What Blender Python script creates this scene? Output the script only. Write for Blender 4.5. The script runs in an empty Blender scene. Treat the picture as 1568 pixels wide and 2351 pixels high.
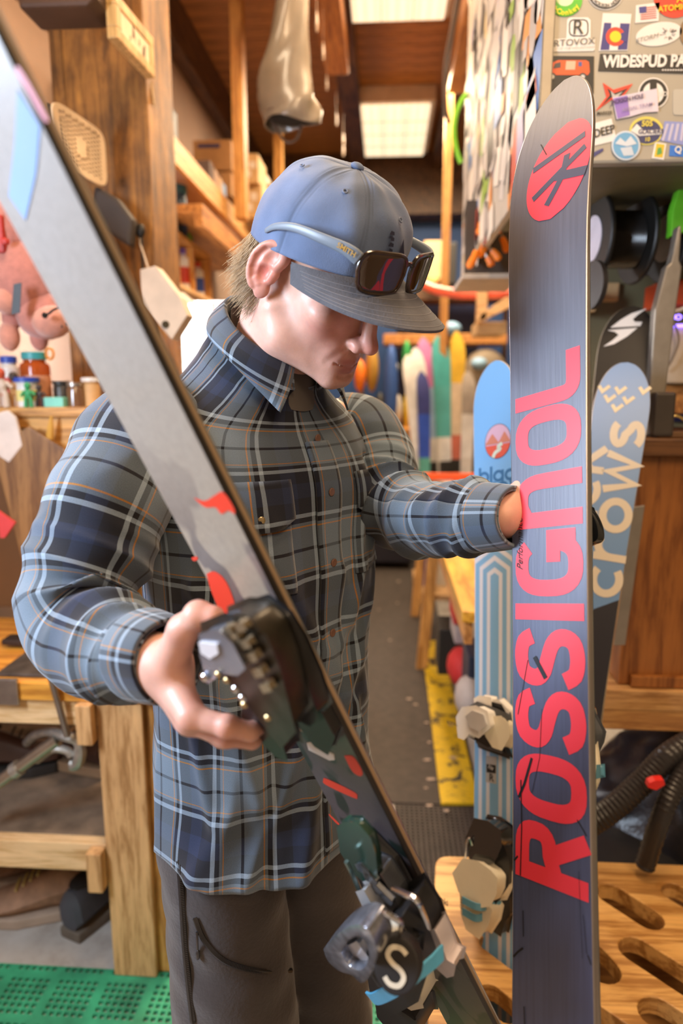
import bpy, bmesh, math, random
import numpy as np
from mathutils import Matrix, Vector
random.seed(7); rng = np.random.default_rng(7)
SC = bpy.context.scene; COL = SC.collection
PI = math.pi
# ---------------------------------------------------------------- camera
FPX = 1567.0; CX, CY = 784.0, 1175.5
YAW = math.radians(3.75); PIT = math.radians(10.3); CAMH = 1.55
cF = np.array([-math.sin(YAW)*math.cos(PIT), math.cos(YAW)*math.cos(PIT), -math.sin(PIT)])
cR = np.array([math.cos(YAW), math.sin(YAW), 0.0]); cU = np.cross(cR, cF); cC = np.array([0, 0, CAMH])
cam = bpy.data.cameras.new('camera'); camo = bpy.data.objects.new('camera', cam); COL.objects.link(camo)
camo.matrix_world = Matrix([[cR[0], cU[0], -cF[0], 0], [cR[1], cU[1], -cF[1], 0], [cR[2], cU[2], -cF[2], CAMH], [0, 0, 0, 1]])
cam.sensor_fit = 'HORIZONTAL'; cam.sensor_width = 24.0; cam.lens = 24.0*FPX/1568.0
cam.clip_start = 0.02; cam.clip_end = 60
cam.dof.use_dof = True; cam.dof.focus_distance = 0.90; cam.dof.aperture_fstop = 2.6; cam.dof.aperture_blades = 0
SC.camera = camo
# ---------------------------------------------------------------- world, lights, exposure
w = bpy.data.worlds.new('room_surround'); SC.world = w; w.use_nodes = True
w.node_tree.nodes['Background'].inputs[0].default_value = (1.0, 0.69, 0.43, 1)
w.node_tree.nodes['Background'].inputs[1].default_value = 0.26
def area(name, loc, target, size, energy, color, size_y=None):
    l = bpy.data.lights.new(name, 'AREA'); l.energy = energy; l.color = color
    l.shape = 'RECTANGLE'; l.size = size; l.size_y = size_y or size
    o = bpy.data.objects.new(name, l); COL.objects.link(o); o.location = loc
    d = Vector(target)-Vector(loc); o.rotation_euler = d.to_track_quat('-Z', 'Y').to_euler(); return o
area('window_daylight', (-1.33, 0.38, 1.80), (-0.20, 0.90, 1.30), 0.40, 43, (0.68, 0.82, 1.0), 0.75)
area('ceiling_lamp_left', (-0.95, 2.05, 3.84), (-0.95, 2.05, 0), 0.5, 30, (1.0, 0.77, 0.52), 1.2)
area('ceiling_lamp_near', (0.25, 0.9, 3.7), (0.25, 0.9, 0), 0.6, 48, (1.0, 0.71, 0.43), 1.2)
area('ceiling_lamp_behind', (0.9, -1.0, 3.3), (0.5, 1.2, 1.0), 1.2, 36, (1.0, 0.70, 0.43), 1.2)
area('ceiling_lamp_middle', (0.3, 3.2, 3.7), (0.3, 3.2, 0), 0.6, 95, (1.0, 0.74, 0.46), 1.2)
area('ceiling_lamp_far', (0.3, 5.6, 3.6), (0.3, 5.6, 0), 1.2, 120, (1.0, 0.80, 0.55), 1.2)
SC.view_settings.view_transform = 'Standard'; SC.view_settings.look = 'None'
SC.view_settings.gamma = 1.0; SC.view_settings.use_curve_mapping = False; SC.view_settings.exposure = 0.42
# ---------------------------------------------------------------- helpers
def P(px, py, d): return cC + d*(cF + cR*(px-CX)/FPX + cU*(CY-py)/FPX)          # pixel and depth -> world point
def _ray(px, py): return cF + cR*(px-CX)/FPX + cU*(CY-py)/FPX
def AY(px, py, Y): r = _ray(px, py); return cC + r*(Y/r[1])
def AX(px, py, X): r = _ray(px, py); return cC + r*(X/r[0])
def AZ(px, py, Z): r = _ray(px, py); return cC + r*((Z-CAMH)/r[2])
def camv(x, y, z): return cR*x + cU*y + cF*z
def nrm(v): v = np.asarray(v, float); return v/np.linalg.norm(v)
def frameM(o, x, y, z):
    m = Matrix.Identity(4)
    for i in range(3): m[i][0] = x[i]; m[i][1] = y[i]; m[i][2] = z[i]; m[i][3] = o[i]
    return m
# materials
def nt(name):
    m = bpy.data.materials.new(name); m.use_nodes = True; t = m.node_tree
    return m, t, t.nodes['Principled BSDF']
def lk(t, a, b): t.links.new(a, b)
def bump(t, b, h, s, dist=0.01):
    n = t.nodes.new('ShaderNodeBump'); n.inputs['Strength'].default_value = s; n.inputs['Distance'].default_value = dist
    lk(t, h, n.inputs['Height']); lk(t, n.outputs[0], b.inputs['Normal'])
def ramp(t, fac, stops, mode='LINEAR'):
    n = t.nodes.new('ShaderNodeValToRGB'); e = n.color_ramp; e.interpolation = mode
    while len(e.elements) > 1: e.elements.remove(e.elements[-1])
    e.elements[0].position = stops[0][0]; e.elements[0].color = (*stops[0][1], 1)
    for p, c in stops[1:]:
        x = e.elements.new(p); x.color = (*c, 1)
    if fac is not None: lk(t, fac, n.inputs[0])
    return n
def coords(t, scale=(1, 1, 1), kind='Object', rot=(0, 0, 0)):
    c = t.nodes.new('ShaderNodeTexCoord'); m = t.nodes.new('ShaderNodeMapping'); m.inputs['Scale'].default_value = scale
    m.inputs['Rotation'].default_value = rot
    lk(t, c.outputs[kind], m.inputs[0]); return m.outputs[0]
def noise(t, vec, scale, detail=3, rough=.55, dist=0):
    n = t.nodes.new('ShaderNodeTexNoise'); n.inputs['Scale'].default_value = scale; n.inputs['Detail'].default_value = detail
    n.inputs['Roughness'].default_value = rough; n.inputs['Distortion'].default_value = dist
    lk(t, vec, n.inputs['Vector']); return n.outputs['Fac']
MC = {}
def mat(name, col, rough=.5, metal=0, var=0.12, vs=14, bmp=0.0, coat=0, emit=0, alpha=1, trans=0, sheen=0):
    if name in MC: return MC[name]
    m, t, b = nt(name); b.inputs['Roughness'].default_value = rough; b.inputs['Metallic'].default_value = metal
    v = coords(t); f = noise(t, v, vs, 4)
    lo = tuple(max(0, c*(1-var)) for c in col); hi = tuple(min(1, c*(1+var)) for c in col)
    r = ramp(t, f, [(.3, lo), (.7, hi)]); lk(t, r.outputs[0], b.inputs['Base Color'])
    if bmp: bump(t, b, noise(t, v, vs*6, 3), bmp, .002)
    b.inputs['Coat Weight'].default_value = coat; b.inputs['Coat Roughness'].default_value = .12
    if emit: b.inputs['Emission Color'].default_value = (*col, 1); b.inputs['Emission Strength'].default_value = emit
    if trans: b.inputs['Transmission Weight'].default_value = trans
    if sheen: b.inputs['Sheen Weight'].default_value = sheen
    MC[name] = m; return m
def wood(name, c1, c2, axis='x', rough=.5, s=1.0, coat=0, knots=True):
    if name in MC: return MC[name]
    m, t, b = nt(name); st = {'x': (1.2, 14, 14), 'y': (14, 1.2, 14), 'z': (14, 14, 1.2)}[axis]
    v = coords(t, tuple(q*s for q in st)); f = noise(t, v, 3.2, 5, .6, .8); f2 = noise(t, v, 14, 3, .7)
    mx = t.nodes.new('ShaderNodeMath'); mx.operation = 'MULTIPLY_ADD'; lk(t, f2, mx.inputs[0]); mx.inputs[1].default_value = .35; lk(t, f, mx.inputs[2])
    r = ramp(t, mx.outputs[0], [(.50, tuple(q*.8 for q in c2)), (.60, c2), (.72, c1), (.88, tuple(min(1, q*1.18) for q in c1))])
    v2 = coords(t, (1, 1, 1)); st2 = noise(t, v2, 2.3, 4)
    mm = t.nodes.new('ShaderNodeMix'); mm.data_type = 'RGBA'; mm.blend_type = 'MULTIPLY'; rr = ramp(t, st2, [(.35, (.72, .66, .6)), (.6, (1, 1, 1))])
    mm.inputs[0].default_value = .6; lk(t, r.outputs[0], mm.inputs[6]); lk(t, rr.outputs[0], mm.inputs[7]); lk(t, mm.outputs[2], b.inputs['Base Color'])
    b.inputs['Roughness'].default_value = rough; bump(t, b, mx.outputs[0], .25, .003); b.inputs['Coat Weight'].default_value = coat
    MC[name] = m; return m
# objects
INV = {}
def thing(name, label, cat, loc=(0, 0, 0), group=None, M=None):
    o = bpy.data.objects.new(name, None); COL.objects.link(o); o.empty_display_size = .05
    m = M if M is not None else Matrix.Translation(Vector([float(q) for q in loc])); o.matrix_world = m
    INV[o] = m.inverted(); tag(o, label, cat, group); return o
def tag(o, label=None, cat=None, group=None, kind=None):
    if label: o['label'] = label
    if cat: o['category'] = cat
    if group: o['group'] = group
    if kind: o['kind'] = kind
    return o
def rawmesh(name, V, Fc, m, smooth=False, uv=None, col=None, bev=0, seg=2, autosm=None):
    me = bpy.data.meshes.new(name); me.from_pydata([tuple(map(float, v)) for v in V], [], [tuple(map(int, f)) for f in Fc])
    if uv is not None:
        ul = me.uv_layers.new(name='UVMap'); idx = np.empty(len(me.loops), dtype=np.int32); me.loops.foreach_get('vertex_index', idx)
        if isinstance(uv, tuple): ul.data.foreach_set('uv', np.asarray(uv[0], np.float32).ravel())
        else: ul.data.foreach_set('uv', np.asarray(uv, np.float32)[idx].ravel())
    if col is not None:
        ca = me.color_attributes.new('Col', 'FLOAT_COLOR', 'POINT'); c = np.ones((len(V), 4), np.float32); c[:, :3] = col; ca.data.foreach_set('color', c.ravel())
    if bev or uv is None:
        bm = bmesh.new(); bm.from_mesh(me)
        if bev:
            ed = [e for e in bm.edges if len(e.link_faces) == 2 and e.calc_face_angle(0) > .6]
            try: bmesh.ops.bevel(bm, geom=ed, offset=bev, segments=seg, profile=.6, affect='EDGES', clamp_overlap=True)
            except Exception: pass
        if uv is None: bmesh.ops.recalc_face_normals(bm, faces=bm.faces)
        bm.to_mesh(me); bm.free()
    if m: me.materials.append(m)
    if smooth:
        me.polygons.foreach_set('use_smooth', [True]*len(me.polygons))
        if autosm: me.set_sharp_from_angle(angle=autosm)
    return me
def part(name, me, parent=None, world=True):
    o = bpy.data.objects.new(name, me); COL.objects.link(o)
    if parent is not None:
        o.parent = parent
        if world:
            o.matrix_parent_inverse = Matrix.Identity(4)
            me.transform(INV[parent])
        INV[o] = INV[parent]
    else: INV[o] = Matrix.Identity(4)
    return o
class MB:
    def __init__(s): s.V = []; s.F = []
    def add(s, V, Fc):
        n = len(s.V); s.V += [np.asarray(v, float) for v in V]; s.F += [tuple(i+n for i in f) for f in Fc]; return s
    def box(s, c, sz, X=(1, 0, 0), Y=(0, 1, 0), Z=(0, 0, 1)):
        c = np.asarray(c, float); X, Y, Z = [np.asarray(q, float) for q in (X, Y, Z)]
        V = [c+X*sz[0]*i/2+Y*sz[1]*j/2+Z*sz[2]*k/2 for i in (-1, 1) for j in (-1, 1) for k in (-1, 1)]
        return s.add(V, [(0, 1, 3, 2), (4, 6, 7, 5), (0, 4, 5, 1), (2, 3, 7, 6), (0, 2, 6, 4), (1, 5, 7, 3)])
    def bb(s, a, b):
        a = np.asarray(a, float); b = np.asarray(b, float); return s.box((a+b)/2, np.abs(b-a))
    def prism(s, poly, o, X, Y, Z, z0, z1):
        o, X, Y, Z = [np.asarray(q, float) for q in (o, X, Y, Z)]; n = len(poly)
        V = [o+X*a+Y*b+Z*z0 for a, b in poly]+[o+X*a+Y*b+Z*z1 for a, b in poly]
        return s.add(V, [tuple(range(n))[::-1], tuple(range(n, 2*n))]+[(i, (i+1) % n, (i+1) % n+n, i+n) for i in range(n)])
    def tube(s, pts, r, n=8, closed=False, cap=True):
        pts = [np.asarray(p, float) for p in pts]; m = len(pts); rs = r if hasattr(r, '__len__') else [r]*m
        up = np.array([0, 0, 1.0]); rings = []; prev = None
        for i, p in enumerate(pts):
            d = nrm((pts[(i+1) % m]-pts[i-1]) if closed else (pts[min(i+1, m-1)]-pts[max(i-1, 0)])+1e-9)
            if prev is None: a = np.cross(d, up if abs(d[2]) < .9 else np.array([1., 0, 0])); a = nrm(a)
            else: a = nrm(prev-d*(prev@d))
            b = np.cross(d, a); prev = a
            rings += [p+rs[i]*(a*math.cos(2*PI*k/n)+b*math.sin(2*PI*k/n)) for k in range(n)]
        Fc = []
        for i in range(m if closed else m-1):
            for k in range(n):
                j = (i+1) % m; Fc.append((i*n+k, i*n+(k+1) % n, j*n+(k+1) % n, j*n+k))
        if cap and not closed: Fc += [tuple(range(n))[::-1], tuple(range((m-1)*n, m*n))]
        return s.add(rings, Fc)
    def cyl(s, a, b, r, r2=None, n=16): return s.tube([a, b], [r, r if r2 is None else r2], n)
    def lathe(s, prof, o, ax=(0, 0, 1), n=20):
        o = np.asarray(o, float); ax = nrm(ax); a = nrm(np.cross(ax, (1, 0, 0) if abs(ax[0]) < .9 else (0, 1, 0))); b = np.cross(ax, a); V = []; Fc = []
        for r, z in prof: V += [o+ax*z+r*(a*math.cos(2*PI*k/n)+b*math.sin(2*PI*k/n)) for k in range(n)]
        m = len(prof)
        for i in range(m-1):
            for k in range(n): Fc.append((i*n+k, i*n+(k+1) % n, (i+1)*n+(k+1) % n, (i+1)*n+k))
        Fc += [tuple(range(n))[::-1], tuple(range((m-1)*n, m*n))]
        return s.add(V, Fc)
    def ball(s, c, r, n=12, X=(1, 0, 0), Y=(0, 1, 0), Z=(0, 0, 1)):
        r = r if hasattr(r, '__len__') else (r, r, r); c, X, Y, Z = [np.asarray(q, float) for q in (c, X, Y, Z)]; V = []; Fc = []; h = n//2+1
        for i in range(h+1):
            th = PI*i/h
            for k in range(n):
                ph = 2*PI*k/n; V.append(c+X*r[0]*math.sin(th)*math.cos(ph)+Y*r[1]*math.sin(th)*math.sin(ph)+Z*r[2]*math.cos(th))
        for i in range(h):
            for k in range(n): Fc.append((i*n+k, i*n+(k+1) % n, (i+1)*n+(k+1) % n, (i+1)*n+k))
        return s.add(V, Fc)
    def quad(s, a, b, c, d): return s.add([a, b, c, d], [(0, 1, 2, 3)])
    def build(s, name, m, parent=None, bev=0, smooth=False, world=True, seg=2, autosm=.6, label=None, cat=None, group=None, kind=None, uv=None):
        me = rawmesh(name, s.V, s.F, m, smooth, bev=bev, seg=seg, autosm=autosm if smooth else None, uv=uv)
        o = part(name, me, parent, world); tag(o, label, cat, group, kind); return o
def S1(name, mb, m, label, cat, group=None, **k):      # a thing that is one mesh
    c = np.mean(np.array(mb.V), axis=0); z = min(v[2] for v in mb.V); c = np.array([c[0], c[1], z])
    mb.V = [v-c for v in mb.V]; o = mb.build(name, m, None, **k); o.location = c; tag(o, label, cat, group); return o
def curve_mesh(splines, ext=0.0, bevel=0.0, cyclic=True):
    cu = bpy.data.curves.new('c', 'CURVE'); cu.dimensions = '2D'; cu.fill_mode = 'BOTH'; cu.extrude = ext; cu.bevel_depth = bevel
    for sp in splines:
        s = cu.splines.new('POLY'); s.points.add(len(sp)-1)
        for i, p in enumerate(sp): s.points[i].co = (p[0], p[1], 0, 1)
        s.use_cyclic_u = cyclic
    ob = bpy.data.objects.new('c', cu); COL.objects.link(ob); me = bpy.data.meshes.new_from_object(ob.evaluated_get(bpy.context.evaluated_depsgraph_get()))
    V = np.array([v.co for v in me.vertices]); Fc = [tuple(p.vertices) for p in me.polygons]
    bpy.data.objects.remove(ob); bpy.data.curves.remove(cu); bpy.data.meshes.remove(me); return V, Fc
def text_mesh(s, size=1.0, bold=0.0, shear=0.0, space=1.0, align='CENTER'):
    cu = bpy.data.curves.new('t', 'FONT'); cu.body = s; cu.size = size; cu.offset = bold*size; cu.shear = shear; cu.space_character = space
    cu.align_x = align; cu.align_y = 'CENTER'; cu.resolution_u = 3
    ob = bpy.data.objects.new('t', cu); COL.objects.link(ob); me = bpy.data.meshes.new_from_object(ob.evaluated_get(bpy.context.evaluated_depsgraph_get()))
    V = np.array([v.co for v in me.vertices]).reshape(-1, 3); Fc = [tuple(p.vertices) for p in me.polygons]
    bpy.data.objects.remove(ob); bpy.data.curves.remove(cu); bpy.data.meshes.remove(me); return V, Fc
def stroke(pts, w, closed=False):
    """ribbon outline polygon list (quads) of a polyline with width w, mitred"""
    p = np.array(pts, float); n = len(p); out = []
    for i in range(n):
        a = p[i-1] if (i > 0 or closed) else None; b = p[(i+1) % n] if (i < n-1 or closed) else None
        d1 = nrm(p[i]-a) if a is not None else nrm(b-p[i]); d2 = nrm(b-p[i]) if b is not None else d1
        n1 = np.array([-d1[1], d1[0]]); n2 = np.array([-d2[1], d2[0]]); m = n1+n2; m = m/max(.35, (m@n1)); out.append((p[i]+m*w/2, p[i]-m*w/2))
    V = [q for pr in out for q in pr]; Fc = [(2*i, 2*((i+1) % n), 2*((i+1) % n)+1, 2*i+1) for i in range(n if closed else n-1)]
    return V, Fc
def arc(cx, cy, rx, ry, a0, a1, n=12): return [(cx+rx*math.cos(math.radians(a0+(a1-a0)*i/n)), cy+ry*math.sin(math.radians(a0+(a1-a0)*i/n))) for i in range(n+1)]
# ---------------------------------------------------------------- signed distance modelling
def smin(a, b, k): h = np.clip(.5+.5*(b-a)/k, 0, 1); return b+(a-b)*h-k*h*(1-h)
def smax(a, b, k): return -smin(-a, -b, k)
def s_ball(p, c, r): return np.sqrt(((p-np.asarray(c))**2).sum(-1))-r
def s_ell(p, c, r, M=None):
    q = p-np.asarray(c)
    if M is not None: q = q@np.asarray(M).T
    r = np.asarray(r, float); k0 = np.sqrt(((q/r)**2).sum(-1)); k1 = np.sqrt(((q/r**2)**2).sum(-1))+1e-9; return k0*(k0-1)/k1
def s_cap(p, a, b, r0, r1):
    a = np.asarray(a, float); b = np.asarray(b, float); ab = b-a; h = np.clip(((p-a)@ab)/(ab@ab), 0, 1); return np.sqrt(((p-a-h[..., None]*ab)**2).sum(-1))-(r0+(r1-r0)*h)
def surfnets(fn, lo, hi, res):
    lo = np.asarray(lo, float); n = np.ceil((np.asarray(hi)-lo)/res).astype(int)+1
    ax = [lo[i]+res*np.arange(n[i]) for i in range(3)]; G = np.stack(np.meshgrid(*ax, indexing='ij'), -1).astype(np.float32)
    D = np.empty(tuple(n), np.float32)
    for i in range(0, n[0], 24): D[i:i+24] = fn(G[i:i+24])
    s = D < 0; c = n-1
    corners = [(i, j, k) for i in (0, 1) for j in (0, 1) for k in (0, 1)]
    cnt = sum(s[i:i+c[0], j:j+c[1], k:k+c[2]].astype(np.int8) for i, j, k in corners); act = (cnt > 0) & (cnt < 8)
    idx = -np.ones(tuple(c), np.int64); A = np.argwhere(act); idx[act] = np.arange(len(A)); acc = np.zeros((len(A), 3)); wn = np.zeros(len(A))
    for a in range(8):
        for b in range(a+1, 8):
            ca, cb = np.array(corners[a]), np.array(corners[b])
            if np.abs(ca-cb).sum() != 1: continue
            da = D[tuple((A+ca).T)]; db = D[tuple((A+cb).T)]; x = (da < 0) != (db < 0); t = da/(da-db+1e-12)
            pnt = ca+(cb-ca)*t[:, None]; acc += np.where(x[:, None], pnt, 0); wn += x
    V = lo+res*(A+acc/np.maximum(wn, 1)[:, None]); Fs = []
    for axx in range(3):
        o1, o2 = [q for q in range(3) if q != axx]; sl = [slice(1, c[i]) for i in range(3)]; sl[axx] = slice(0, c[axx]); sl2 = list(sl); sl2[axx] = slice(1, c[axx]+1)
        s0 = s[tuple(sl)]; s1 = s[tuple(sl2)]; E = np.argwhere(s0 != s1); off = np.array([1, 1, 1]); off[axx] = 0; E = E+off; fl = s0[s0 != s1]
        e1 = np.eye(3, dtype=int)[o1]; e2 = np.eye(3, dtype=int)[o2]
        q = np.stack([idx[tuple(E.T)], idx[tuple((E-e1).T)], idx[tuple((E-e1-e2).T)], idx[tuple((E-e2).T)]], 1)
        if axx == 1: fl = ~fl
        q = np.where(fl[:, None], q, q[:, ::-1]); Fs.append(q)
    Fs = np.concatenate(Fs); Fs = Fs[(Fs >= 0).all(1)]; return V, Fs[:, ::-1]
def vnoise(p, f, seed=0):
    """cheap smooth noise, sums of sines"""
    r = np.random.default_rng(seed); o = np.zeros(p.shape[:-1])
    for _ in range(7):
        k = r.normal(size=p.shape[-1]); k = k/np.linalg.norm(k)*f*r.uniform(.6, 1.5); o = o+np.sin(p@k+r.uniform(0, 6.3))
    return o/3.2
def catmull(pts, n):
    pts = np.array(pts, float); m = len(pts); T = np.linspace(0, m-1, n); out = []
    for t in T:
        i = min(int(t), m-2); u = t-i; p0 = pts[max(i-1, 0)]; p1 = pts[i]; p2 = pts[i+1]; p3 = pts[min(i+2, m-1)]
        out.append(.5*((2*p1)+(-p0+p2)*u+(2*p0-5*p1+4*p2-p3)*u*u+(-p0+3*p1-3*p2+p3)*u**3))
    return np.array(out)
def gridfaces(nv, nu, wrap=True):
    Fc = []
    for i in range(nv-1):
        for k in range(nu if wrap else nu-1):
            k2 = (k+1) % nu; Fc.append((i*nu+k, i*nu+k2, (i+1)*nu+k2, (i+1)*nu+k))
    return Fc
# ================================================================ PERSON
HT = np.array([-0.0951, 0.9401, 1.6964]); HL = np.array([.58792, .79866, .12845]); HF = np.array([.71147, -.43497, -.55192]); HU = np.array([.38492, -.41587, .82395])
HM = np.stack([HL, HF, HU])                     # rows: head axes (his left, forward, up)
def h2w(p): return HT+np.asarray(p)@HM
def w2h(p): return (np.asarray(p)-HT)@HM.T
TF = np.array([.766, -.643, 0]); TL = np.array([.643, .766, 0]); ZZ = np.array([0, 0, 1.0])
_tp = np.array([P(612, 2000, 1.04), P(606, 1500, 1.02), P(604, 1150, 1.02), P(600, 950, 1.01), P(606, 840, .985), P(612, 815, .98)])
_o = np.argsort(_tp[:, 2]); _tp = _tp[_o]
def taxis(z): return np.stack([np.interp(z, _tp[:, 2], _tp[:, 0]), np.interp(z, _tp[:, 2], _tp[:, 1])], -1)
person = thing('person', 'man in blue plaid shirt and blue cap comparing two skis held in his hands', 'person', (float(taxis(.9)[0]), float(taxis(.9)[1]), 0))
# ---- skin
def skin_mat():
    m, t, b = nt('skin'); a = t.nodes.new('ShaderNodeAttribute'); a.attribute_name = 'Col'
    v = coords(t); n = noise(t, v, 60, 4); r = ramp(t, n, [(.3, (.9, .86, .85)), (.7, (1.04, 1.02, 1.0))])
    mx = t.nodes.new('ShaderNodeMix'); mx.data_type = 'RGBA'; mx.blend_type = 'MULTIPLY'; mx.inputs[0].default_value = 1
    lk(t, a.outputs['Color'], mx.inputs[6]); lk(t, r.outputs[0], mx.inputs[7]); lk(t, mx.outputs[2], b.inputs['Base Color'])
    b.inputs['Roughness'].default_value = .46; b.inputs['Subsurface Weight'].default_value = .25; b.inputs['Subsurface Radius'].default_value = (.012, .004, .002); b.inputs['Subsurface Scale'].default_value = .6
    bump(t, b, noise(t, v, 420, 3), .12, .001); return m
SKIN = skin_mat()
def head_sdf(p):
    p = p.astype(np.float64); x = np.abs(p[..., 0]); q = np.stack([x, p[..., 1], p[..., 2]], -1)
    d = s_ell(q, (0, -.010, .045), (.0735, .092, .085))
    d = smin(d, s_ell(q, (0, .032, -.035), (.060, .062, .078)), .03)
    d = smin(d, s_cap(q, (.060, .0, -.045), (.052, .022, -.075), .014, .016), .024)       # jaw angle
    d = smin(d, s_cap(q, (.052, .022, -.075), (.014, .086, -.099), .017, .014), .024)      # jaw line
    d = smin(d, s_ell(q, (0, .091, -.098), (.020, .015, .014)), .018)                     # chin
    d = smin(d, s_ell(q, (.044, .068, -.014), (.022, .020, .016)), .024)                  # cheekbone
    d = smin(d, s_ell(q, (0, .086, .036), (.048, .016, .013)), .02)                       # brow
    d = smin(d, s_ell(q, (0, .084, -.068), (.030, .020, .026)), .02)                      # muzzle
    d = smax(d, -s_ell(q, (.031, .106, .012), (.017, .018, .012)), .014)                  # eye socket
    d = smin(d, s_ball(q, (.030, .082, .010), .0128), .003)                               # lids
    d = smax(d, -s_cap(q, (.018, .0965, .0035), (.042, .090, .0045), .0011, .0011), .002) # lid line
    d = smin(d, s_cap(q, (0, .096, .024), (0, .114, -.026), .0080, .0100), .014)          # nose bridge
    d = smin(d, s_ell(q, (0, .1195, -.0345), (.0115, .0125, .0105)), .008)                # nose tip
    d = smin(d, s_ell(q, (.0125, .107, -.040), (.0075, .0115, .0085)), .006)              # alae
    d = smin(d, s_ell(q, (0, .106, -.040), (.012, .012, .009)), .006)
    d = smax(d, -s_cap(q, (.0068, .110, -.0535), (.0062, .1115, -.0475), .0028, .0024), .003)  # nostril
    d = smax(d, -s_cap(q, (.0215, .106, -.041), (.018, .098, -.050), .0012, .0012), .005) # ala crease
    d = smax(d, -s_cap(q, (.022, .104, -.047), (.036, .092, -.072), .0015, .001), .010)   # nasolabial
    d = smin(d, s_cap(q, (0, .1035, -.0665), (.021, .0945, -.0712), .0052, .0022), .004)  # upper lip
    d = smin(d, s_cap(q, (0, .1015, -.0795), (.019, .094, -.0735), .0062, .0025), .004)   # lower lip
    d = smax(d, -s_cap(q, (0, .1085, -.0735), (.0245, .096, -.0715), .0010, .0014), .0022) # mouth line
    d = smax(d, -s_cap(q, (0, .1055, -.090), (.012, .1015, -.089), .0025, .002), .009)      # below lip
    d = smax(d, -s_cap(q, (0, .112, -.057), (0, .110, -.061), .0016, .0016), .004)
    d = smax(d, -s_ell(q, (.080, .052, .022), (.012, .02, .02)), .02)                     # temple
    # neck towards the torso
    nb = w2h(NB); nf = w2h(NB+TF*.03+ZZ*-.02); d = smin(d, s_cap(p, (0, -.034, -.035), nb, .054, .062), .03)
    d = smin(d, s_cap(p, (-.050, -.022, -.040), w2h(NB+TF*.045-TL*.018-ZZ*.02), .015, .013), .016)   # neck muscle
    d = smin(d, s_cap(p, (.050, -.022, -.040), w2h(NB+TF*.045+TL*.018-ZZ*.02), .015, .013), .016)
    d = smin(d, s_ell(p, w2h(NB+TF*.052+ZZ*.03), (.014, .014, .018)), .02)
    return d
NB = np.array([*taxis(1.56), 1.55])
def ear_sdf(p):                                   # local: x outward, y forward, z up; origin at canal
    p = p.astype(np.float64); x, y, z = p[..., 0], p[..., 1], p[..., 2]
    tl = np.stack([x+.42*(y-.008), y-.20*z, z], -1)      # flares outward at the back
    d = s_ell(tl, (.008, -.008, .006), (.0055, .0175, .0310))
    d = smin(d, s_ell(tl, (.007, .001, -.024), (.0048, .0080, .0105)), .006)          # lobe
    hel = [(.0062, .012), (.0085, .022), (.0060, .0315), (-.002, .0365), (-.011, .0355), (-.0185, .029), (-.0225, .019), (-.0230, .008), (-.0205, -.004), (-.0155, -.014), (-.009, -.022)]
    hel = catmull(np.array(hel), 22)
    for i in range(len(hel)-1):
        r0 = .0044-.0016*i/21; d = smin(d, s_cap(tl, (.0105, hel[i][0], hel[i][1]), (.0105, hel[i+1][0], hel[i+1][1]), r0, r0), .0035)
    d = smax(d, -s_ell(tl, (.0160, -.0045, -.001), (.0090, .0085, .0115)), .004)      # concha
    d = smax(d, -s_ell(tl, (.0150, -.005, .0200), (.0050, .0060, .0080)), .004)       # fossa
    for a, b in (((-.0135, .0270), (-.0172, .0150)), ((-.0172, .0150), (-.0160, .0000)), ((-.0160, .0000), (-.0115, -.0100))): d = smax(d, -s_cap(tl, (.0145, *a), (.0145, *b), .0026, .0024), .003)   # scapha
    d = smin(d, s_cap(tl, (.0090, .0060, .001), (.0090, .0058, -.007), .0042, .0036), .004)      # tragus
    d = smin(d, s_cap(tl, (.0095, -.0040, -.0160), (.0095, -.0095, -.0120), .0034, .0032), .003) # antitragus
    return d
BV = []; BF = []; BC = []
def addbody(V, Fc, C):
    n = sum(len(v) for v in BV); BV.append(V); BF.append(np.asarray(Fc)+n); BC.append(C)
SK = np.array([.70, .41, .325]); RED = np.array([.66, .23, .18]); PALE = np.array([.73, .46, .37]); LIP = np.array([.50, .20, .18]); STUB = np.array([.46, .29, .20])
def gz(V, c, r): return np.exp(-(((V-np.asarray(c))/np.asarray(r))**2).sum(1))
hv, hf = surfnets(head_sdf, (-.095, -.125, -.20), (.095, .145, .15), .0017)
C = np.tile(SK, (len(hv), 1))
def mixc(C, col, wgt): wgt = np.clip(wgt, 0, 1)[:, None]; return C*(1-wgt)+np.asarray(col)*wgt
ax_ = np.abs(hv); hs = np.stack([ax_[:, 0], hv[:, 1], hv[:, 2]], 1)
C = mixc(C, RED, .75*gz(hs, (0, .122, -.036), (.018, .02, .016))+.55*gz(hs, (.048, .07, -.03), (.022, .03, .024))+.35*gz(hs, (.03, .1, -.05), (.02, .02, .02)))
C = mixc(C, PALE, .6*gz(hs, (.06, .03, -.045), (.03, .03, .03)))
lipw = np.clip(1.6*(gz(hs, (.004, .106, -.067), (.017, .012, .0045))+gz(hs, (.003, .105, -.079), (.016, .012, .006))), 0, 1); C = mixc(C, LIP, lipw*.9)
spk = .5+.5*vnoise(hv, 2400, 3)
C = mixc(C, STUB, spk*(.55*gz(hs, (.0, .108, -.056), (.024, .02, .008))+.5*gz(hs, (.0, .098, -.108), (.024, .03, .014))+.22*gz(hs, (.035, .06, -.095), (.03, .04, .02))))
C = mixc(C, (.33, .22, .13), .7*gz(hs, (.030, .1, .036), (.020, .02, .0045)))           # brows
C = mixc(C, (.42, .30, .20), .75*gz(hs, (.078, .022, .012), (.02, .014, .022)))         # clipped hair before the ear
C = mixc(C, (.30, .14, .12), .8*gz(hs, (.03, .095, .0038), (.014, .02, .0016)))
addbody(h2w(hv), hf, C)
ev, ef = surfnets(ear_sdf, (-.004, -.045, -.042), (.030, .018, .046), .00095)
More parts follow.
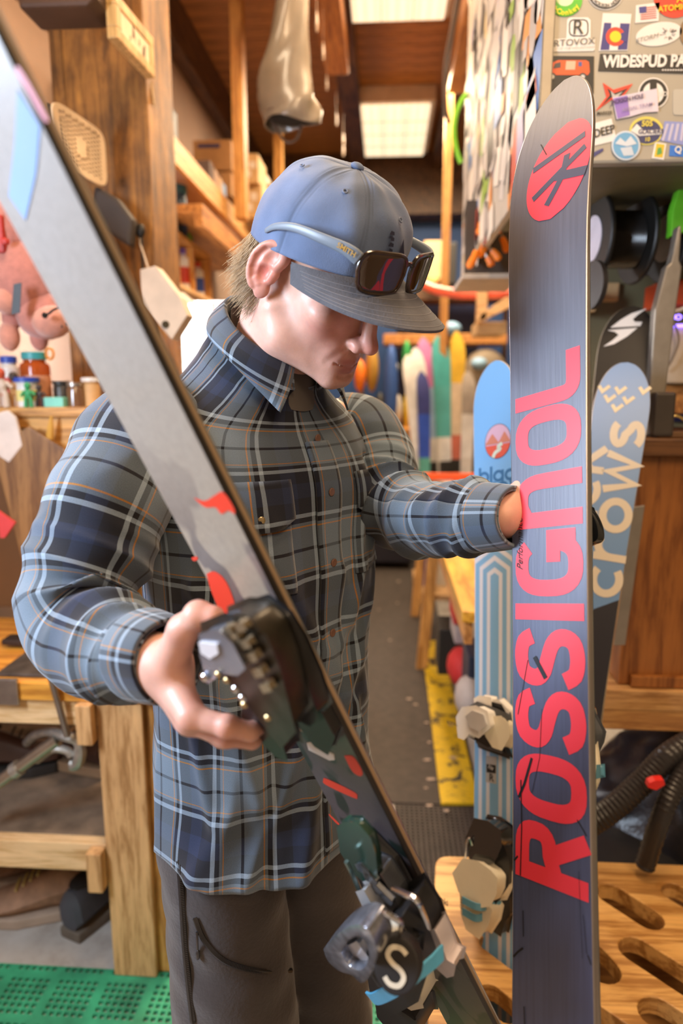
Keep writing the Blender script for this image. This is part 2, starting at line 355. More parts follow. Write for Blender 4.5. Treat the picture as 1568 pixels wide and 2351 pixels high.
for sgn in (-1, 1):
    q = ev.copy(); ec = np.tile(SK, (len(q), 1)); ec = mixc(ec, RED*np.array([1.05, .95, .95]), .35+.6*gz(q, (.012, -.004, .0), (.012, .012, .014))+.5*gz(q, (.012, -.024, .012), (.01, .01, .03)))
    qq = q*1.04; qq = np.stack([sgn*(qq[:, 0]+.069), qq[:, 1]-.006, qq[:, 2]+.000], 1); addbody(h2w(qq), ef if sgn > 0 else ef[:, ::-1], ec)
# ---- hands
def hand_sdf_factory(J, wr=1.0, fr=.0088, pal=.0145, base=None):
    def fn(p):
        p = p.astype(np.float64); palm = None
        for k in ('i', 'm', 'r', 'p'):
            c = s_cap(p, J['w']+(J[k][0]-J['w'])*.12, J[k][0], pal*1.12, pal*.92); palm = c if palm is None else smin(palm, c, .012)
        palm = smin(palm, s_cap(p, J['a'], J['w'], .030*wr, .026*wr), .02)
        palm = smin(palm, s_cap(p, J['t'][0], J['t'][1], .017, .0135), .014)
        d = palm
        for k, sc in (('i', 1.0), ('m', 1.03), ('r', .98), ('p', .86)):
            a, b, c, e = J[k]; f = s_cap(p, a, b, fr*1.22*sc, fr*1.05*sc); f = smin(f, s_cap(p, b, c, fr*1.06*sc, fr*.95*sc), .003); f = smin(f, s_cap(p, c, e, fr*.95*sc, fr*.80*sc), .003)
            f = smin(f, s_ball(p, b, fr*1.14*sc), .004); d = smin(d, f, .005)
        a, b, c, e = J['t']; f = s_cap(p, b, c, .0128, .0115); f = smin(f, s_cap(p, c, e, .0118, .0098), .004); f = smin(f, s_ball(p, c, .0122), .004)
        return smin(d, f, .006)
    pts = np.array([q for v in J.values() for q in (v if isinstance(v, list) else [v])])
    return fn, pts.min(0)-.035, pts.max(0)+.035
JR = dict(a=P(300, 1500, .70), w=P(372, 1520, .652), i=[P(440, 1645, .603), P(522, 1668, .592), P(575, 1680, .600), P(600, 1664, .612)],
          m=[P(436, 1656, .624), P(520, 1690, .614), P(578, 1698, .622), P(606, 1676, .634)], r=[P(430, 1652, .644), P(510, 1692, .638), P(566, 1696, .645), P(594, 1672, .655)],
          p=[P(424, 1636, .660), P(490, 1680, .660), P(536, 1688, .665), P(560, 1668, .672)], t=[P(392, 1520, .628), P(420, 1446, .604), P(455, 1412, .592), P(490, 1416, .586)])
JL = dict(a=P(1085, 1188, .862), w=P(1150, 1188, .835), i=[P(1226, 1140, .862), P(1275, 1120, .872), P(1305, 1140, .860), P(1310, 1160, .846)],
          m=[P(1232, 1168, .868), P(1285, 1152, .880), P(1315, 1170, .866), P(1318, 1188, .852)], r=[P(1230, 1196, .872), P(1280, 1190, .886), P(1308, 1204, .870), P(1310, 1220, .856)],
          p=[P(1222, 1222, .874), P(1262, 1226, .884), P(1285, 1236, .870), P(1288, 1248, .860)], t=[P(1175, 1165, .840), P(1200, 1120, .838), P(1222, 1090, .836), P(1240, 1072, .836)])
for J in (JR, JL):
    fn, lo, hi = hand_sdf_factory(J, 1.0 if J is JR else .80); V, Fc = surfnets(fn, lo, hi, .0017); Cc = np.tile(SK*np.array([1.03, 1.02, 1.02]), (len(V), 1))
    for k in 'imrpt':
        for q, s in ((J[k][0], .35), (J[k][1], .5), (J[k][3], .55)): Cc = mixc(Cc, RED*np.array([1.05, 1.15, 1.15]), s*np.exp(-((V-q)**2).sum(1)/.013**2))
    addbody(V, Fc, Cc)
# thumb nail is shaped as a small raised plate joined to the hand's skin colour
# ---- hidden trunk, arms and legs (coarse) so that the body is whole under its clothes
SR = P(334, 985, .885); ER = P(172, 1430, .80); SL_ = P(815, 985, 1.15); EL = P(908, 1180, 1.0)
HIPC = np.array([*taxis(.9), .93]); hR = HIPC-TL*.085-ZZ*.03; hLf = HIPC+TL*.085-ZZ*.03
kR = np.array([*(hR[:2]+TF[:2]*.035), .50]); aR = np.array([*(hR[:2]-TL[:2]*.01), .09]); kL = np.array([*(hLf[:2]+TF[:2]*.02+TL[:2]*.0), .50]); aL = np.array([*(hLf[:2]+TL[:2]*.02), .09])
def body_sdf(p):
    p = p.astype(np.float64); ROT = np.stack([TL, TF, ZZ])
    d = s_ell(p, (*taxis(1.35), 1.35), (.145, .095, .19), ROT); d = smin(d, s_ell(p, (*taxis(.97), .97), (.14, .10, .13), ROT), .08)
    d = smin(d, s_cap(p, (*taxis(1.1), 1.1), NB, .10, .05), .05); d = smin(d, s_cap(p, SR, SL_, .05, .05), .03)
    for a, b, c in ((SR, ER, JR['a']), (SL_, EL, JL['a'])): d = smin(d, s_cap(p, a, b, .040, .030), .02); d = smin(d, s_cap(p, b, c, .030, .026), .01)
    for a, b, c in ((hR, kR, aR), (hLf, kL, aL)): d = smin(d, s_cap(p, a, b, .072, .052), .04); d = smin(d, s_cap(p, b, c, .050, .036), .02)
    return d
V, Fc = surfnets(body_sdf, (-.50, .45, .02), (.30, 1.40, 1.62), .011); addbody(V, Fc, np.tile(SK, (len(V), 1)))
me = rawmesh('body', np.concatenate(BV), np.concatenate(BF), SKIN, True, col=np.concatenate(BC)); body = part('body', me, person)
# ---- plaid cloth
def plaid():
    m, t, b = nt('plaid_flannel'); uvn = t.nodes.new('ShaderNodeUVMap'); sp = t.nodes.new('ShaderNodeSeparateXYZ'); lk(t, uvn.outputs[0], sp.inputs[0])
    LI, MI, DK, NV, BL, ORR = (.28, .36, .45), (.135, .180, .230), (.007, .007, .010), (.012, .014, .022), (.018, .027, .062), (.50, .22, .035)
    st = [(0, LI), (.036, DK), (.078, MI), (.104, ORR), (.113, MI), (.262, DK), (.292, MI), (.468, ORR), (.477, MI), (.505, DK), (.547, LI), (.583, NV), (.72, BL), (.86, NV)]
    out = []
    for ax_i, off in ((0, .12), (1, .35)):
        a = t.nodes.new('ShaderNodeMath'); a.operation = 'MULTIPLY_ADD'; lk(t, sp.outputs[ax_i], a.inputs[0]); a.inputs[1].default_value = 1/.150; a.inputs[2].default_value = off
        fr = t.nodes.new('ShaderNodeMath'); fr.operation = 'FRACT'; lk(t, a.outputs[0], fr.inputs[0]); out.append(ramp(t, fr.outputs[0], st, 'CONSTANT'))
    mx = t.nodes.new('ShaderNodeMix'); mx.data_type = 'RGBA'; mx.inputs[0].default_value = .5; lk(t, out[0].outputs[0], mx.inputs[6]); lk(t, out[1].outputs[0], mx.inputs[7])
    mp = t.nodes.new('ShaderNodeMapping'); mp.inputs['Scale'].default_value = (1, 1, 1); lk(t, uvn.outputs[0], mp.inputs[0])
    n = noise(t, mp.outputs[0], 900, 2, .7); r = ramp(t, n, [(.3, (.82, .82, .84)), (.7, (1.15, 1.15, 1.13))])
    m2 = t.nodes.new('ShaderNodeMix'); m2.data_type = 'RGBA'; m2.blend_type = 'MULTIPLY'; m2.inputs[0].default_value = 1; lk(t, mx.outputs[2], m2.inputs[6]); lk(t, r.outputs[0], m2.inputs[7])
    lk(t, m2.outputs[2], b.inputs['Base Color']); b.inputs['Roughness'].default_value = .9; b.inputs['Sheen Weight'].default_value = .25; b.inputs['Sheen Roughness'].default_value = .5
    b.inputs['Specular IOR Level'].default_value = .15; bump(t, b, n, .25, .001); return m
PL = plaid()
_rz = [.86, .90, 1.0, 1.16, 1.30, 1.40, 1.46, 1.50, 1.53, 1.56, 1.60]
_ra = [.176, .174, .166, .166, .176, .188, .190, .180, .150, .108, .074]; _rb = [.138, .136, .130, .126, .132, .130, .120, .105, .090, .078, .070]
def sm_interp(x, xs, ys): return np.interp(x, xs, ys)
def TS(phi, z, off=0.0):
    """point on the shirt front: phi 0 = chest, negative towards his right side"""
    phi = np.asarray(phi, float); z = np.asarray(z, float); tilt = np.interp(z, [1.42, 1.60], [0, .050]); z2 = z-tilt*np.cos(phi)
    a = (np.interp(z-.01, _rz, _ra)+np.interp(z+.01, _rz, _ra))/2; b = (np.interp(z-.01, _rz, _rb)+np.interp(z+.01, _rz, _rb))/2
    u = phi*.165; uv = np.stack([u, z], -1)
    amp = np.interp(z, [.88, 1.0, 1.2, 1.45, 1.52], [1.3, 1.0, .9, .7, .15])
    dsp = .003*np.sin(phi*5+3*z)*amp+.009*(.5-np.abs(vnoise(uv*np.array([1, .35]), 26, 5)))*amp+.003*vnoise(uv, 45, 8)*amp
    for u0, v0, u1, v1, wd, am in FOLDS:
        pa = np.stack([u-u0, z-v0], -1); ba = np.array([u1-u0, v1-v0]); h = np.clip((pa@ba)/(ba@ba), 0, 1); dd = np.sqrt(((pa-h[..., None]*ba)**2).sum(-1)); dsp = dsp+am*np.exp(-(dd/wd)**2)
    ax = taxis(z); ax = ax if ax.ndim > 1 or phi.ndim else ax
    x = (a+dsp+off)*np.sin(phi); y = (b+dsp+off)*np.cos(phi)
    n = 2.3; k = (np.abs(np.sin(phi))**n+np.abs(np.cos(phi))**n)**(-1/n); x = x*k; y = y*k
    return np.stack([ax[..., 0]+TL[0]*x+TF[0]*y, ax[..., 1]+TL[1]*x+TF[1]*y, z2], -1)
FOLDS = [(-.13, 1.42, -.02, 1.22, .011, .007), (-.16, 1.36, -.06, 1.14, .013, .007), (.13, 1.40, .03, 1.20, .010, .007), (.15, 1.30, .05, 1.12, .011, .006), (-.02, 1.05, -.05, .91, .012, .009), (-.08, 1.08, -.10, .91, .010, -.006), (.07, 1.10, .09, .91, .011, .008), (.0, 1.20, .10, 1.02, .010, .005), (-.15, 1.18, -.10, 1.02, .012, .006), (-.22, 1.2, -.17, 1.0, .012, .007), (-.03, 1.12, -.12, .92, .012, .007), (.03, 1.30, .10, 1.10, .012, .005), (-.10, 1.42, -.05, 1.30, .010, .004), (.08, 1.44, .055, 1.22, .008, .005), (.10, 1.46, .085, 1.30, .007, -.005),
         (-.15, 1.0, -.2, .92, .015, .007), (.02, 1.02, .06, .93, .01, .005), (-.19, 1.30, -.08, 1.18, .012, .006), (.06, 1.2, .0, 1.08, .01, -.004)]
nu, nv = 220, 150; ph = -PI+2*PI*np.arange(nu+1)/nu
rows = []; uvs = []
for i in range(nv):
    t = i/(nv-1); hem = .902+.022*np.abs(np.sin(ph))**2+.004*np.sin(ph*3+1); z = hem+(1.60-hem)*t; rows.append(TS(ph, z)); uvs.append(np.stack([ph*.165, z], -1))
V = np.concatenate(rows); UV = np.concatenate(uvs)
me = rawmesh('shirt', V, gridfaces(nv, nu+1, False), PL, True, uv=UV); shirt = part('shirt', me, person)
sd = shirt.modifiers.new('thick', 'SOLIDIFY'); sd.thickness = .0022; sd.offset = -1
def sleeve(ctrl, elbow_i, seed, name, cufflen=.055):
    pts = np.array([c[0] for c in ctrl]); rr = np.array([c[1] for c in ctrl]); n = 130; path = catmull(pts, n); R_ = np.interp(np.linspace(0, len(rr)-1, n), range(len(rr)), rr)
    s = np.concatenate([[0], np.cumsum(np.linalg.norm(np.diff(path, axis=0), axis=1))]); se = s[int(elbow_i/(len(rr)-1)*(n-1))]; m = 96
    T = np.gradient(path, axis=0); T /= np.linalg.norm(T, axis=1)[:, None]; a = nrm(np.cross(T[0], ZZ)); V = []; UV = []; A = []
    bend = T[-1]-T[0]; 
    for i in range(n):
        a = nrm(a-T[i]*(a@T[i])); b = np.cross(T[i], a); A.append((a, b)); k = np.arange(m+1); f = 2*PI*k/m
        d = a[None]*np.cos(f)[:, None]+b[None]*np.sin(f)[:, None]; inner = np.clip(d@nrm(bend), -1, 1)
        env = np.exp(-((s[i]-se)/.075)**2); env2 = np.exp(-((s[-1]-s[i]-.07)/.05)**2)*.5; g = np.clip(s[i]/.08, .2, 1)
        q = np.stack([np.full(m+1, s[i]), np.cos(f)*.03, np.sin(f)*.03], -1)
        dsp = (env*(.35+.65*(inner*.5+.5))+env2)*.0105*(1-1.6*np.abs(np.sin(PI*s[i]/.040+1.1*np.sin(f+seed)+1.6*vnoise(q, 20, seed))))+.0095*(.5-np.abs(vnoise(q*np.array([.6, 1.6, 1.6]), 36, seed+1)))*g+.003*vnoise(q, 80, seed+3)*g
        env3 = np.clip((s[i]-(s[-1]-cufflen-.01))/.02, 0, 1); dsp = dsp*(1-.85*env3)-.003*env3
        V.append(path[i]+d*(R_[i]+dsp)[:, None]); UV.append(np.stack([k/m*2*PI*.062, np.full(m+1, s[i])], -1))
    me = rawmesh(name, np.concatenate(V), gridfaces(n, m+1, False), PL, True, uv=np.concatenate(UV)); o = part(name, me, shirt); q = o.modifiers.new('thick', 'SOLIDIFY'); q.thickness = .002; q.offset = -1
    # cuff band
    V = []; UV = []; i0 = int(np.searchsorted(s, s[-1]-cufflen)); idx = list(range(i0, n)); nn = len(idx)
    for j, i in enumerate(idx+idx[::-1][:2]):
        a, b = A[i]; k = np.arange(m+1); f = 2*PI*k/m; d = a[None]*np.cos(f)[:, None]+b[None]*np.sin(f)[:, None]; r = R_[i]+(.0015 if j < nn else -.002)+.0012*np.sin(3*f+i*.05)
        if j == 0: r = r-.003
        V.append(path[i]+d*np.reshape(r, (-1, 1))); UV.append(np.stack([k/m*2*PI*.062+.05, np.full(m+1, s[i])], -1))
    me = rawmesh('cuff', np.concatenate(V), gridfaces(nn+2, m+1, False), PL, True, uv=np.concatenate(UV)); part('cuff', me, shirt)
    return path, R_, A
slR = sleeve([(P(400, 985, .935), .062), (P(335, 1010, .895), .074), (P(256, 1150, .845), .074), (P(206, 1280, .82), .068), (P(176, 1378, .80), .066), (P(190, 1450, .775), .061), (P(250, 1482, .735), .054), (P(320, 1500, .695), .047), (P(392, 1516, .655), .040)], 4.4, 2, 'sleeve')
slL = sleeve([(P(775, 985, 1.14), .060), (P(830, 1000, 1.13), .066), (P(866, 1080, 1.09), .066), (P(885, 1150, 1.045), .064), (P(925, 1184, 1.0), .060), (P(990, 1188, .945), .055), (P(1075, 1190, .885), .047), (P(1184, 1187, .824), .036)], 3.6, 6, 'sleeve')
def patch(name, poly_uv, off, nu_, nv_, matl, thick=.002, parent=shirt):
    """quad patch on the shirt; poly_uv = 4 corners in (u metres, z)"""
    a, b, c, d = [np.array(q, float) for q in poly_uv]; V = []; UV = []
    for i in range(nv_):
        for j in range(nu_):
            s, t = j/(nu_-1), i/(nv_-1); q = (a*(1-s)+b*s)*(1-t)+(d*(1-s)+c*s)*t; V.append(TS(q[0]/.165, q[1], off)); UV.append(q)
    me = rawmesh(name, V, gridfaces(nv_, nu_, False), matl, True, uv=np.array(UV)); o = part(name, me, parent); s_ = o.modifiers.new('t', 'SOLIDIFY'); s_.thickness = thick; s_.offset = -1; return o
def rev(q): return q
patch('placket', [(-.012, .925), (.030, .925), (.026, 1.50), (-.012, 1.50)], .0065, 8, 90, PL, .004)
for s in (-1, 1):
    x0, x1 = (.052*s, .142*s) if s > 0 else (-.134, -.050)
    patch('pocket', [(x0+.003, 1.29), (x1-.003, 1.29), (x1-.003, 1.425), (x0+.003, 1.425)], .003, 16, 20, PL, .002)
    me = None
    V = []; UV = []
    for i in range(8):
        for j in range(17):
            u = x0+(x1-x0)*j/16; e = min(j, 16-j)/16; low = 1.383-.012*min(1, e/.22); z = 1.437+(low-1.437)*i/7; V.append(TS(u/.165, z, .0062+.002*i/7)); UV.append((u+.004, z+.003))
    me = rawmesh('pocket_flap', V, gridfaces(8, 17, False), PL, True, uv=np.array(UV)); o = part('pocket_flap', me, shirt); q = o.modifiers.new('t', 'SOLIDIFY'); q.thickness = .003; q.offset = -1
    c = TS((x0+x1)/2/.165, 1.387, .0085); n = nrm(TS((x0+x1)/2/.165, 1.387, .05)-c)
    MB().lathe([(.0055, 0), (.0058, .001), (.0048, .0022), (.003, .0026), (0.0005, .0024)], c, n, 20).build('pocket_button', mat('brass_snap', (.62, .48, .26), .3, 1), shirt, smooth=True)
for z in (1.505, 1.41, 1.315, 1.22, 1.125, 1.03):
    c = TS(.009/.165, z, .0070); n = nrm(TS(.009/.165, z, .05)-c)
    MB().lathe([(.0055, 0), (.0058, .0012), (.0045, .002), (.001, .0016)], c, n, 18).build('button', mat('brown_button', (.16, .085, .06), .35), shirt, smooth=True)
# collar: stand and fold-down leaf
def neck_ring(phi, rad, up):
    c = taxis(1.60); a, b = .067+rad, .065+rad; return np.array([c[0]+.012, c[1]-.004, 1.600])+TL*(a*math.sin(phi))+TF*(b*math.cos(phi))+ZZ*(up-.052*math.cos(phi))
prof_n = 12; V = []; UV = []; K = 90; ang = np.linspace(math.radians(-342), math.radians(-18), K)[::-1]
for ph_ in ang:
    d = abs((ph_+PI+PI) % (2*PI)-PI) if False else abs(((ph_+PI) % (2*PI))-PI)           # angular distance from front
    fr = np.clip(1-(d-math.radians(18))/math.radians(75), 0, 1)
    L_ = .046+.030*fr**1.3; g = .020+.008*fr; h = math.sqrt(max(L_**2-g**2, 1e-5))*.92
    side = math.sin(d); h = h*(1-.25*side)
    base = neck_ring(ph_, .004, -.004); top = neck_ring(ph_, .0, .028); top2 = neck_ring(ph_, .0065, .028); out = nrm(TL*math.sin(ph_)+TF*math.cos(ph_))
    # the leaf's front corner swings outward
    tang = nrm(TL*math.cos(ph_)-TF*math.sin(ph_))*(-1 if ((ph_+2*PI) % (2*PI)) < PI else 1); end = top2+out*g-ZZ*h+tang*(-.034*fr**2)
    ring = [base, base*.5+top*.5, top, (top+top2)/2+ZZ*.003]+[top2*(1-q)+end*q+out*.007*math.sin(PI*q) for q in np.linspace(0, 1, prof_n-4)]
    V += ring; vv = [0, .017, .034, .038]+[.04+L_*q for q in np.linspace(0, 1, prof_n-4)]; UV += [(ph_*.085+.03, q+.02) for q in vv]
me = rawmesh('collar', V, gridfaces(K, prof_n, False), PL, True, uv=np.array(UV)); o = part('collar', me, shirt); q = o.modifiers.new('t', 'SOLIDIFY'); q.thickness = .003; q.offset = 0
# inner undershirt neck
V = []
for i in range(6):
    for k in range(48): f = 2*PI*k/48; V.append(neck_ring(f, -.004-.0004*i, -.03+.010*i))
me = rawmesh('undershirt', V, gridfaces(6, 48), mat('grey_undershirt', (.10, .09, .08), .85), True); part('undershirt', me, person)
# ---- trousers
TRO = None
def pants_sdf(p):
    p = p.astype(np.float64); ROT = np.stack([TL, TF, ZZ]); wv = .0035*vnoise(p*np.array([1, 1, .7]), 30, 4)+.0018*vnoise(p, 75, 9)
    d = s_ell(p, (*taxis(.97), .98), (.150, .108, .12), ROT)
    for a, b, c in ((hR, kR, aR), (hLf, kL, aL)): l = smin(s_cap(p, a, b, .088, .088), s_cap(p, b, c, .088, .088), .02); d = smin(d, l, .012)
    return smax(d+wv, p[..., 2]-1.0, .003)
V, Fc = surfnets(pants_sdf, (-.42, .62, .045), (.20, 1.35, 1.02), .0065)
PM = mat('charcoal_trouser_cloth', (.036, .028, .028), .82, 0, .12, 30, .35, sheen=.3)
me = rawmesh('trousers', V, Fc, PM, True); trousers = part('trousers', me, person)
zm = mat('black_zip', (.012, .012, .014), .4); zmet = mat('dark_zip_metal', (.10, .10, .11), .35, .9)
def leg_pt(px, py, d=.98):        # march a camera ray onto the trousers
    r = nrm(P(px, py, 1)-cC); t = .6
    for _ in range(80):
        q = cC+r*t; e = float(pants_sdf(q[None])[0]); t += e*.8
        if abs(e) < 3e-4: break
    return cC+r*(t-.001)
def zipper(pix, name, parent, wdt=.0045):
    pts = [leg_pt(*q) for q in pix]; path = catmull(pts, 50); mb = MB(); mb.tube(path, wdt, 6); o = mb.build(name, zm, parent, smooth=True)
    mb = MB(); 
    for i in range(49):
        for j in range(2):
            q = path[i]*(1-j/2)+path[i+1]*(j/2); d = nrm(path[i+1]-path[i]); mb.box(q+nrm(cC-q)*wdt, (.0012, .005, .0014), d, nrm(np.cross(d, cC-q)), nrm(cC-q))
    t = mb.build('zip_teeth', zmet, parent); return path
pz = zipper([(412, 1975), (418, 2060), (424, 2160), (434, 2262), (444, 2345)], 'side_zip', trousers)
pk = zipper([(448, 2108), (470, 2160), (520, 2208), (600, 2230), (668, 2228)], 'thigh_pocket_zip', trousers, .0035)
for px, py in ((408, 1985), (446, 2140)):
    q = leg_pt(px+6, py); mb = MB(); u = nrm(cC-q)
    mb.tube([q+u*.006, q+u*.010-ZZ*.012, q+u*.006-ZZ*.026], .0016, 6); mb.ball(q+u*.006-ZZ*.034, (.003, .003, .008), 8); mb.build('zip_pull', zmet, trousers, smooth=True)
# shoes on the floor, out of frame below the knees
for a, s in ((aR, -1), (aL, 1)):
    q = np.array([a[0], a[1], 0.0]); mb = MB(); f = TF; 
    ring = []
    for t, wd, ht in ((-.09, .02, .05), (-.075, .036, .085), (-.02, .038, .10), (.05, .042, .075), (.12, .048, .055), (.165, .040, .042), (.185, .012, .03)):
        c = q+f*(t+.02); ring.append((c, wd, ht))
    V = []
    for c, wd, ht in ring:
        for k in range(16): f2 = 2*PI*k/16; V.append(c+TL*wd*math.cos(f2)+ZZ*(.012+ht/2+ht/2*max(-.95, math.sin(f2)) if True else 0))
    mb.add(V, gridfaces(len(ring), 16)+[tuple(range(16))[::-1], tuple(range(96, 112))]); sh = mb.build('shoe', mat('brown_shoe_leather', (.08, .05, .035), .6), person, smooth=True)
    mb = MB().prism([(x, y) for x, y in [(-.08, -.036), (.06, -.042), (.14, -.048), (.195, -.02), (.195, .02), (.14, .048), (.06, .042), (-.08, .036), (-.095, 0)]], q+f*.02, f, TL, ZZ, 0, .022); mb.build('shoe_sole', mat('black_rubber', (.02, .02, .02), .8), sh, bev=.003)
# ---- hair: fine strands at the nape
def strands(n, name, m, seed):
    r = np.random.default_rng(seed); V = []; Fc = []
    for i in range(n):
        th = r.uniform(-3.6, -1.66) if i % 4 else r.uniform(1.72, 2.7); z0 = r.uniform(-.035, .032); x0 = .0745*math.sin(th)*1.0; y0 = -.010+.094*math.cos(th); sh = math.sqrt(max(.1, 1-((z0-.045)/.088)**2)); p0 = np.array([x0*sh, y0*sh, z0])
        out = nrm(np.array([math.sin(th), math.cos(th), 0])); ln = r.uniform(.042, .080)*(1 if z0 > -.01 else .75); cur = r.uniform(-.002, .014); wob = r.normal(size=2)*.004
        pts = [p0+out*(.001+cur*q*q+.0035*q)+np.array([wob[0]*q, wob[1]*q-.012*q*q, -ln*q]) for q in (0, .33, .66, 1)]
        pw = h2w(np.array(pts)); wd = r.uniform(.0004, .0008); side = nrm(np.cross(pw[1]-pw[0], h2w(p0+out)-h2w(p0)))
        nb = len(V)
        for j, q in enumerate(pw):
            ww = wd*(1-.7*j/3); o2 = (h2w(p0+out)-h2w(p0))*ww; V += [q-side*ww, q+side*ww, q+o2]
        for j in range(3):
            for k in range(3): Fc.append((nb+3*j+k, nb+3*j+(k+1) % 3, nb+3*j+3+(k+1) % 3, nb+3*j+3+k))
    me = rawmesh(name, V, Fc, m, True); return part(name, me, person)
strands(3400, 'hair', mat('blond_hair', (.46, .31, .16), .45, 0, .35, 90), 5)
# ---- cap
CAPC = (0, .002); CRX, CRY = .0865, .1055
def capm():
    m, t, b = nt('faded_blue_cap_cotton'); a = t.nodes.new('ShaderNodeAttribute'); a.attribute_name = 'Col'; v = coords(t)
    n = noise(t, v, 25, 5); r = ramp(t, n, [(.3, (.85, .85, .86)), (.7, (1.12, 1.1, 1.08))]); mx = t.nodes.new('ShaderNodeMix'); mx.data_type = 'RGBA'; mx.blend_type = 'MULTIPLY'; mx.inputs[0].default_value = 1
    lk(t, a.outputs['Color'], mx.inputs[6]); lk(t, r.outputs[0], mx.inputs[7]); lk(t, mx.outputs[2], b.inputs['Base Color']); b.inputs['Roughness'].default_value = .85; b.inputs['Sheen Weight'].default_value = .2
    bump(t, b, noise(t, v, 700, 2), .3, .001); return m
CAPM = capm(); CB = np.array([.115, .165, .285])
def cap_pt(th, al):
    ze = .036+.012*np.cos(th)-.010*(1-np.cos(th))/2; zt = .141; r = np.cos(al)**.80*(1+.05*np.sin(2*al)); z = ze+(zt-ze)*np.sin(al)**.94
    x = CRX*np.sin(th)*r; y = CAPC[1]+CRY*np.cos(th)*r+.004*np.sin(al)*(np.cos(th) > 0)
    return x, y, z
n1, n2 = 240, 80; V = []; C = []
th = 2*PI*np.arange(n1)/n1
for j in range(n2):
    al = (PI/2-.012)*j/(n2-1); x, y, z = cap_pt(th, np.full(n1, al)); p = np.stack([x, y, z], -1)
    nn = np.stack([np.sin(th)*np.cos(al), np.cos(th)*np.cos(al), np.full(n1, np.sin(al)+.1)], -1); nn /= np.linalg.norm(nn, axis=1)[:, None]
    seam = np.zeros(n1); line = np.zeros(n1); rloc = CRX*np.cos(al)+.003
    for s0 in (35, 90, 145, 215, 270, 325):
        dd = (th-math.radians(s0)+PI) % (2*PI)-PI; dd = dd*rloc; seam += np.exp(-(dd/.0012)**2); line += np.exp(-((np.abs(dd)-.0035)/.0007)**2)
    dsp = -.0011*seam-.0005*line+.0022*vnoise(p*np.array([1, 1, .8]), 55, 21)+.0012*vnoise(p, 130, 22)
    fr = np.clip(np.cos(th-.0)*1.3, 0, 1)*np.clip(np.sin(al)*1.4, 0, 1)
    dsp += fr*.0032*np.sin(th*9+4*al)*np.cos(al)
    p = p+nn*dsp[:, None]; V.append(h2w(p)); c = CB*(1-.35*seam-.25*line)[:, None]; c = c*(1+.12*vnoise(p, 60, 2))[:, None]
    C.append(np.clip(c, 0, 1))
me = rawmesh('cap', np.concatenate(V), gridfaces(n2, n1)+[tuple(range((n2-1)*n1, n2*n1))], CAPM, True, col=np.concatenate(C)); cap = part('cap', me, person)
q = cap.modifiers.new('t', 'SOLIDIFY'); q.thickness = .0018; q.offset = -1
MB().ball(h2w((0, CAPC[1]+.001, .1418)), (.0085, .0085, .0045), 14, HL, HF, HU).build('crown_button', mat('cap_blue_cloth', tuple(CB), .85), cap, smooth=True)
for s0, al in ((62, .95), (298, .95), (0, .80), (120, .95), (240, .95)):
    x, y, z = cap_pt(np.array(math.radians(s0)), np.array(al)); c = h2w((float(x), float(y), float(z))); nn = nrm(np.array([math.sin(math.radians(s0))*math.cos(al), math.cos(math.radians(s0))*math.cos(al), math.sin(al)])@HM)
    mb = MB(); a = nrm(np.cross(nn, ZZ)); b = np.cross(nn, a); mb.tube([c+nn*.0022+.0026*(a*math.cos(2*PI*k/12)+b*math.sin(2*PI*k/12)) for k in range(12)], .0010, 6, closed=True); mb.build('eyelet', mat('eyelet_thread', (.16, .20, .30), .8), cap, smooth=True)
# brim
V = []; nb, nr = 61, 14; thb = np.linspace(math.radians(-78), math.radians(78), nb)
for lay in (0, 1):
    for j in range(nr):
        t = j/(nr-1)
        for a in thb:
            x, y, z = cap_pt(np.array(a), np.array(.02)); ln = .090*max(0, math.cos(a*1.13))**.62; xo = float(x)*(1+.10*t*math.cos(a)); yo = float(y)+ln*t; zo = float(z)-.006*t-.10*ln*t-(2.6*xo*xo)*(.35+.65*t)+.001
            V.append(h2w((xo, yo, zo-.0032*lay)))
Fb = []
for lay in (0, 1):
    o0 = lay*nb*nr
    for f in gridfaces(nr, nb, False): Fb.append(tuple(o0+i for i in (f if lay else f[::-1])))
bd = [(nr-1)*nb+i for i in range(nb)]
for i in range(nb-1): Fb.append((bd[i], bd[i+1], bd[i+1]+nb*nr, bd[i]+nb*nr))
me = rawmesh('cap_brim', V, Fb, mat('brim_cloth', (.095, .098, .115), .85, 0, .1, 60, .3), True, autosm=.9); part('cap_brim', me, cap)
for t in (.25, .4, .55, .7, .82, .93):    # stitch rows on the brim
    pts = []
    for a in thb[2:-2]:
        x, y, z = cap_pt(np.array(a), np.array(.02)); ln = .090*max(0, math.cos(a*1.13))**.62; xo = float(x)*(1+.10*t*math.cos(a)); pts.append(h2w((xo, float(y)+ln*t, float(z)-.006*t-.10*ln*t-(2.6*xo*xo)*(.35+.65*t)+.0010)))
    MB().tube(pts, .0005, 4).build('stitching', mat('brim_thread', (.20, .20, .22), .8), cap)
# dark printed tree mark and sweatband piping
mb = MB()
def on_cap(u, v): x, y, z = cap_pt(np.array(u), np.array(v)); nn = np.array([math.sin(u)*math.cos(v), math.cos(u)*math.cos(v), math.sin(v)+.1]); return h2w(np.array([float(x), float(y), float(z)])+nrm(nn)*.0036)
for z0, z1, wd in ((.10, .30, .16), (.22, .42, .12), (.34, .56, .075)):
    mb.add([on_cap(-wd, z0), on_cap(wd, z0), on_cap(0, (z0+z1)/2+.05), on_cap(0, z1), on_cap(0, z0)], [(0, 4, 2), (4, 1, 2), (0, 2, 3), (2, 1, 3)])
for i in range(4): mb.add([on_cap(-.26-.03*(i % 2), .38+.07*i), on_cap(-.20, .38+.07*i), on_cap(-.20, .42+.07*i), on_cap(-.26, .43+.07*i)], [(0, 1, 2, 3)])
mb.build('printed_mark', mat('dark_blue_print', (.015, .018, .045), .8), cap)
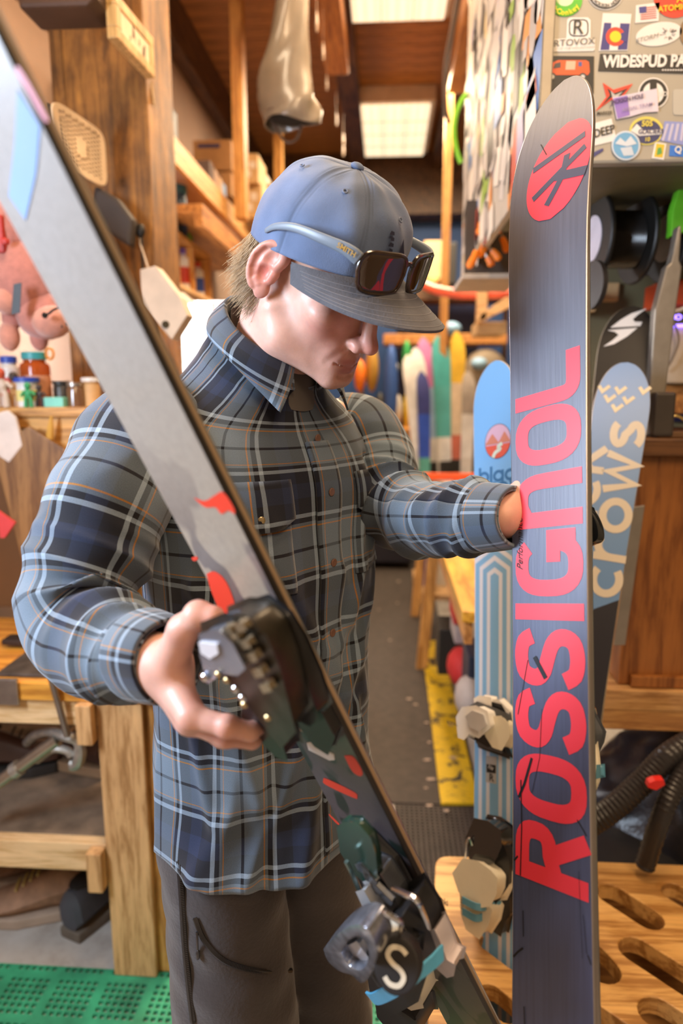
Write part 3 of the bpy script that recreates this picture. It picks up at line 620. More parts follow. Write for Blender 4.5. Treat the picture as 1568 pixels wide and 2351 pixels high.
# ---- sunglasses resting on the brim
SG = thing('sunglasses', 'tortoiseshell sunglasses with brown lenses resting on the brim of the cap', 'sunglasses', h2w((0, .12, .05)))
tort = mat('dark_tortoise_frame', (.030, .016, .010), .22, 0, .8, 60, coat=.6); gt = mat('grey_temple', (.18, .22, .27), .4, 0, .06)
def lens_outline(s, n=40, g=0.0):
    out = []
    for k in range(n):
        a = 2*PI*k/n; ex = .52; cx_ = math.copysign(abs(math.cos(a))**ex, math.cos(a)); sy = math.copysign(abs(math.sin(a))**ex, math.sin(a)); out.append(((.0330+g)*cx_*(1-.06*(sy < 0)), (.0230+g)*sy))
    return out
GC = np.array([0, .1230, .0690])
def glp(x, z): return h2w(GC+np.array([x, .004-(x*x)*3.4-(.22*abs(z) if False else 0)+.14*z*-1, z-(abs(x))*.05]))
lm, t, b = nt('brown_lens'); b.inputs['Base Color'].default_value = (.035, .014, .006, 1); b.inputs['Roughness'].default_value = .05; b.inputs['Coat Weight'].default_value = 1; b.inputs['Coat Roughness'].default_value = .03; b.inputs['Specular IOR Level'].default_value = .8
for s in (-1, 1):
    ol = lens_outline(s); xc = .0395*s; pts = [glp(xc+a, c) for a, c in ol]; MB().tube(pts, .0026, 8, closed=True).build('rim', tort, SG, smooth=True)
    V = [glp(xc, 0)]; Fc = []
    for rr in (.5, .8, 1.0): V += [glp(xc+a*rr, c*rr)-HF*0 for a, c in ol]
    n = len(ol)
    Fc += [(0, 1+k, 1+(k+1) % n) for k in range(n)]
    for r_ in (0, 1): Fc += [(1+r_*n+k, 1+(r_+1)*n+k, 1+(r_+1)*n+(k+1) % n, 1+r_*n+(k+1) % n) for k in range(n)]
    me = rawmesh('lens', V, Fc, lm, True); o = part('lens', me, SG); q = o.modifiers.new('t', 'SOLIDIFY'); q.thickness = .0018
    a0 = glp(.0735*s, .012); pts = [a0, h2w((.0815*s, .092, .081)), h2w((.0910*s, .058, .078)), h2w((.0935*s, .020, .071)), h2w((.091*s, -.010, .058)), h2w((.086*s, -.028, .044))]
    path = catmull(pts, 26); V = []
    for i, p in enumerate(path):
        d = nrm(path[min(i+1, 25)]-path[max(i-1, 0)]); hgt = np.interp(i, [0, 3, 8, 14, 20, 25], [.0085, .0085, .0065, .0052, .004, .003]); u = nrm(HU-d*(HU@d)); sd_ = np.cross(d, u)
        for k in range(10): f = 2*PI*k/10; V.append(p+u*hgt*math.sin(f)+sd_*.0018*math.cos(f))
    me = rawmesh('temple', V, gridfaces(26, 10)+[tuple(range(10))[::-1], tuple(range(250, 260))], gt, True); part('temple', me, SG)
    if s < 0:
        tv, tf = text_mesh('SMITH', .0085, .02); d = nrm(path[7]-path[2]); u = nrm(HU-d*(HU@d)); nn = nrm(np.cross(d, u)); nn = nn if nn@(cC-path[5]) > 0 else -nn
        X = -d if (-d)@cR > 0 else d; o_ = path[5]+nn*.0024
        MB().add([o_+X*v[0]+u*v[1] for v in tv], tf).build('printed_name', mat('gold_print', (.85, .55, .15), .3, .6), SG)
MB().tube([glp(-.0075, .010), glp(-.003, .0125), glp(.003, .0125), glp(.0075, .010)], .0028, 8).build('bridge', tort, SG, smooth=True)
# ================================================================ SKIS
class Ski:
    def __init__(s, p0, S, W, N, t0, t1, hw, thick, rock, tiplen, taillen=.05, top_side=1, rad=.62):
        s.p0 = np.asarray(p0, float); s.S, s.W, s.N = [np.asarray(q, float) for q in (S, W, N)]; s.t0, s.t1, s.hw, s.th, s.rock, s.tl, s.bl, s.top = t0, t1, hw, thick, rock, tiplen, taillen, top_side; s.rad = rad
    def half(s, t):
        h = s.hw(t)
        if t > s.t1-s.tl: q = (t-(s.t1-s.tl))/s.tl; h = h*max(0, 1-q**2.2)**s.rad
        if t < s.t0+s.bl: q = ((s.t0+s.bl)-t)/s.bl; h = h*max(0, 1-q**3)**.4
        return max(h, .0008)
    def pt(s, t, w, n=0.0): return s.p0+s.S*t+s.W*w+s.N*(n+s.rock(t))
    def px(s, px, py, n=0.0):        # point of the plane n above the face that a pixel shows
        r = _ray(px, py); k = ((s.p0+s.N*n-cC)@s.N)/(r@s.N); return cC+r*k
    def tw(s, q): d = np.asarray(q)-s.p0; return d@s.S, d@s.W
    def build(s, name, label, group, face_mat, back_mat, side_mat, edge_mat, face_name, back_name):
        th = thing(name, label, 'ski', s.pt(s.t0, 0), group); ts = np.concatenate([np.linspace(s.t0, s.t0+s.bl, 8)[:-1], np.linspace(s.t0+s.bl, s.t1-s.tl, 46)[:-1], s.t1-s.tl*(1-np.linspace(0, 1, 26)**.6)]); K = 9
        def sheet(nm, n, m):
            V = []; UV = []
            for t in ts:
                h = s.half(t)-.0010
                for k in np.linspace(-1, 1, K): V.append(s.pt(t, k*h, n(t))); UV.append((k*h, t))
            part(nm, rawmesh(nm, V, gridfaces(len(ts), K, False), m, True, uv=np.array(UV)), th)
        f = lambda t: 0.0; bk = lambda t: -s.th(t)
        sheet(face_name, f, face_mat); sheet(back_name, bk, back_mat)
        V = []; UV = []; ring = []
        for sg in (1, -1):
            tt = ts if sg > 0 else ts[::-1]
            for t in tt:
                h = s.half(t)
                for i, (a, n) in enumerate(((h-.0012, 0), (h, -.0006), (h, -s.th(t)*.5), (h, -s.th(t)+.0022))): V.append(s.pt(t, sg*a, n)); UV.append((i, t))
        m = len(ts)*2; Fc = []
        for i in range(m):
            j = (i+1) % m
            for k in range(3): Fc.append((i*4+k, j*4+k, j*4+k+1, i*4+k+1))
        part('sidewall', rawmesh('sidewall', V, Fc, side_mat, True, uv=np.array(UV), col=None), th)
        V = []
        for sg in (1, -1):
            tt = ts if sg > 0 else ts[::-1]
            for t in tt: h = s.half(t); V += [s.pt(t, sg*h, -s.th(t)+.0022), s.pt(t, sg*(h+.0006), -s.th(t)+.001), s.pt(t, sg*(h-.002), -s.th(t)-.0002)]
        Fc = []
        for i in range(m):
            j = (i+1) % m
            for k in range(2): Fc.append((i*3+k, j*3+k, j*3+k+1, i*3+k+1))
        part('steel_edge', rawmesh('steel_edge', V, Fc, edge_mat, True), th); s.th_obj = th; return th
    def print2d(s, polys, name, m, n=.0004, parent=None, sub=0):
        """polys: list of (V (t,w), faces)"""
        V = []; Fc = []
        for i, (v, f) in enumerate(polys):
            k = len(V); V += [s.pt(a, b, n+i*.00004) for a, b in v]; Fc += [tuple(q+k for q in ff) for ff in f]
        return part(name, rawmesh(name, V, Fc, m), parent or s.th_obj)
    def prism(s, pix, n1, n0, name, m, bev=.0015, parent=None, smooth=False, label=None, taper=1.0):
        tw = [s.tw(s.px(a, b, n1)) for a, b in pix]; c = np.mean(tw, axis=0); mb = MB(); n = len(tw)
        V = [s.p0+s.S*a+s.W*b+s.N*n1 for a, b in tw]+[s.p0+s.S*(c[0]+(a-c[0])*taper)+s.W*(c[1]+(b-c[1])*taper)+s.N*n0 for a, b in tw]
        mb.add(V, [tuple(range(n)), tuple(range(n, 2*n))[::-1]]+[(i, (i+1) % n, (i+1) % n+n, i+n) for i in range(n)])
        return mb.build(name, m, parent or s.th_obj, bev=bev, smooth=smooth, label=label)
    def rod(s, pix, r, name, m, parent=None, n=8, sm=True, label=None):
        pts = [s.px(a, b, h) for a, b, h in pix]; pts = catmull(pts, max(2, len(pts)*5)) if sm and len(pts) > 2 else pts
        return MB().tube(pts, r, n).build(name, m, parent or s.th_obj, smooth=True, label=label)
    def band(s, pix, wd, name, m, parent=None, th=.0012, axis=None, label=None):
        pts = catmull([s.px(a, b, h) for a, b, h in pix], len(pix)*6); V = []; ax = s.S if axis is None else axis
        for i, p in enumerate(pts):
            d = nrm(pts[min(i+1, len(pts)-1)]-pts[max(i-1, 0)]); u = nrm(ax-d*(ax@d)); q = np.cross(d, u); V += [p+u*wd/2+q*th, p+u*wd/2-q*th, p-u*wd/2-q*th, p-u*wd/2+q*th]
        return MB().add(V, gridfaces(len(pts), 4)+[(3, 2, 1, 0), tuple(range(len(V)-4, len(V)))]).build(name, m, parent or s.th_obj, smooth=True, label=label)
steel = mat('ski_steel_edge', (.55, .56, .60), .28, 1); chrome = mat('bright_chrome', (.75, .76, .80), .16, 1, .03); blkpl = mat('black_plastic', (.014, .014, .016), .32, 0, .2, 30); gunm = mat('gunmetal_plastic', (.12, .13, .15), .30, .5, .2, 40)
cream = mat('cream_plastic', (.72, .66, .52), .42, 0, .05); offw = mat('off_white_plastic', (.80, .78, .74), .38, 0, .04); silv = mat('silver_grey_plastic', (.55, .56, .58), .35, .3); goldm = mat('gold_screw', (.75, .56, .28), .3, 1)
def printm(name, c, r=.45): return mat(name, c, r, 0, .04, 8)
# ---------------- ski held on the left
S = nrm(camv(-.36407512, .84671787, -.3879667)); W = nrm(camv(.69567871, -.02973702, -.71773731)); N = nrm(camv(-.61925798, -.53121047, -.57821708))
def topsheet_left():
    m, t, b = nt('grey_green_topsheet_with_glare'); uvn = t.nodes.new('ShaderNodeUVMap'); sp = t.nodes.new('ShaderNodeSeparateXYZ'); lk(t, uvn.outputs[0], sp.inputs[0])
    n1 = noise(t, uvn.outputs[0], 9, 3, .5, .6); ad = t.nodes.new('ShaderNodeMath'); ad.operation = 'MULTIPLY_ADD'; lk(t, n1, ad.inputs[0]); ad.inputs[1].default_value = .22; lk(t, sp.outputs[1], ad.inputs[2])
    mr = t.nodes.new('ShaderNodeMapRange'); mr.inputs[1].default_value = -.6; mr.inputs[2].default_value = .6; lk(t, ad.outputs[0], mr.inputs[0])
    base = ramp(t, mr.outputs[0], [(0, (.012, .016, .016)), (.34, (.014, .030, .026)), (.50, (.016, .032, .030)), (.535, (.05, .045, .05)), (.56, (.40, .32, .235)), (.70, (.39, .325, .25)), (.82, (.38, .345, .30)), (1, (.38, .385, .39))])  # print ramp; its pale and beige upper stops include painted glare and reflection
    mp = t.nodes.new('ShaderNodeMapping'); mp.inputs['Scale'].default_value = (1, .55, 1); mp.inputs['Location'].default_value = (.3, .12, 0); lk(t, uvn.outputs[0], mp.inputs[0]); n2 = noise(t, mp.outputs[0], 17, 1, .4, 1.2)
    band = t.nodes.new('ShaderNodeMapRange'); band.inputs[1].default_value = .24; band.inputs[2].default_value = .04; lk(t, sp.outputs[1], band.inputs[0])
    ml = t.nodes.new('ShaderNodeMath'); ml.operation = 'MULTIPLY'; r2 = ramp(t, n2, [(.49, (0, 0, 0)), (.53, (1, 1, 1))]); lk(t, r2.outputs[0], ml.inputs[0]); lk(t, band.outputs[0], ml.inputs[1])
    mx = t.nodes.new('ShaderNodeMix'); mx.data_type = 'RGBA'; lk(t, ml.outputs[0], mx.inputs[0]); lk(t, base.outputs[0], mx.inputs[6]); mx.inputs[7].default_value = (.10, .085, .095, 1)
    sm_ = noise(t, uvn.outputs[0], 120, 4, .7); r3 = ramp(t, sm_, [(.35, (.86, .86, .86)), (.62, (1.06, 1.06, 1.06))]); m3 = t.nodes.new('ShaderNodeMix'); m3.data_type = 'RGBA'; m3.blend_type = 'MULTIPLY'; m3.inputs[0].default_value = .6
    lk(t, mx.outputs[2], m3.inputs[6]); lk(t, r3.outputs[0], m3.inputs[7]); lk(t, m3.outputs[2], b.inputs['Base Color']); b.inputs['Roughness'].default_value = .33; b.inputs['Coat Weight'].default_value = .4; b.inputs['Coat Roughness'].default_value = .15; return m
def hwL(t): return .0495+.0105*(abs(t+.02)/.8)**2
skL = Ski(P(629.5, 1500, .627), S, W, N, -.93, .86, hwL, lambda t: .006+.0065*max(0, 1-(abs(t+.1)/.85)**2), lambda t: .35*max(0, t-.58)**2, .14)
sidem, t, b = nt('black_and_tan_sidewall'); uvn = t.nodes.new('ShaderNodeUVMap'); sp = t.nodes.new('ShaderNodeSeparateXYZ'); lk(t, uvn.outputs[0], sp.inputs[0]); dv = t.nodes.new('ShaderNodeMath'); dv.operation = 'MULTIPLY'; dv.inputs[1].default_value = 1/3; lk(t, sp.outputs[0], dv.inputs[0])
r = ramp(t, dv.outputs[0], [(0, (.018, .015, .014)), (.62, (.02, .016, .014)), (.72, (.30, .21, .13))]); lk(t, r.outputs[0], b.inputs['Base Color']); b.inputs['Roughness'].default_value = .4
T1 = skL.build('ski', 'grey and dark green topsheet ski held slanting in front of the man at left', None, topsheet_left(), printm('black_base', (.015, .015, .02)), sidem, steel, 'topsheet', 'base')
redp = printm('red_orange_print', (.80, .055, .025)); skr = random.Random(3)
def blob_px(ski, pix, name, m, n=.0004):
    tw = [ski.tw(ski.px(a, b, n)) for a, b in pix]; k = len(tw)*5; cl = catmull(tw+[tw[0]], k)[:-1]; V = [ski.pt(a, b, n) for a, b in cl]; return part(name, rawmesh(name, V, [tuple(range(len(V)))], m), ski.th_obj)
for pix in ([(474, 1318), (492, 1312), (515, 1330), (532, 1365), (541, 1402), (528, 1410), (505, 1400), (486, 1360)], [(444, 1142), (470, 1150), (492, 1138), (512, 1130), (536, 1165), (538, 1180), (524, 1172), (508, 1180), (494, 1165), (470, 1164)],
            [(640, 1472), (660, 1450), (690, 1490), (716, 1545), (718, 1560), (690, 1540), (668, 1510)], [(790, 1735), (812, 1738), (832, 1772), (826, 1782), (808, 1770)], [(903, 2020), (930, 2040), (960, 2085), (1000, 2120), (1008, 2128), (985, 2118), (945, 2080)], [(440, 1280), (452, 1278), (452, 1286), (443, 1287)], [(755, 1868), (778, 1890), (774, 1892), (757, 1874)]):
    blob_px(skL, pix, 'printed_leaf', redp)
blob_px(skL, [(742, 1790), (750, 1788), (812, 1818), (820, 1830), (812, 1832), (748, 1802)], 'red_dash', redp)
skL.prism([(704, 1706), (712, 1704), (766, 1732), (768, 1745), (756, 1746), (708, 1722)], .0006, 0, 'white_sticker', printm('white_sticker', (.78, .80, .82)), .0001)
skL.prism([(655, 1626), (668, 1628), (712, 1668), (720, 1686), (706, 1684), (668, 1668)], .010, .006, 'beige_pad', mat('beige_pad', (.55, .42, .36), .5), .0008)
skL.prism([(40, 205), (92, 290), (82, 400), (58, 505), (20, 450), (34, 330)], .0006, 0, 'blue_tape', printm('pale_blue_tape', (.24, .38, .66), .7), .0001)
blob_px(skL, [(40, 150), (66, 190), (108, 270), (100, 275), (66, 215), (36, 165)], 'pink_mark', printm('pink_print', (.62, .22, .28)))
# toe piece (in his hand)
skL.prism([(545, 1425), (575, 1405), (612, 1432), (660, 1500), (716, 1600), (765, 1690), (750, 1730), (722, 1712), (650, 1620), (590, 1540)], .012, 0, 'mounting_plate', blkpl, .002)
toe = skL.prism([(560, 1412), (585, 1405), (632, 1440), (664, 1490), (700, 1570), (724, 1640), (706, 1660), (668, 1640), (612, 1560), (572, 1480)], .030, .012, 'toe_housing', blkpl, .004, smooth=True)
skL.prism([(470, 1440), (520, 1420), (565, 1424), (604, 1462), (632, 1530), (650, 1600), (668, 1672), (640, 1706), (606, 1660), (560, 1600), (505, 1540), (476, 1500)], .056, .030, 'toe_body', mat('olive_black_plastic', (.022, .018, .012), .35, .2, .4, 60), .005, smooth=True, taper=.92)
skL.prism([(462, 1462), (500, 1452), (530, 1480), (556, 1530), (540, 1545), (505, 1540), (478, 1560), (464, 1510)], .068, .045, 'toe_cover', mat('silver_blue_plastic', (.30, .32, .38), .22, .6), .003, smooth=True)
skL.prism([(456, 1476), (496, 1480), (500, 1500), (480, 1512), (462, 1500)], .070, .066, 'white_label', printm('white_label', (.75, .73, .76)), .0006)
blob = None
for q in ((470, 1555, 11), (500, 1548, 7), (540, 1582, 9), (556, 1602, 9), (560, 1618, 8), (614, 1648, 7), (520, 1562, 7)):
    c = skL.px(q[0], q[1], .070); MB().ball(c, (q[2]*.0005, q[2]*.0004, q[2]*.0003), 10, skL.W, skL.S, skL.N).build('screw', goldm if q[2] in (7, 8) else chrome, T1, smooth=True)
for q in ((535, 1465), (560, 1480), (575, 1510), (590, 1545), (608, 1580), (550, 1440), (520, 1450)):
    skL.prism([(q[0]-12, q[1]-5), (q[0]+6, q[1]-9), (q[0]+14, q[1]+6), (q[0]-4, q[1]+10)], .064, .058, 'rib', mat('tan_metal', (.36, .29, .19), .35, .7), .001)
skL.prism([(566, 1436), (596, 1436), (604, 1450), (570, 1452)], .034, .028, 'roller', mat('gloss_black', (.01, .012, .016), .08, 0, coat=1), .003, smooth=True)
skL.prism([(572, 1600), (606, 1650), (640, 1700), (652, 1740), (630, 1732), (590, 1690), (560, 1650)], .052, .030, 'toe_wing', blkpl, .004, smooth=True)
# heel piece and brake
skL.prism([(800, 1960), (842, 1930), (900, 1990), (960, 2100), (1010, 2210), (1010, 2250), (940, 2210), (870, 2120)], .014, 0, 'heel_plate', blkpl, .003)
skL.prism([(778, 1904), (796, 1892), (822, 1894), (846, 1922), (856, 1955), (862, 2010), (845, 2030), (812, 2004), (786, 1960)], .040, .032, 'heel_blade', mat('dark_green_plastic', (.02, .055, .042), .2, 0, coat=.5), .003, smooth=True)
for x, y in ((830, 2000), (848, 2022), (866, 2050), (884, 2068), (852, 2060)):
    skL.prism([(x-14, y-14), (x-4, y-16), (x+16, y+4), (x+12, y+10), (x-8, y-2)], .042, .036, 'spring_rib', gunm, .001)
skL.prism([(826, 1990), (870, 2010), (902, 2060), (928, 2120), (936, 2160), (900, 2150), (850, 2080)], .034, .012, 'heel_track', gunm, .003)
skL.prism([(870, 2140), (912, 2118), (940, 2160), (968, 2230), (950, 2290), (900, 2320), (858, 2290), (850, 2230)], .060, .012, 'heel_body', blkpl, .006, smooth=True)
skL.prism([(856, 2140), (880, 2132), (902, 2146), (912, 2160), (888, 2172), (862, 2156)], .070, .058, 'heel_cap', cream, .002, smooth=True)
lev = [(742, 2180), (775, 2145), (812, 2124), (842, 2132), (858, 2160), (866, 2195), (850, 2240), (830, 2258), (808, 2240), (778, 2230), (752, 2206)]
hole = [(782, 2186), (800, 2160), (824, 2150), (840, 2168), (846, 2196), (836, 2222), (818, 2226), (796, 2212)]
def ringprism(ski, outer, inner, n1, n0, name, m, parent=None):
    o = catmull([ski.tw(ski.px(a, b, n1)) for a, b in outer]+[ski.tw(ski.px(*outer[0], n1))], 40)[:-1]; i = catmull([ski.tw(ski.px(a, b, n1)) for a, b in inner]+[ski.tw(ski.px(*inner[0], n1))], 40)[:-1]
    k = len(o); 
    def L(q, n): return [ski.p0+ski.S*a+ski.W*b+ski.N*n for a, b in q]
    V = L(o, n1)+L(i, n1)+L(i, n0)+L(o, n0); Fc = []
    for j in range(k):
        j2 = (j+1) % k
        for a in range(4): b_ = (a+1) % 4; Fc.append((a*k+j, a*k+j2, b_*k+j2, b_*k+j))
    return MB().add(V, Fc).build(name, m, parent or ski.th_obj, bev=.002, smooth=True)
ringprism(skL, lev, hole, .098, .075, 'heel_lever', mat('smoked_silver', (.30, .32, .38), .2, .7, .5, 60))
skL.prism([(796, 2182), (822, 2170), (838, 2192), (832, 2216), (808, 2222)], .088, .070, 'lever_insert', silv, .004, smooth=True)
skL.prism([(850, 2196), (880, 2186), (910, 2184), (934, 2196), (930, 2240), (905, 2262), (868, 2262), (850, 2236)], .074, .05, 'heel_badge', mat('matt_black', (.012, .011, .012), .6), .004, smooth=True)
bc = skL.px(912, 2214, .086); bn = nrm(skL.N*.45+nrm(cC-bc)); bu = nrm(cU-bn*(cU@bn)); br0 = np.cross(bu, bn)
MB().prism([(.021*math.cos(a), .024*math.sin(a)) for a in np.linspace(0, 2*PI, 28, endpoint=False)], bc, br0, bu, bn, -.016, .004).build('badge_disc', mat('matt_black', (.012, .011, .012), .6), T1, bev=.002)
v, f = stroke(catmull([(.011, .013), (.004, .018), (-.006, .017), (-.010, .009), (-.004, .002), (.005, -.003), (.009, -.010), (.004, -.018), (-.006, -.018), (-.012, -.012)], 26), .0055); MB().add([bc+br0*q[0]*.82+bu*q[1]*.82+bn*.0050 for q in v], f).build('printed_letter', printm('cream_print', (.62, .58, .48)), T1)
v, f = stroke(catmull([(-.012, .020), (-.017, .016), (-.016, .009)], 8), .004); MB().add([bc+br0*q[0]+bu*q[1]+bn*.0050 for q in v], f).build('printed_mark', printm('cream_print', (.62, .58, .48)), T1)
skL.rod([(795, 1978, .050), (806, 2000, .050), (820, 2035, .046), (832, 2060, .044)], .0024, 'brake_arm', mat('green_grey_rod', (.16, .24, .22), .3, .8))
skL.prism([(822, 2052), (834, 2048), (858, 2090), (872, 2112), (862, 2120), (842, 2096)], .052, .040, 'brake_foot', silv, .003, smooth=True)
skL.rod([(904, 2040, .040), (930, 2052, .042), (955, 2066, .042), (968, 2090, .038), (980, 2120, .034), (990, 2150, .030)], .0032, 'brake_arm', chrome)
skL.prism([(974, 2146), (996, 2140), (1010, 2170), (1022, 2205), (1040, 2215), (1036, 2236), (1022, 2240), (1002, 2222), (988, 2190)], .034, .014, 'brake_foot', mat('lilac_white_plastic', (.66, .60, .62), .4), .003, smooth=True)
skL.rod([(868, 2115, .075), (880, 2095, .080), (902, 2106, .078), (920, 2120, .074), (918, 2146, .070)], .0024, 'wire_bail', chrome)
skL.rod([(842, 2130, .075), (852, 2122, .078), (858, 2112, .078)], .0030, 'pin', chrome)
bstrap = mat('sky_blue_rubber', (.10, .42, .68), .45)
skL.band([(1016, 2186, .040), (990, 2212, .058), (950, 2244, .078), (905, 2272, .088), (865, 2292, .090), (850, 2290, .088)], .014, 'rubber_strap', bstrap)
skL.rod([(842, 2096, .066), (838, 2118, .066)], .0035, 'blue_tab', bstrap)
skL.prism([(912, 2262), (938, 2250), (960, 2280), (968, 2310), (940, 2316), (915, 2300)], .045, .01, 'heel_foot', cream, .003, smooth=True)
skL.prism([(868, 2306), (910, 2318), (950, 2345), (960, 2380), (900, 2375), (872, 2340)], .050, .01, 'tail_housing', blkpl, .005, smooth=True)
# ---------------- red-lettered ski in his far hand
S = nrm(camv(.04049358, .98646133, .15891607)); W = nrm(camv(.59932633, .10327926, -.79381442)); N = nrm(camv(-.79947997, .12738697, -.5870301))
def dark_base():
    m, t, b = nt('slate_blue_ski_base'); uvn = t.nodes.new('ShaderNodeUVMap'); mp = t.nodes.new('ShaderNodeMapping'); mp.inputs['Scale'].default_value = (220, 6, 1); lk(t, uvn.outputs[0], mp.inputs[0]); n = noise(t, mp.outputs[0], 1, 4, .7)
    sp = t.nodes.new('ShaderNodeSeparateXYZ'); lk(t, uvn.outputs[0], sp.inputs[0]); mr = t.nodes.new('ShaderNodeMapRange'); mr.inputs[1].default_value = -.6; mr.inputs[2].default_value = .75; lk(t, sp.outputs[1], mr.inputs[0])
    base = ramp(t, mr.outputs[0], [(0, (.050, .068, .150)), (.45, (.058, .070, .135)), (.75, (.072, .076, .105)), (1, (.085, .082, .095))]); r = ramp(t, n, [(.3, (.82, .82, .84)), (.7, (1.18, 1.18, 1.2))])
    mx = t.nodes.new('ShaderNodeMix'); mx.data_type = 'RGBA'; mx.blend_type = 'MULTIPLY'; mx.inputs[0].default_value = 1; lk(t, base.outputs[0], mx.inputs[6]); lk(t, r.outputs[0], mx.inputs[7]); lk(t, mx.outputs[2], b.inputs['Base Color'])
    b.inputs['Roughness'].default_value = .42; b.inputs['Specular IOR Level'].default_value = .8; bump(t, b, n, .15, .001); return m
def hwR(t): return .0500+.0120*((t+.2075)/.8)**2
skR = Ski(P(1258, 1400, .771), S, W, N, -1.24, .70, hwR, lambda t: .005+.006*max(0, 1-(abs(t+.3)/.9)**2), lambda t: -.55*max(0, t-.42)**2, .17, top_side=-1, rad=.52)
sw2 = mat('grey_brown_sidewall', (.20, .17, .18), .35, .3)
T2 = skR.build('ski', 'slate blue ski held upright with big red letters up its base', None, dark_base(), printm('dark_topsheet', (.02, .02, .025)), mat('silver_edge', (.50, .46, .47), .3, .9), steel, 'base', 'topsheet')
SWD = .205
def sup(cx, cy, rx, ry, a0, a1, n=16, e=.72): 
    o = []
    for i in range(n+1):
        a = math.radians(a0+(a1-a0)*i/n); c, s_ = math.cos(a), math.sin(a); o.append((cx+rx*math.copysign(abs(c)**e, c), cy+ry*math.copysign(abs(s_)**e, s_)))
    return o
def letters(c):
    h = SWD/2
    if c == 'O': return [(sup(.5, .5, .5-h, .5-h, 0, 360, 32)[:-1], 1)]
    if c == 'I': return [([(.5, 0), (.5, 1)], 0)]
    if c == 'R': return [([(h, 0), (h, 1)], 0), ([(h, 1-h), (.45, 1-h)]+sup(.45, .70, .38, .30-h, 90, -90, 12)[1:]+[(h, .40+h*.2)], 0), ([(.48, .46), (.86, 0)], 0)]
    if c == 'S': return [(catmull([(.90, .74), (.80, .86), (.62, .90), (.42, .90), (.22, .86), (.12, .75), (.13, .64), (.26, .56), (.50, .51), (.74, .45), (.87, .36), (.88, .24), (.78, .14), (.58, .10), (.38, .10), (.20, .14), (.08, .27)], 44), 0)]
    if c == 'G': return [(sup(.5, .5, .5-h, .5-h, 42, 340, 26), 0), ([(.97, .10), (.97, .42), (.55, .42)], 0)]
    if c == 'N': return [([(h, 0), (h, 1)], 0), ([(h, .80)]+sup(.5, .55, .37, .45-h, 120, 0, 10)+[(.87, 0)], 0)]
    if c == 'L': return [([(h, 1), (h, .30)]+sup(.45, .30, .45-h, .30-h, 180, 270, 8)[1:]+[(1.1, h)], 0)]
rows_ = [('R', 2030, 1893), ('O', 1877, 1741), ('S', 1716, 1590), ('S', 1572, 1449), ('I', 1450, 1360), ('G', 1364, 1231), ('N', 1203, 1087), ('O', 1060, 936), ('L', 921, 826)]
polys = []
for c, y0, y1 in rows_:
    ta = skR.tw(skR.px(1262, y0))[0]; tb = skR.tw(skR.px(1262, y1))[0]
    for pl, cl in letters(c):
        v, f = stroke([(x*(tb-ta), y*.092) for x, y in pl], SWD*.092*.98, bool(cl)); polys.append(([(ta+a, .0465-b) for a, b in v], f))
redl = printm('coral_red_letters', (.80, .045, .075), .42)
for (c, *_), in []: pass
k = 0
for c, y0, y1 in rows_:
    n = len(letters(c)); skR.print2d(polys[k:k+n], 'letter', redl); k += n
# oval logo near the tip
tc, wc = skR.tw(skR.px(1285, 338)); tc = .60
def blobtw(ski, pts, name, m, n): return ski.print2d([(pts, [tuple(range(len(pts)))])], name, m, n)
def dense(pts, ski, name, m, n):
    """fill an outline with a fine fan of strips so that it follows the curved tip"""
    pts = np.array(pts); ts = np.linspace(pts[:, 0].min()+1e-4, pts[:, 0].max()-1e-4, 26); rows2 = []
    for t in ts:
        xs = []
        for i in range(len(pts)):
            a, b = pts[i], pts[(i+1) % len(pts)]
            if (a[0]-t)*(b[0]-t) < 0: xs.append(a[1]+(b[1]-a[1])*(t-a[0])/(b[0]-a[0]))
        h = ski.half(t)-.0012; rows2.append((t, max(min(xs), -h), min(max(xs), h)))
    V = []; Fc = []
    for t, a, b in rows2:
        for q in np.linspace(a, b, 6): V.append(ski.pt(t, q, n))
    return part(name, rawmesh(name, V, gridfaces(len(rows2), 6, False), m), ski.th_obj)
ov = [(.545+.066*math.cos(a)+.010*math.sin(a), .014+.047*math.sin(a)) for a in np.linspace(0, 2*PI, 40, endpoint=False)]
dense(ov, skR, 'oval_logo', redl, .0005)
dk = printm('navy_print', (.045, .05, .085), .42)
for pl, wd in (([(.520, -.022), (.556, .052)], .009), ([(.566, -.026), (.575, .05)], .009), ([(.500, .000), (.53, .020), (.56, .026)], .009), ([(.535, .012), (.520, .055)], .012)):
    v, f = stroke(catmull(np.array(pl), 8) if len(pl) > 2 else [tuple(np.array(pl[0])*(1-q)+np.array(pl[1])*q) for q in np.linspace(0, 1, 8)], wd); skR.print2d([(v, f)], 'logo_stroke', dk, .0009)
# scratches in the base
scm = printm('black_scratch', (.006, .006, .01), .6)
for pix, wd in (([(1228, 1508), (1254, 1557)], .0052), ([(1245, 1628), (1240, 1740), (1222, 1820)], .0006), ([(1222, 1740), (1205, 1800), (1192, 1830)], .0030), ([(1197, 1790), (1199, 1900), (1196, 2010)], .0014), ([(1202, 2090), (1203, 2150)], .0012), ([(1180, 2196), (1190, 2185), (1202, 2176)], .0022), ([(1326, 1882), (1348, 1920)], .0010), ([(1213, 1515), (1190, 1640)], .0007),
                ([(1340, 2100), (1348, 2190)], .0006), ([(1204, 2310), (1206, 2351)], .0012), ([(1350, 2192), (1358, 2215)], .0010), ([(1182, 1975), (1190, 1965)], .0020), ([(1330, 2000), (1338, 2200)], .0004), ([(1222, 318), (1240, 345)], .0012)):
    v, f = stroke([skR.tw(skR.px(a, b)) for a, b in pix], wd); skR.print2d([(v, f)], 'scratch', scm, .0010)
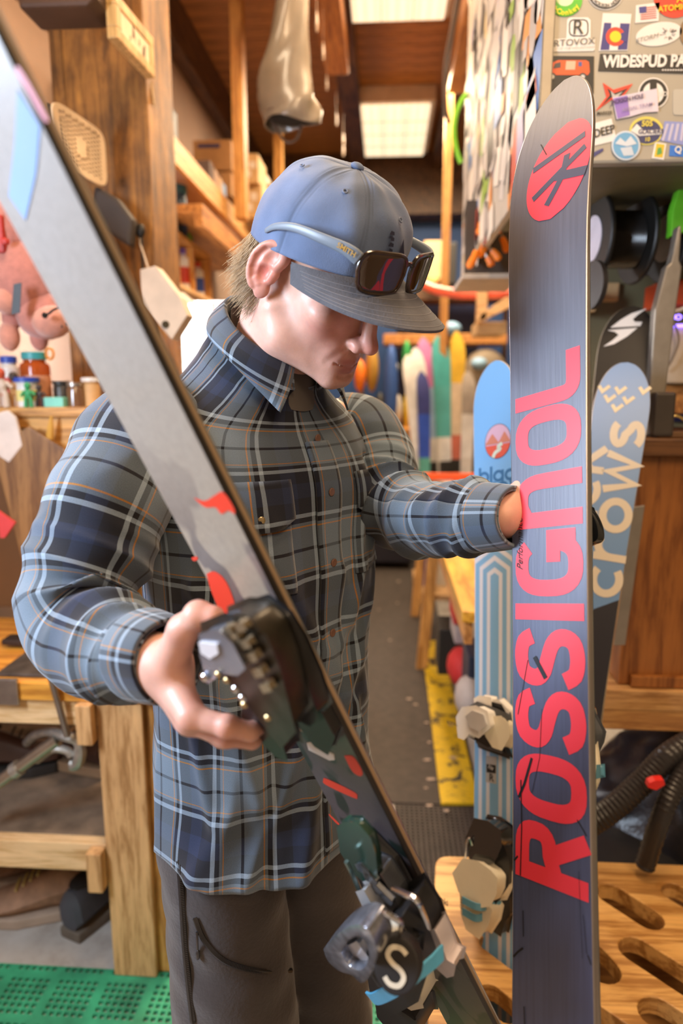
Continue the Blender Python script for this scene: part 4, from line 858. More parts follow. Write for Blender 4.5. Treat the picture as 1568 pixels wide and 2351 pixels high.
tv, tf = text_mesh('Performance', .012, 0, .5, align='LEFT'); ta, wa = skR.tw(skR.px(1195, 1310)); skR.print2d([([(ta+v[0]*1.0, wa-v[1]) for v in tv], tf)], 'handwriting', scm, .0010)
# its bindings on the far side (seen past the right edge)
skR.prism([(1345, 1165), (1358, 1172), (1370, 1205), (1368, 1240), (1352, 1246), (1340, 1230)], -.055, -.012, 'toe_piece', blkpl, .005, smooth=True)
ringp = ringprism(skR, [(1330, 1160), (1352, 1170), (1370, 1205), (1372, 1236), (1356, 1247), (1336, 1244)], [(1336, 1180), (1350, 1186), (1360, 1208), (1361, 1226), (1352, 1236), (1340, 1232)], -.045, -.058, 'toe_lever', mat('gloss_black', (.01, .012, .016), .08, 0, coat=1))
skR.prism([(1330, 1630), (1362, 1640), (1384, 1680), (1380, 1700), (1366, 1730), (1330, 1740)], -.040, -.011, 'heel_piece', gunm, .004, smooth=True)
skR.rod([(1350, 1650, -.02), (1356, 1625, -.035), (1364, 1632, -.045), (1366, 1680, -.045), (1362, 1740, -.04)], .0028, 'brake_arm', chrome)
skR.prism([(1350, 1712), (1368, 1708), (1374, 1760), (1372, 1790), (1366, 1806), (1352, 1800)], -.034, -.02, 'brake_foot', cream, .003, smooth=True)
skR.prism([(1352, 1762), (1375, 1760), (1376, 1782), (1352, 1786)], -.030, -.038, 'rubber_strap', mat('steel_blue_rubber', (.10, .28, .40), .5), .002)
# ---------------- striped blue ski with cream bindings
def mkski(a, b, wdir, base_up):
    a, b = np.asarray(a), np.asarray(b); S = nrm(b-a); W = nrm(wdir-S*(wdir@S)); N = nrm(np.cross(S, W)); N = N if N@(cC-(a+b)/2) > 0 else -N; return S, W, N
a_, b_ = P(1131, 2190, 1.345), P(1135, 900, 1.46); S, W, N = mkski(a_, b_, camv(.62, .08, -.78), 0)
RK = .47                                                      # height of the rack's top board
skB = Ski(a_, S, W, N, -.44, float(np.linalg.norm(b_-a_))+.070, lambda t: .050+.012*((t-.35)/.9)**2, lambda t: .006+.006*max(0, 1-(abs(t-.3)/.9)**2), lambda t: -.25*max(0, t-1.1)**2, .11, rad=.55)
def striped():
    m, t, b = nt('blue_striped_topsheet'); uvn = t.nodes.new('ShaderNodeUVMap'); sp = t.nodes.new('ShaderNodeSeparateXYZ'); lk(t, uvn.outputs[0], sp.inputs[0])
    def M(op, a, b_=None, c=None):
        n = t.nodes.new('ShaderNodeMath'); n.operation = op
        for i, q in enumerate((a, b_, c)):
            if q is None: continue
            if isinstance(q, (int, float)): n.inputs[i].default_value = q
            else: lk(t, q, n.inputs[i])
        return n.outputs[0]
    wofs = M('ADD', sp.outputs[0], -.002); aw = M('ABSOLUTE', wofs); vv = M('SUBTRACT', sp.outputs[1], TAPEX); vv = M('ADD', vv, M('MULTIPLY', aw, .62)); ang = M('MAXIMUM', aw, M('MULTIPLY', vv, 1.0))
    # nested house shapes: distance rises away from the centre line and above the apex
    d = M('MAXIMUM', aw, M('ADD', M('MULTIPLY', vv, .8), 0.0)); fr = M('FRACT', M('MULTIPLY', d, 1/.0200)); st = M('GREATER_THAN', fr, .56)
    on = M('LESS_THAN', M('ADD', sp.outputs[1], M('MULTIPLY', aw, .62)), TAPEX+.075); st2 = M('MULTIPLY', st, on)
    mx = t.nodes.new('ShaderNodeMix'); mx.data_type = 'RGBA'; lk(t, st2, mx.inputs[0]); base = ramp(t, sp.outputs[1], [(.0, (.20, .46, .78)), (.84, (.20, .44, .74)), (1, (.13, .34, .66))]); lk(t, base.outputs[0], mx.inputs[6]); mx.inputs[7].default_value = (.66, .70, .82, 1)
    lk(t, mx.outputs[2], b.inputs['Base Color']); b.inputs['Roughness'].default_value = .35; b.inputs['Coat Weight'].default_value = .3; return m
TAPEX = skB.tw(skB.px(1135, 1330))[0]
T3 = skB.build('ski', 'light blue ski with white stripes and cream bindings standing in the plywood rack', None, striped(), printm('navy_base', (.03, .04, .08)), mat('tan_sidewall', (.52, .40, .22), .5), steel, 'topsheet', 'base')
def text_on(ski, s, px, py, size, m, bold=.01, up=True, name='printed_text', n=.0005, rot=0, sx=1.0, parent=None):
    tv, tf = text_mesh(s, size, bold); t0, w0 = ski.tw(ski.px(px, py)); c, s_ = math.cos(math.radians(rot)), math.sin(math.radians(rot))
    V = [ski.pt(t0+(v[0]*s_*sx+v[1]*c), w0+(v[0]*c*sx-v[1]*s_), n) for v in tv]; return part(name, rawmesh(name, V, tf, m), parent or ski.th_obj)
bluep = printm('deep_blue_print', (.02, .12, .30))

t0, w0 = skB.tw(skB.px(1143, 1013)); circ = lambda r, n=40: [(t0+r*math.sin(a)*1.0, w0+r*.92*math.cos(a)) for a in np.linspace(0, 2*PI, n, endpoint=False)]
skB.print2d([(circ(.0375), [tuple(range(40))])], 'round_emblem', printm('black_outline', (.01, .01, .012)), .0004)
skB.print2d([(circ(.0362), [tuple(range(40))])], 'emblem_sky', printm('mauve_print', (.45, .30, .42)), .0006)
def lowhalf(r, lim): pts = [q for q in circ(r, 60) if q[0] <= t0+lim]; return pts
pts = sorted(lowhalf(.0362, -.004), key=lambda q: math.atan2(q[0]-t0, q[1]-w0)); skB.print2d([(pts, [tuple(range(len(pts)))])], 'emblem_ground', printm('brick_red_print', (.50, .07, .04)), .0009)
skB.print2d([([(t0-.005, w0-.034), (t0+.018, w0-.014), (t0-.005, w0+.004)], [(0, 1, 2)]), ([(t0-.005, w0+.001), (t0+.019, w0+.018), (t0-.005, w0+.034)], [(0, 1, 2)])], 'emblem_mountain', printm('terracotta_print', (.42, .15, .10)), .0011)
v, f = stroke(catmull([(t0-.006, w0+.012), (t0-.012, w0+.002), (t0-.018, w0+.006), (t0-.024, w0-.006), (t0-.034, w0-.012)], 14), .008); skB.print2d([(v, f)], 'emblem_river', printm('pale_river_print', (.45, .55, .5)), .0013)
skB.prism([(1116, 1735), (1140, 1738), (1139, 1800), (1115, 1795)], .0006, 0, 'grey_sticker', printm('silver_sticker', (.45, .46, .48)), .0001)
skB.prism([(1117, 1754), (1138, 1757), (1138, 1776), (1117, 1773)], .0009, .0005, 'black_sticker', printm('black_sticker', (.01, .01, .012)), .0001)
text_on(skB, 'R', 1129, 1786, .020, printm('black_print', (.01, .01, .012)), .02, n=.0012); v, f = stroke([(.0, -.006), (.007, -.004), (-.001, -.001), (.006, .001), (-.001, .003), (.004, .006)], .0016); t0, w0 = skB.tw(skB.px(1128, 1765)); skB.print2d([([(t0+a, w0+b) for a, b in v], f)], 'sticker_mark', printm('white_print', (.8, .8, .8)), .0014)
def pod(ski, name, sub, px, n1, n0, m, bev=.003, taper=1.0): return ski.prism(px, n1, n0, name, m, bev, smooth=True, taper=taper)
skB.prism([(1092, 1690), (1150, 1700), (1168, 1740), (1100, 1715)], .012, 0, 'toe_plate', blkpl, .002)
for k_ in range(4): skB.prism([(1084+4*k_, 1684+8*k_), (1150, 1696+9*k_), (1152, 1702+9*k_), (1085+4*k_, 1690+8*k_)], .030-.004*k_, .010, 'boot_pad_rib', gunm, .0008)
pod(skB, 'toe_base', 0, [(1078, 1640), (1110, 1610), (1150, 1620), (1166, 1650), (1160, 1700), (1120, 1712), (1080, 1690)], .035, .010, blkpl)
pod(skB, 'toe_claw', 0, [(1090, 1606), (1100, 1600), (1124, 1604), (1126, 1640), (1092, 1632)], .040, .020, offw); pod(skB, 'toe_claw', 0, [(1130, 1612), (1142, 1608), (1166, 1632), (1168, 1656), (1150, 1654), (1132, 1640)], .032, .012, offw)
pod(skB, 'toe_collar', 0, [(1082, 1622), (1096, 1614), (1134, 1628), (1160, 1640), (1164, 1658), (1130, 1650), (1090, 1634)], .044, .030, mat('slate_plastic', (.07, .075, .085), .4))
pod(skB, 'toe_wing', 0, [(1050, 1648), (1062, 1628), (1092, 1624), (1116, 1636), (1122, 1668), (1098, 1690), (1076, 1680), (1064, 1694), (1054, 1690), (1052, 1672)], .070, .040, offw, .004)
pod(skB, 'toe_wing', 0, [(1124, 1650), (1150, 1648), (1164, 1664), (1166, 1690), (1150, 1718), (1132, 1712), (1118, 1690)], .052, .022, cream, .004)
pod(skB, 'toe_face', 0, [(1070, 1646), (1084, 1634), (1108, 1642), (1114, 1664), (1100, 1678), (1080, 1668)], .076, .066, silv, .002)
text_on(skB, 'ROYAL', 1096, 1652, .009, printm('dark_print', (.05, .05, .055)), .01, n=.0768)
# heel piece
pod(skB, 'heel_lever', 0, [(1075, 1925), (1092, 1886), (1120, 1892), (1144, 1910), (1146, 1940), (1130, 1975), (1100, 1980), (1082, 1970)], .060, .020, mat('gloss_black', (.01, .012, .016), .08, 0, coat=1), .006)
pod(skB, 'heel_body', 0, [(1088, 1960), (1150, 1934), (1166, 1975), (1164, 2030), (1130, 2080), (1100, 2040)], .045, .008, blkpl, .004)
skB.rod([(1068, 1985, .060), (1070, 1940, .066), (1078, 1924, .066), (1084, 1940, .060)], .0022, 'brake_arm', chrome)
skB.rod([(1160, 1966, .030), (1162, 2000, .030), (1156, 2050, .026)], .0022, 'brake_arm', chrome)
pod(skB, 'brake_cover', 0, [(1044, 2008), (1066, 1978), (1096, 1984), (1124, 2004), (1136, 2018), (1134, 2048), (1122, 2074), (1104, 2076), (1070, 2064), (1056, 2044)], .078, .030, cream, .006)
pod(skB, 'brake_foot', 0, [(1060, 2052), (1112, 2070), (1124, 2090), (1118, 2118), (1098, 2149), (1072, 2130), (1062, 2100)], .066, .030, cream, .005)
pod(skB, 'brake_bracket', 0, [(1120, 2090), (1150, 2040), (1166, 2060), (1168, 2100), (1156, 2112), (1148, 2146), (1122, 2128)], .030, .006, blkpl, .003)
text_on(skB, 'mki', 1080, 2046, .016, printm('dark_print', (.05, .05, .055)), .02, n=.0792, rot=0); text_on(skB, '1234', 1122, 2052, .010, printm('dark_print', (.05, .05, .055)), .01, n=.0792, rot=80)
sb = mat('steel_blue_rubber', (.10, .28, .40), .5)
skB.band([(1062, 2066, .082), (1096, 2082, .082), (1130, 2080, .050), (1164, 2074, .016)], .013, 'rubber_strap', sb); skB.band([(1062, 2092, .078), (1092, 2108, .078), (1112, 2102, .060), (1130, 2088, .045)], .013, 'rubber_strap', sb)
# ---------------- crow ski and bolt ski
a_, b_ = P(1262, 2050, 1.38), P(1428, 930, 1.46); S, W, N = mkski(a_, b_, camv(1, -.10, -.20), 0)
skC = Ski(a_, S, W, N, -.36, float(np.linalg.norm(b_-a_))+.098, lambda t: .050+.013*((t-.35)/.85)**2, lambda t: .006+.005*max(0, 1-(abs(t-.3)/.9)**2), lambda t: -.25*max(0, t-.93)**2, .12, rad=.5)
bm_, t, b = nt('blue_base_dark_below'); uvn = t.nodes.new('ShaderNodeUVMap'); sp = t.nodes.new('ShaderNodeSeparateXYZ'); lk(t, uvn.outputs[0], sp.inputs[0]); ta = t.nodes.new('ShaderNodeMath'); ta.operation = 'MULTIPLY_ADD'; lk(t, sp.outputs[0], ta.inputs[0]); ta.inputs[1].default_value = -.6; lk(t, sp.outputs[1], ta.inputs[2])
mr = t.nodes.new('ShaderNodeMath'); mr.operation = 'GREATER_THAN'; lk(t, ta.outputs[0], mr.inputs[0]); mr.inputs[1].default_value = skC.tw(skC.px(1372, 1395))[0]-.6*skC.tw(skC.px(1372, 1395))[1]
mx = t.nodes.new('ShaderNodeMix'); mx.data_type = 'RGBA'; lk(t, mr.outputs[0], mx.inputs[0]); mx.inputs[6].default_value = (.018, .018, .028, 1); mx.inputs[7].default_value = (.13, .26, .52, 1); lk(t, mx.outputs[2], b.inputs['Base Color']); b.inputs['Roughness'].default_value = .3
T4 = skC.build('ski', 'blue ski with cream word lettering and chevrons on its base leaning behind the red-lettered ski', None, bm_, printm('navy_topsheet', (.02, .02, .03)), mat('tan_edge', (.42, .36, .28), .4, .3), steel, 'base', 'topsheet')
crm = printm('cream_letter_print', (.62, .56, .47)); crm2 = mat('cream_chevron_print', (.70, .60, .42), .5)
def low(c):
    q = .155; r_ = .5-q/2; O_ = arc(.40, .36, .40-q/2, .36-q/2, 0, 360, 26)[:-1]
    return {'c': [(arc(.40, .36, .40-q/2, .36-q/2, 48, 312, 22), 0)], 'o': [(O_, 1)], 'r': [([(q/2, 0), (q/2, .72)], 0), (arc(.36, .34, .36-q/2, .38-q/2, 175, 60, 8), 0)],
            'w': [([(q/2, .72), (.28, .04), (.50, .66), (.72, .04), (1.0-q/2, .72)], 0)], 's': [(arc(.33, .535, .25, .185-q/2+.02, 25, 265, 14)+arc(.33, .19, .25, .185-q/2+.02, 80, -155, 14)[1:], 0)],
            'k': [([(q/2, 0), (q/2, 1.0)], 0), ([(q/2, .30), (.60, .72)], 0), ([(.26, .40), (.64, 0)], 0)], 'a': [(O_, 1), ([(.80-q/2, 0), (.80-q/2, .72)], 0)], 'l': [([(q/2, 0), (q/2, 1.0)], 0)], 'b': [(O_, 1), ([(q/2, 0), (q/2, 1.0)], 0)]}[c], q
LW = dict(c=.74, o=.80, r=.56, w=1.0, s=.66, k=.66, a=.80, l=.155, b=.80)
def word(ski, txt, t0, w0, size, m, gap=.09, vertical=True):
    x = 0
    for ch in txt:
        st, q = low(ch); polys = []
        for pl, cl in st:
            v, f = stroke([((x+a)*size, b*size) for a, b in pl], q*size*1.12, bool(cl)); polys.append(([(t0+a, w0-b) for a, b in v] if vertical else [(t0+b, w0+a) for a, b in v], f))
        ski.print2d(polys, 'letter', m, .0006); x += LW[ch]+gap
t0, w0 = skC.tw(skC.px(1362, 1366)); word(skC, 'crows', t0, skC.tw(skC.px(1447, 1200))[1]+.002, .092, crm)
t1, w1 = skC.tw(skC.px(1345, 1290)); word(skC, 'black', t0+.005, w0*0+skC.tw(skC.px(1447, 1200))[1]-.068, .088, crm)
for px, py in ((1388, 890), (1426, 893), (1482, 893), (1401, 912), (1444, 916), (1418, 934)):
    t0, w0 = skC.tw(skC.px(px, py)); v, f = stroke([(t0+.004, w0-.0115), (t0-.008, w0-.003), (t0+.0065, w0+.0105)], .0072); skC.print2d([(v, f)], 'chevron', crm2, .0006)
a_, b_ = P(1275, 2010, 1.47), P(1440, 800, 1.60); S, W, N = mkski(a_, b_, camv(1, .05, -.35), 0)
skD = Ski(a_, S, W, N, -.36, float(np.linalg.norm(b_-a_))+.108, lambda t: .052+.014*((t-.35)/.85)**2, lambda t: .006+.005*max(0, 1-(abs(t-.3)/.9)**2), lambda t: -.25*max(0, t-1.15)**2, .14, rad=.5)
T5 = skD.build('ski', 'black ski with a white bolt emblem on its base leaning behind the crow lettered ski', None, mat('black_ski_base', (.012, .010, .009), .36, 0, .3, 10), printm('charcoal_topsheet', (.03, .03, .03)), mat('cream_edge', (.62, .54, .40), .4, .2), steel, 'base', 'topsheet')
wht = printm('white_emblem', (.78, .74, .70))
for pix in ([(1401, 752), (1425, 733), (1450, 718), (1486, 706), (1464, 722), (1453, 732), (1458, 738), (1475, 738), (1470, 748)], [(1394, 758), (1464, 752), (1440, 772), (1410, 790), (1385, 796), (1405, 782), (1420, 769), (1412, 762)]):
    tw = [skD.tw(skD.px(a, b)) for a, b in pix]; V = [skD.pt(a, b, .0012) for a, b in tw]; part('bolt_emblem', rawmesh('bolt_emblem', V, [tuple(range(len(V)))], wht), T5)

t0, w0 = skB.tw(skB.px(1100, 1111)); word(skB, 'black', t0, w0, .034, bluep, vertical=False); t0, w0 = skB.tw(skB.px(1100, 1133)); word(skB, 'crows', t0-.004, w0, .034, bluep, vertical=False)
# ================================================================ ROOM
CEIL = 3.9; XL, XR, YB = -1.40, 2.1, 7.8
def struct(name, mb, m, parent=None, **k):
    o = mb.build(name, m, parent, **k)
    if parent is None: o['kind'] = 'structure'
    return o
conc, t, b = nt('stained_concrete'); v = coords(t); r = ramp(t, noise(t, v, 3, 6, .65), [(.3, (.20, .16, .12)), (.5, (.42, .38, .33)), (.7, (.52, .50, .46))]); lk(t, r.outputs[0], b.inputs['Base Color']); b.inputs['Roughness'].default_value = .8; bump(t, b, noise(t, v, 60, 4), .2, .003)
struct('floor', MB().bb((XL-.1, -2.0, -.08), (XR+.1, YB+.1, 0)), conc)
plas = mat('beige_plaster', (.40, .27, .20), .85, 0, .06, 3, .1); dkw = wood('dark_brown_timber', (.13, .060, .024), (.05, .022, .010), 'y'); ow = wood('orange_pine_y', (.60, .27, .075), (.38, .15, .04), 'y', .45); owz = wood('orange_pine_z', (.68, .34, .09), (.46, .20, .045), 'z', .45); owx = wood('orange_pine_x', (.66, .34, .09), (.44, .20, .045), 'x', .45)
lw = wood('pale_pine_x', (.78, .50, .25), (.58, .33, .14), 'x', .5); lwz = wood('pale_pine_z', (.70, .42, .18), (.48, .25, .09), 'z', .5); ply = wood('yellow_plywood', (.72, .42, .14), (.42, .20, .05), 'x', .5, .55); grime = mat('grimy_plywood', (.20, .135, .085), .7, 0, .5, 9, .3)
struct('wall_left', MB().bb((XL-.1, -2.0, 0), (XL, YB, CEIL)), plas)
struct('wall_back', MB().bb((XL-.1, YB, 0), (XR+.1, YB+.1, CEIL)), mat('deep_blue_paint', (.022, .075, .24), .6, 0, .08, 2))
struct('wall_right', MB().bb((XR, -2.0, 0), (XR+.1, YB, CEIL)), mat('olive_grey_wall', (.20, .17, .10), .8, 0, .1, 3))
ceil = struct('ceiling', MB().bb((XL-.1, -2.0, CEIL+.03), (XR+.1, YB+.1, CEIL+.12)), dkw)
pm = wood('amber_ceiling_board', (.46, .20, .055), (.27, .11, .028), 'x', .5); mb = MB().box((0, 0, 0), (XR-XL+.1, .145, .03)); me0 = rawmesh('plank', mb.V, mb.F, pm, bev=.004)
for i in range(54):
    o = bpy.data.objects.new('plank', me0); COL.objects.link(o); o.parent = ceil; o.location = ((XL+XR)/2, .0+.15*i-.2, CEIL+.015)
bm1 = wood('amber_beam', (.62, .27, .075), (.42, .16, .045), 'y', .5)
for x, y1, z0 in ((-.345, 4.86, 3.55), (.47, 5.2, 3.55), (-.31, YB, 3.72), (.50, YB, 3.72), (1.35, YB, 3.6)): struct('beam', MB().bb((x-.075, .2, z0), (x+.075, y1, CEIL-.001 if z0 < 3.6 else z0+.16)), bm1 if z0 < 3.6 else dkw, bev=.006)
struct('beam', MB().bb((XL, YB-.35, 3.30), (XR, YB-.02, CEIL-.005)), dkw, bev=.006)
struct('trim_1', MB().bb((XL, .5, 3.0), (XL+.05, YB-.4, 3.09)), dkw)
struct('trim_2', MB().bb((XL, .3, CEIL-.28), (XL+.10, YB-.4, CEIL-.002)), dkw)
struct('trim_3', MB().bb((XL+.05, YB-.10, 0), (XR-.05, YB-.002, .9)), dkw)
# ceiling light boxes
em = nt('glowing_prismatic_diffuser'); mm, t, b = em; v = coords(t, (1, 1, 1)); wv = t.nodes.new('ShaderNodeTexWave'); wv.inputs['Scale'].default_value = 5; lk(t, v, wv.inputs[0]); r = ramp(t, wv.outputs[1], [(0, (1, .74, .45)), (1, (1, .84, .60))])
b.inputs['Base Color'].default_value = (.9, .85, .75, 1); lk(t, r.outputs[0], b.inputs['Emission Color']); b.inputs['Emission Strength'].default_value = .85
diff = mm; fixm = mat('white_metal_fixture', (.55, .42, .32), .5)
def clight(x, y0, y1, wd, label, z=None):
    zt = CEIL if z is None else z; T = thing('ceiling_light', label, 'ceiling light', (x, (y0+y1)/2, zt-.13), 'ceiling light boxes')
    MB().bb((x-wd/2-.04, y0-.04, zt-.12), (x+wd/2+.04, y1+.04, zt-.001)).build('light_housing', fixm, T, bev=.006)
    MB().bb((x-wd/2, y0, zt-.150), (x+wd/2, y1, zt-.121)).build('diffuser', diff, T, bev=.01)
    mb = MB()
    for i in range(1, 4): mb.bb((x-wd/2+.004, y0+(y1-y0)*i/4-.004, zt-.153), (x+wd/2-.004, y0+(y1-y0)*i/4+.004, zt-.149))
    for i in range(1, 3): mb.bb((x-wd/2+wd*i/3-.003, y0+.004, zt-.153), (x-wd/2+wd*i/3+.003, y1-.004, zt-.149))
    mb.build('diffuser_rib', mat('pale_rib', (.85, .75, .6), .5), T)
a = AZ(826, 249, CEIL-.15); c_ = AZ(971, 358, CEIL-.15); w_ = AZ(971, 358, CEIL-.15)[0]-AZ(835, 358, CEIL-.15)[0]; xc = (AZ(971, 358, CEIL-.15)[0]+AZ(835, 358, CEIL-.15)[0])/2
clight(xc, a[1], c_[1], w_, 'lit ceiling light box above the cap, far one of the row')
a2 = AZ(910, 50, CEIL-.15); clight(xc, a2[1]-1.15, a2[1], w_, 'lit ceiling light box cut by the top edge of the photo')
# ---- posts, boards
def bx(name, label, cat, a, b_, m, bev=.004, group=None): return S1(name, MB().bb(a, b_), m, label, cat, group, bev=bev)
Yp = 2.25; pa = AY(122, 300, Yp); pb = AY(340, 300, Yp)
oldw, t, b = nt('old_stained_timber'); v = coords(t, (9, 9, .9)); f = noise(t, v, 2.5, 6, .7, 1.5); v2 = coords(t); f2 = noise(t, v2, 9, 4, .6); ad = t.nodes.new('ShaderNodeMath'); ad.operation = 'MULTIPLY_ADD'; lk(t, f2, ad.inputs[0]); ad.inputs[1].default_value = .55; lk(t, f, ad.inputs[2])
r = ramp(t, ad.outputs[0], [(.52, (.045, .020, .008)), (.74, (.20, .088, .020)), (.93, (.40, .185, .040)), (1, (.52, .25, .05))]); lk(t, r.outputs[0], b.inputs['Base Color']); b.inputs['Roughness'].default_value = .55; bump(t, b, ad.outputs[0], .5, .01)
post = thing('timber_post', 'thick old stained timber post rising behind the man\'s shoulder at left', 'post', ((pa[0]+pb[0])/2, Yp+.14, 0))
MB().bb((pa[0]+.045, Yp, 0), (pb[0], Yp+.28, CEIL)).build('post_beam', oldw, post, bev=.008); MB().bb((pa[0], Yp+.01, 0), (pa[0]+.042, Yp+.28, CEIL)).build('side_board', oldw, post, bev=.005)
S1('beam_end', MB().prism([(0, 0), (.18, 0), (.205, .02), (.205, .9), (.0, .9)], AY(42, 18, 1.9)+np.array([0, 0, 0]), (1, 0, 0), (0, .0, 1), (0, 1, 0), 0, .12), mat('dark_beam_end', (.075, .038, .022), .6, 0, .3, 5), 'dark brown boxed beam end against the top of the timber post', 'beam', bev=.01)
def board(name, label, cat, px0, px1, py_, Y, z0, z1, th, m, group=None):
    a = AY(px0, py_, Y); b_ = AY(px1, py_, Y); return bx(name, label, cat, (a[0], Y, z0), (b_[0], Y+th, z1), m, .003, group)
board('shelf_upright', 'tall orange pine board standing in front of the cardboard boxes', 'post', 532, 559, 250, 4.2, AY(545, 500, 4.2)[2], CEIL-.002, .10, owz)
board('shelf_upright', 'short orange pine upright behind the hanging grey sleeve', 'post', 628, 647, 350, 5.7, 1.9, CEIL-.002, .09, owz)
board('pine_pole', 'slim orange pole in front of the blue back wall', 'post', 1018, 1036, 450, 5.3, .9, CEIL-.002, .07, owz)
# framed picture and tassel
def panel_frame(o, X, Z): N_ = np.cross(X, Z); return nrm(N_)
pc = [AY(246, 2, 1.97), AY(330, 32, 2.21), AY(330, 126, 2.21), AY(246, 88, 1.97)]
o = (pc[3]); X = nrm(pc[2]-pc[3]); wd = np.linalg.norm(pc[2]-pc[3]); ht = pc[1][2]-pc[2][2]; Zp = ZZ; Xh = nrm(np.array([X[0], X[1], 0])); Np = nrm(np.cross(Xh, ZZ)); 
if Np@(cC-o) < 0: Np = -Np
T = thing('framed_picture', 'small framed print in a pale wood frame on the timber post', 'picture', o); base = np.array([o[0], o[1], min(pc[2][2], pc[3][2])])
fr = lambda x, z: (x, z); fm = wood('pale_frame_wood', (.78, .52, .22), (.6, .38, .14), 'z')
for a_, b_ in (((0, 0), (wd, .028)), ((0, ht-.028), (wd, ht)), ((0, .028), (.028, ht-.028)), ((wd-.028, .028), (wd, ht-.028))):
    MB().prism([a_, (b_[0], a_[1]), b_, (a_[0], b_[1])], base, Xh, ZZ, Np, 0, .03).build('frame_rail', fm, T, bev=.003)
MB().prism([(.02, .02), (wd-.02, .02), (wd-.02, ht-.02), (.02, ht-.02)], base, Xh, ZZ, Np, .016, .0265).build('print_sheet', mat('cream_paper', (.82, .68, .48), .8), T)
for q, (sx, sz, ww, hh) in enumerate(((.45, .62, .02, .05), (.6, .5, .012, .02), (.72, .28, .035, .07), (.35, .3, .01, .03))):
    mb = MB(); mb.add([base+Xh*(wd*sx+ww*a)+ZZ*(ht*sz+hh*b)+Np*.0270 for a, b in ((-.5, -.5), (.1, -.3), (.5, -.5), (.2, .1), (.3, .5), (-.2, .3))], [(0, 1, 3, 4, 5), (1, 2, 3)]); mb.build('ink_sketch', mat('ink', (.12, .07, .05), .8), T)
mb = MB(); rr = random.Random(2)
for i in range(26):
    a = AY(328+rr.random()*8, 128, 2.3+.02*rr.random()); c2 = AY(334+rr.random()*20, 235+rr.random()*32, 2.3+.03*rr.random()); m2 = (a+c2)/2+np.array([.01*rr.random(), 0, 0]); mb.tube(catmull([a, m2, c2], 7), .0035, 4)
S1('cord_tassel', mb, mat('cream_cord', (.62, .48, .30), .9), 'bundle of cream cords hanging down the right side of the timber post', 'cord', smooth=True)
S1('striped_band', MB().prism([(0, 0), (.014, .02), (.018, .15), (.008, .20), (0, .2)], AY(331, 392, 2.3), (1, 0, 0), ZZ, (0, 1, 0), 0, .03), mat('red_plastic', (.55, .06, .04), .5), 'thin red and white strip below the cords on the post', 'strip', bev=.002)
# perforated cream panel on the post
c0, c1, c2, c3 = AY(98, 232, 1.92), AY(222, 300, 2.18), AY(228, 436, 2.18), AY(110, 372, 1.92)
Xq = nrm(np.array([c1[0]-c0[0], c1[1]-c0[1], 0])); wq = np.linalg.norm((c1-c0)[:2]); hq = .5*((c0[2]-c3[2])+(c1[2]-c2[2])); Nq = nrm(np.cross(Xq, ZZ)); Nq = Nq if Nq@(cC-c0) > 0 else -Nq; bq = np.array([c3[0], c3[1], .5*(c3[2]+c2[2])])
sp_ = [[(wq/2+wq/2*1.0*math.copysign(abs(math.cos(a))**.35, math.cos(a)), hq/2+hq/2*math.copysign(abs(math.sin(a))**.35, math.sin(a))) for a in np.linspace(0, 2*PI, 48, endpoint=False)]]
for i in range(13):
    for j in range(11):
        x, z = wq*(.14+.72*i/12), hq*(.14+.72*j/10)+(.004 if i % 2 else 0)
        if (x-wq*.5)**2/(.03**2)+(z-hq*.5)**2/(.03**2) < 1: continue
        sp_.append([(x+.0085*math.cos(a), z+.0070*math.sin(a)) for a in np.linspace(0, 2*PI, 6, endpoint=False)])
V, Fc = curve_mesh(sp_, .0025, .001); T = thing('perforated_panel', 'cream perforated plastic grille hung on the timber post beside the ski tip', 'grille', bq)
me = rawmesh('grille_plate', [bq+Xq*p[0]+ZZ*p[1]+Nq*(p[2]+.02) for p in V], Fc, mat('cream_grille', (.74, .58, .40), .5), False); part('grille_plate', me, T)
MB().prism([(.01, .01), (wq-.01, .01), (wq-.01, hq-.01), (.01, hq-.01)], bq, Xq, ZZ, Nq, 0, .008).build('backing', mat('dark_backing', (.02, .012, .008), .9), T)
S1('black_holder', MB().prism([(0, 0), (.10, -.06), (.115, .02), (.07, .08), (.0, .12), (-.02, .05)], AY(222, 520, 2.15), (1, 0, 0), ZZ, (0, 1, 0), 0, .05), mat('grubby_black', (.04, .03, .025), .6), 'dark brush holder fixed to the post under the cream grille', 'holder', bev=.012)
mb = MB().tube(catmull([AY(322, 530, 2.2), AY(326, 560, 2.2), AY(328, 640, 2.2)], 8), .004, 6); mb.ball(AY(322, 530, 2.2), (.016, .012, .022), 10); S1('hook_tool', mb, mat('black_iron', (.02, .018, .016), .5, .4), 'black round headed tool hanging on the right of the timber post', 'tool', smooth=True)
S1('tape_dispenser_block', MB().prism([(0, 0), (.085, -.10), (.135, -.03), (.115, .02), (.045, .11), (.0, .10)], AY(326, 700, 2.05), (1, 0, 0), ZZ, (0, 1, 0), 0, .07).tube([AY(355, 660, 2.1), AY(322, 560, 2.2), AY(318, 520, 2.26)], .003, 6), mat('beige_block', (.55, .44, .33), .6), 'beige angular block with a round hole hanging above the lamp', 'block', bev=.004)
S1('block_rivet', MB().cyl(AY(380, 745, 2.045), AY(380, 745, 2.06), .011), mat('dark_brass', (.09, .07, .04), .4, .8), 'dark round rivet on the beige hanging block', 'rivet')
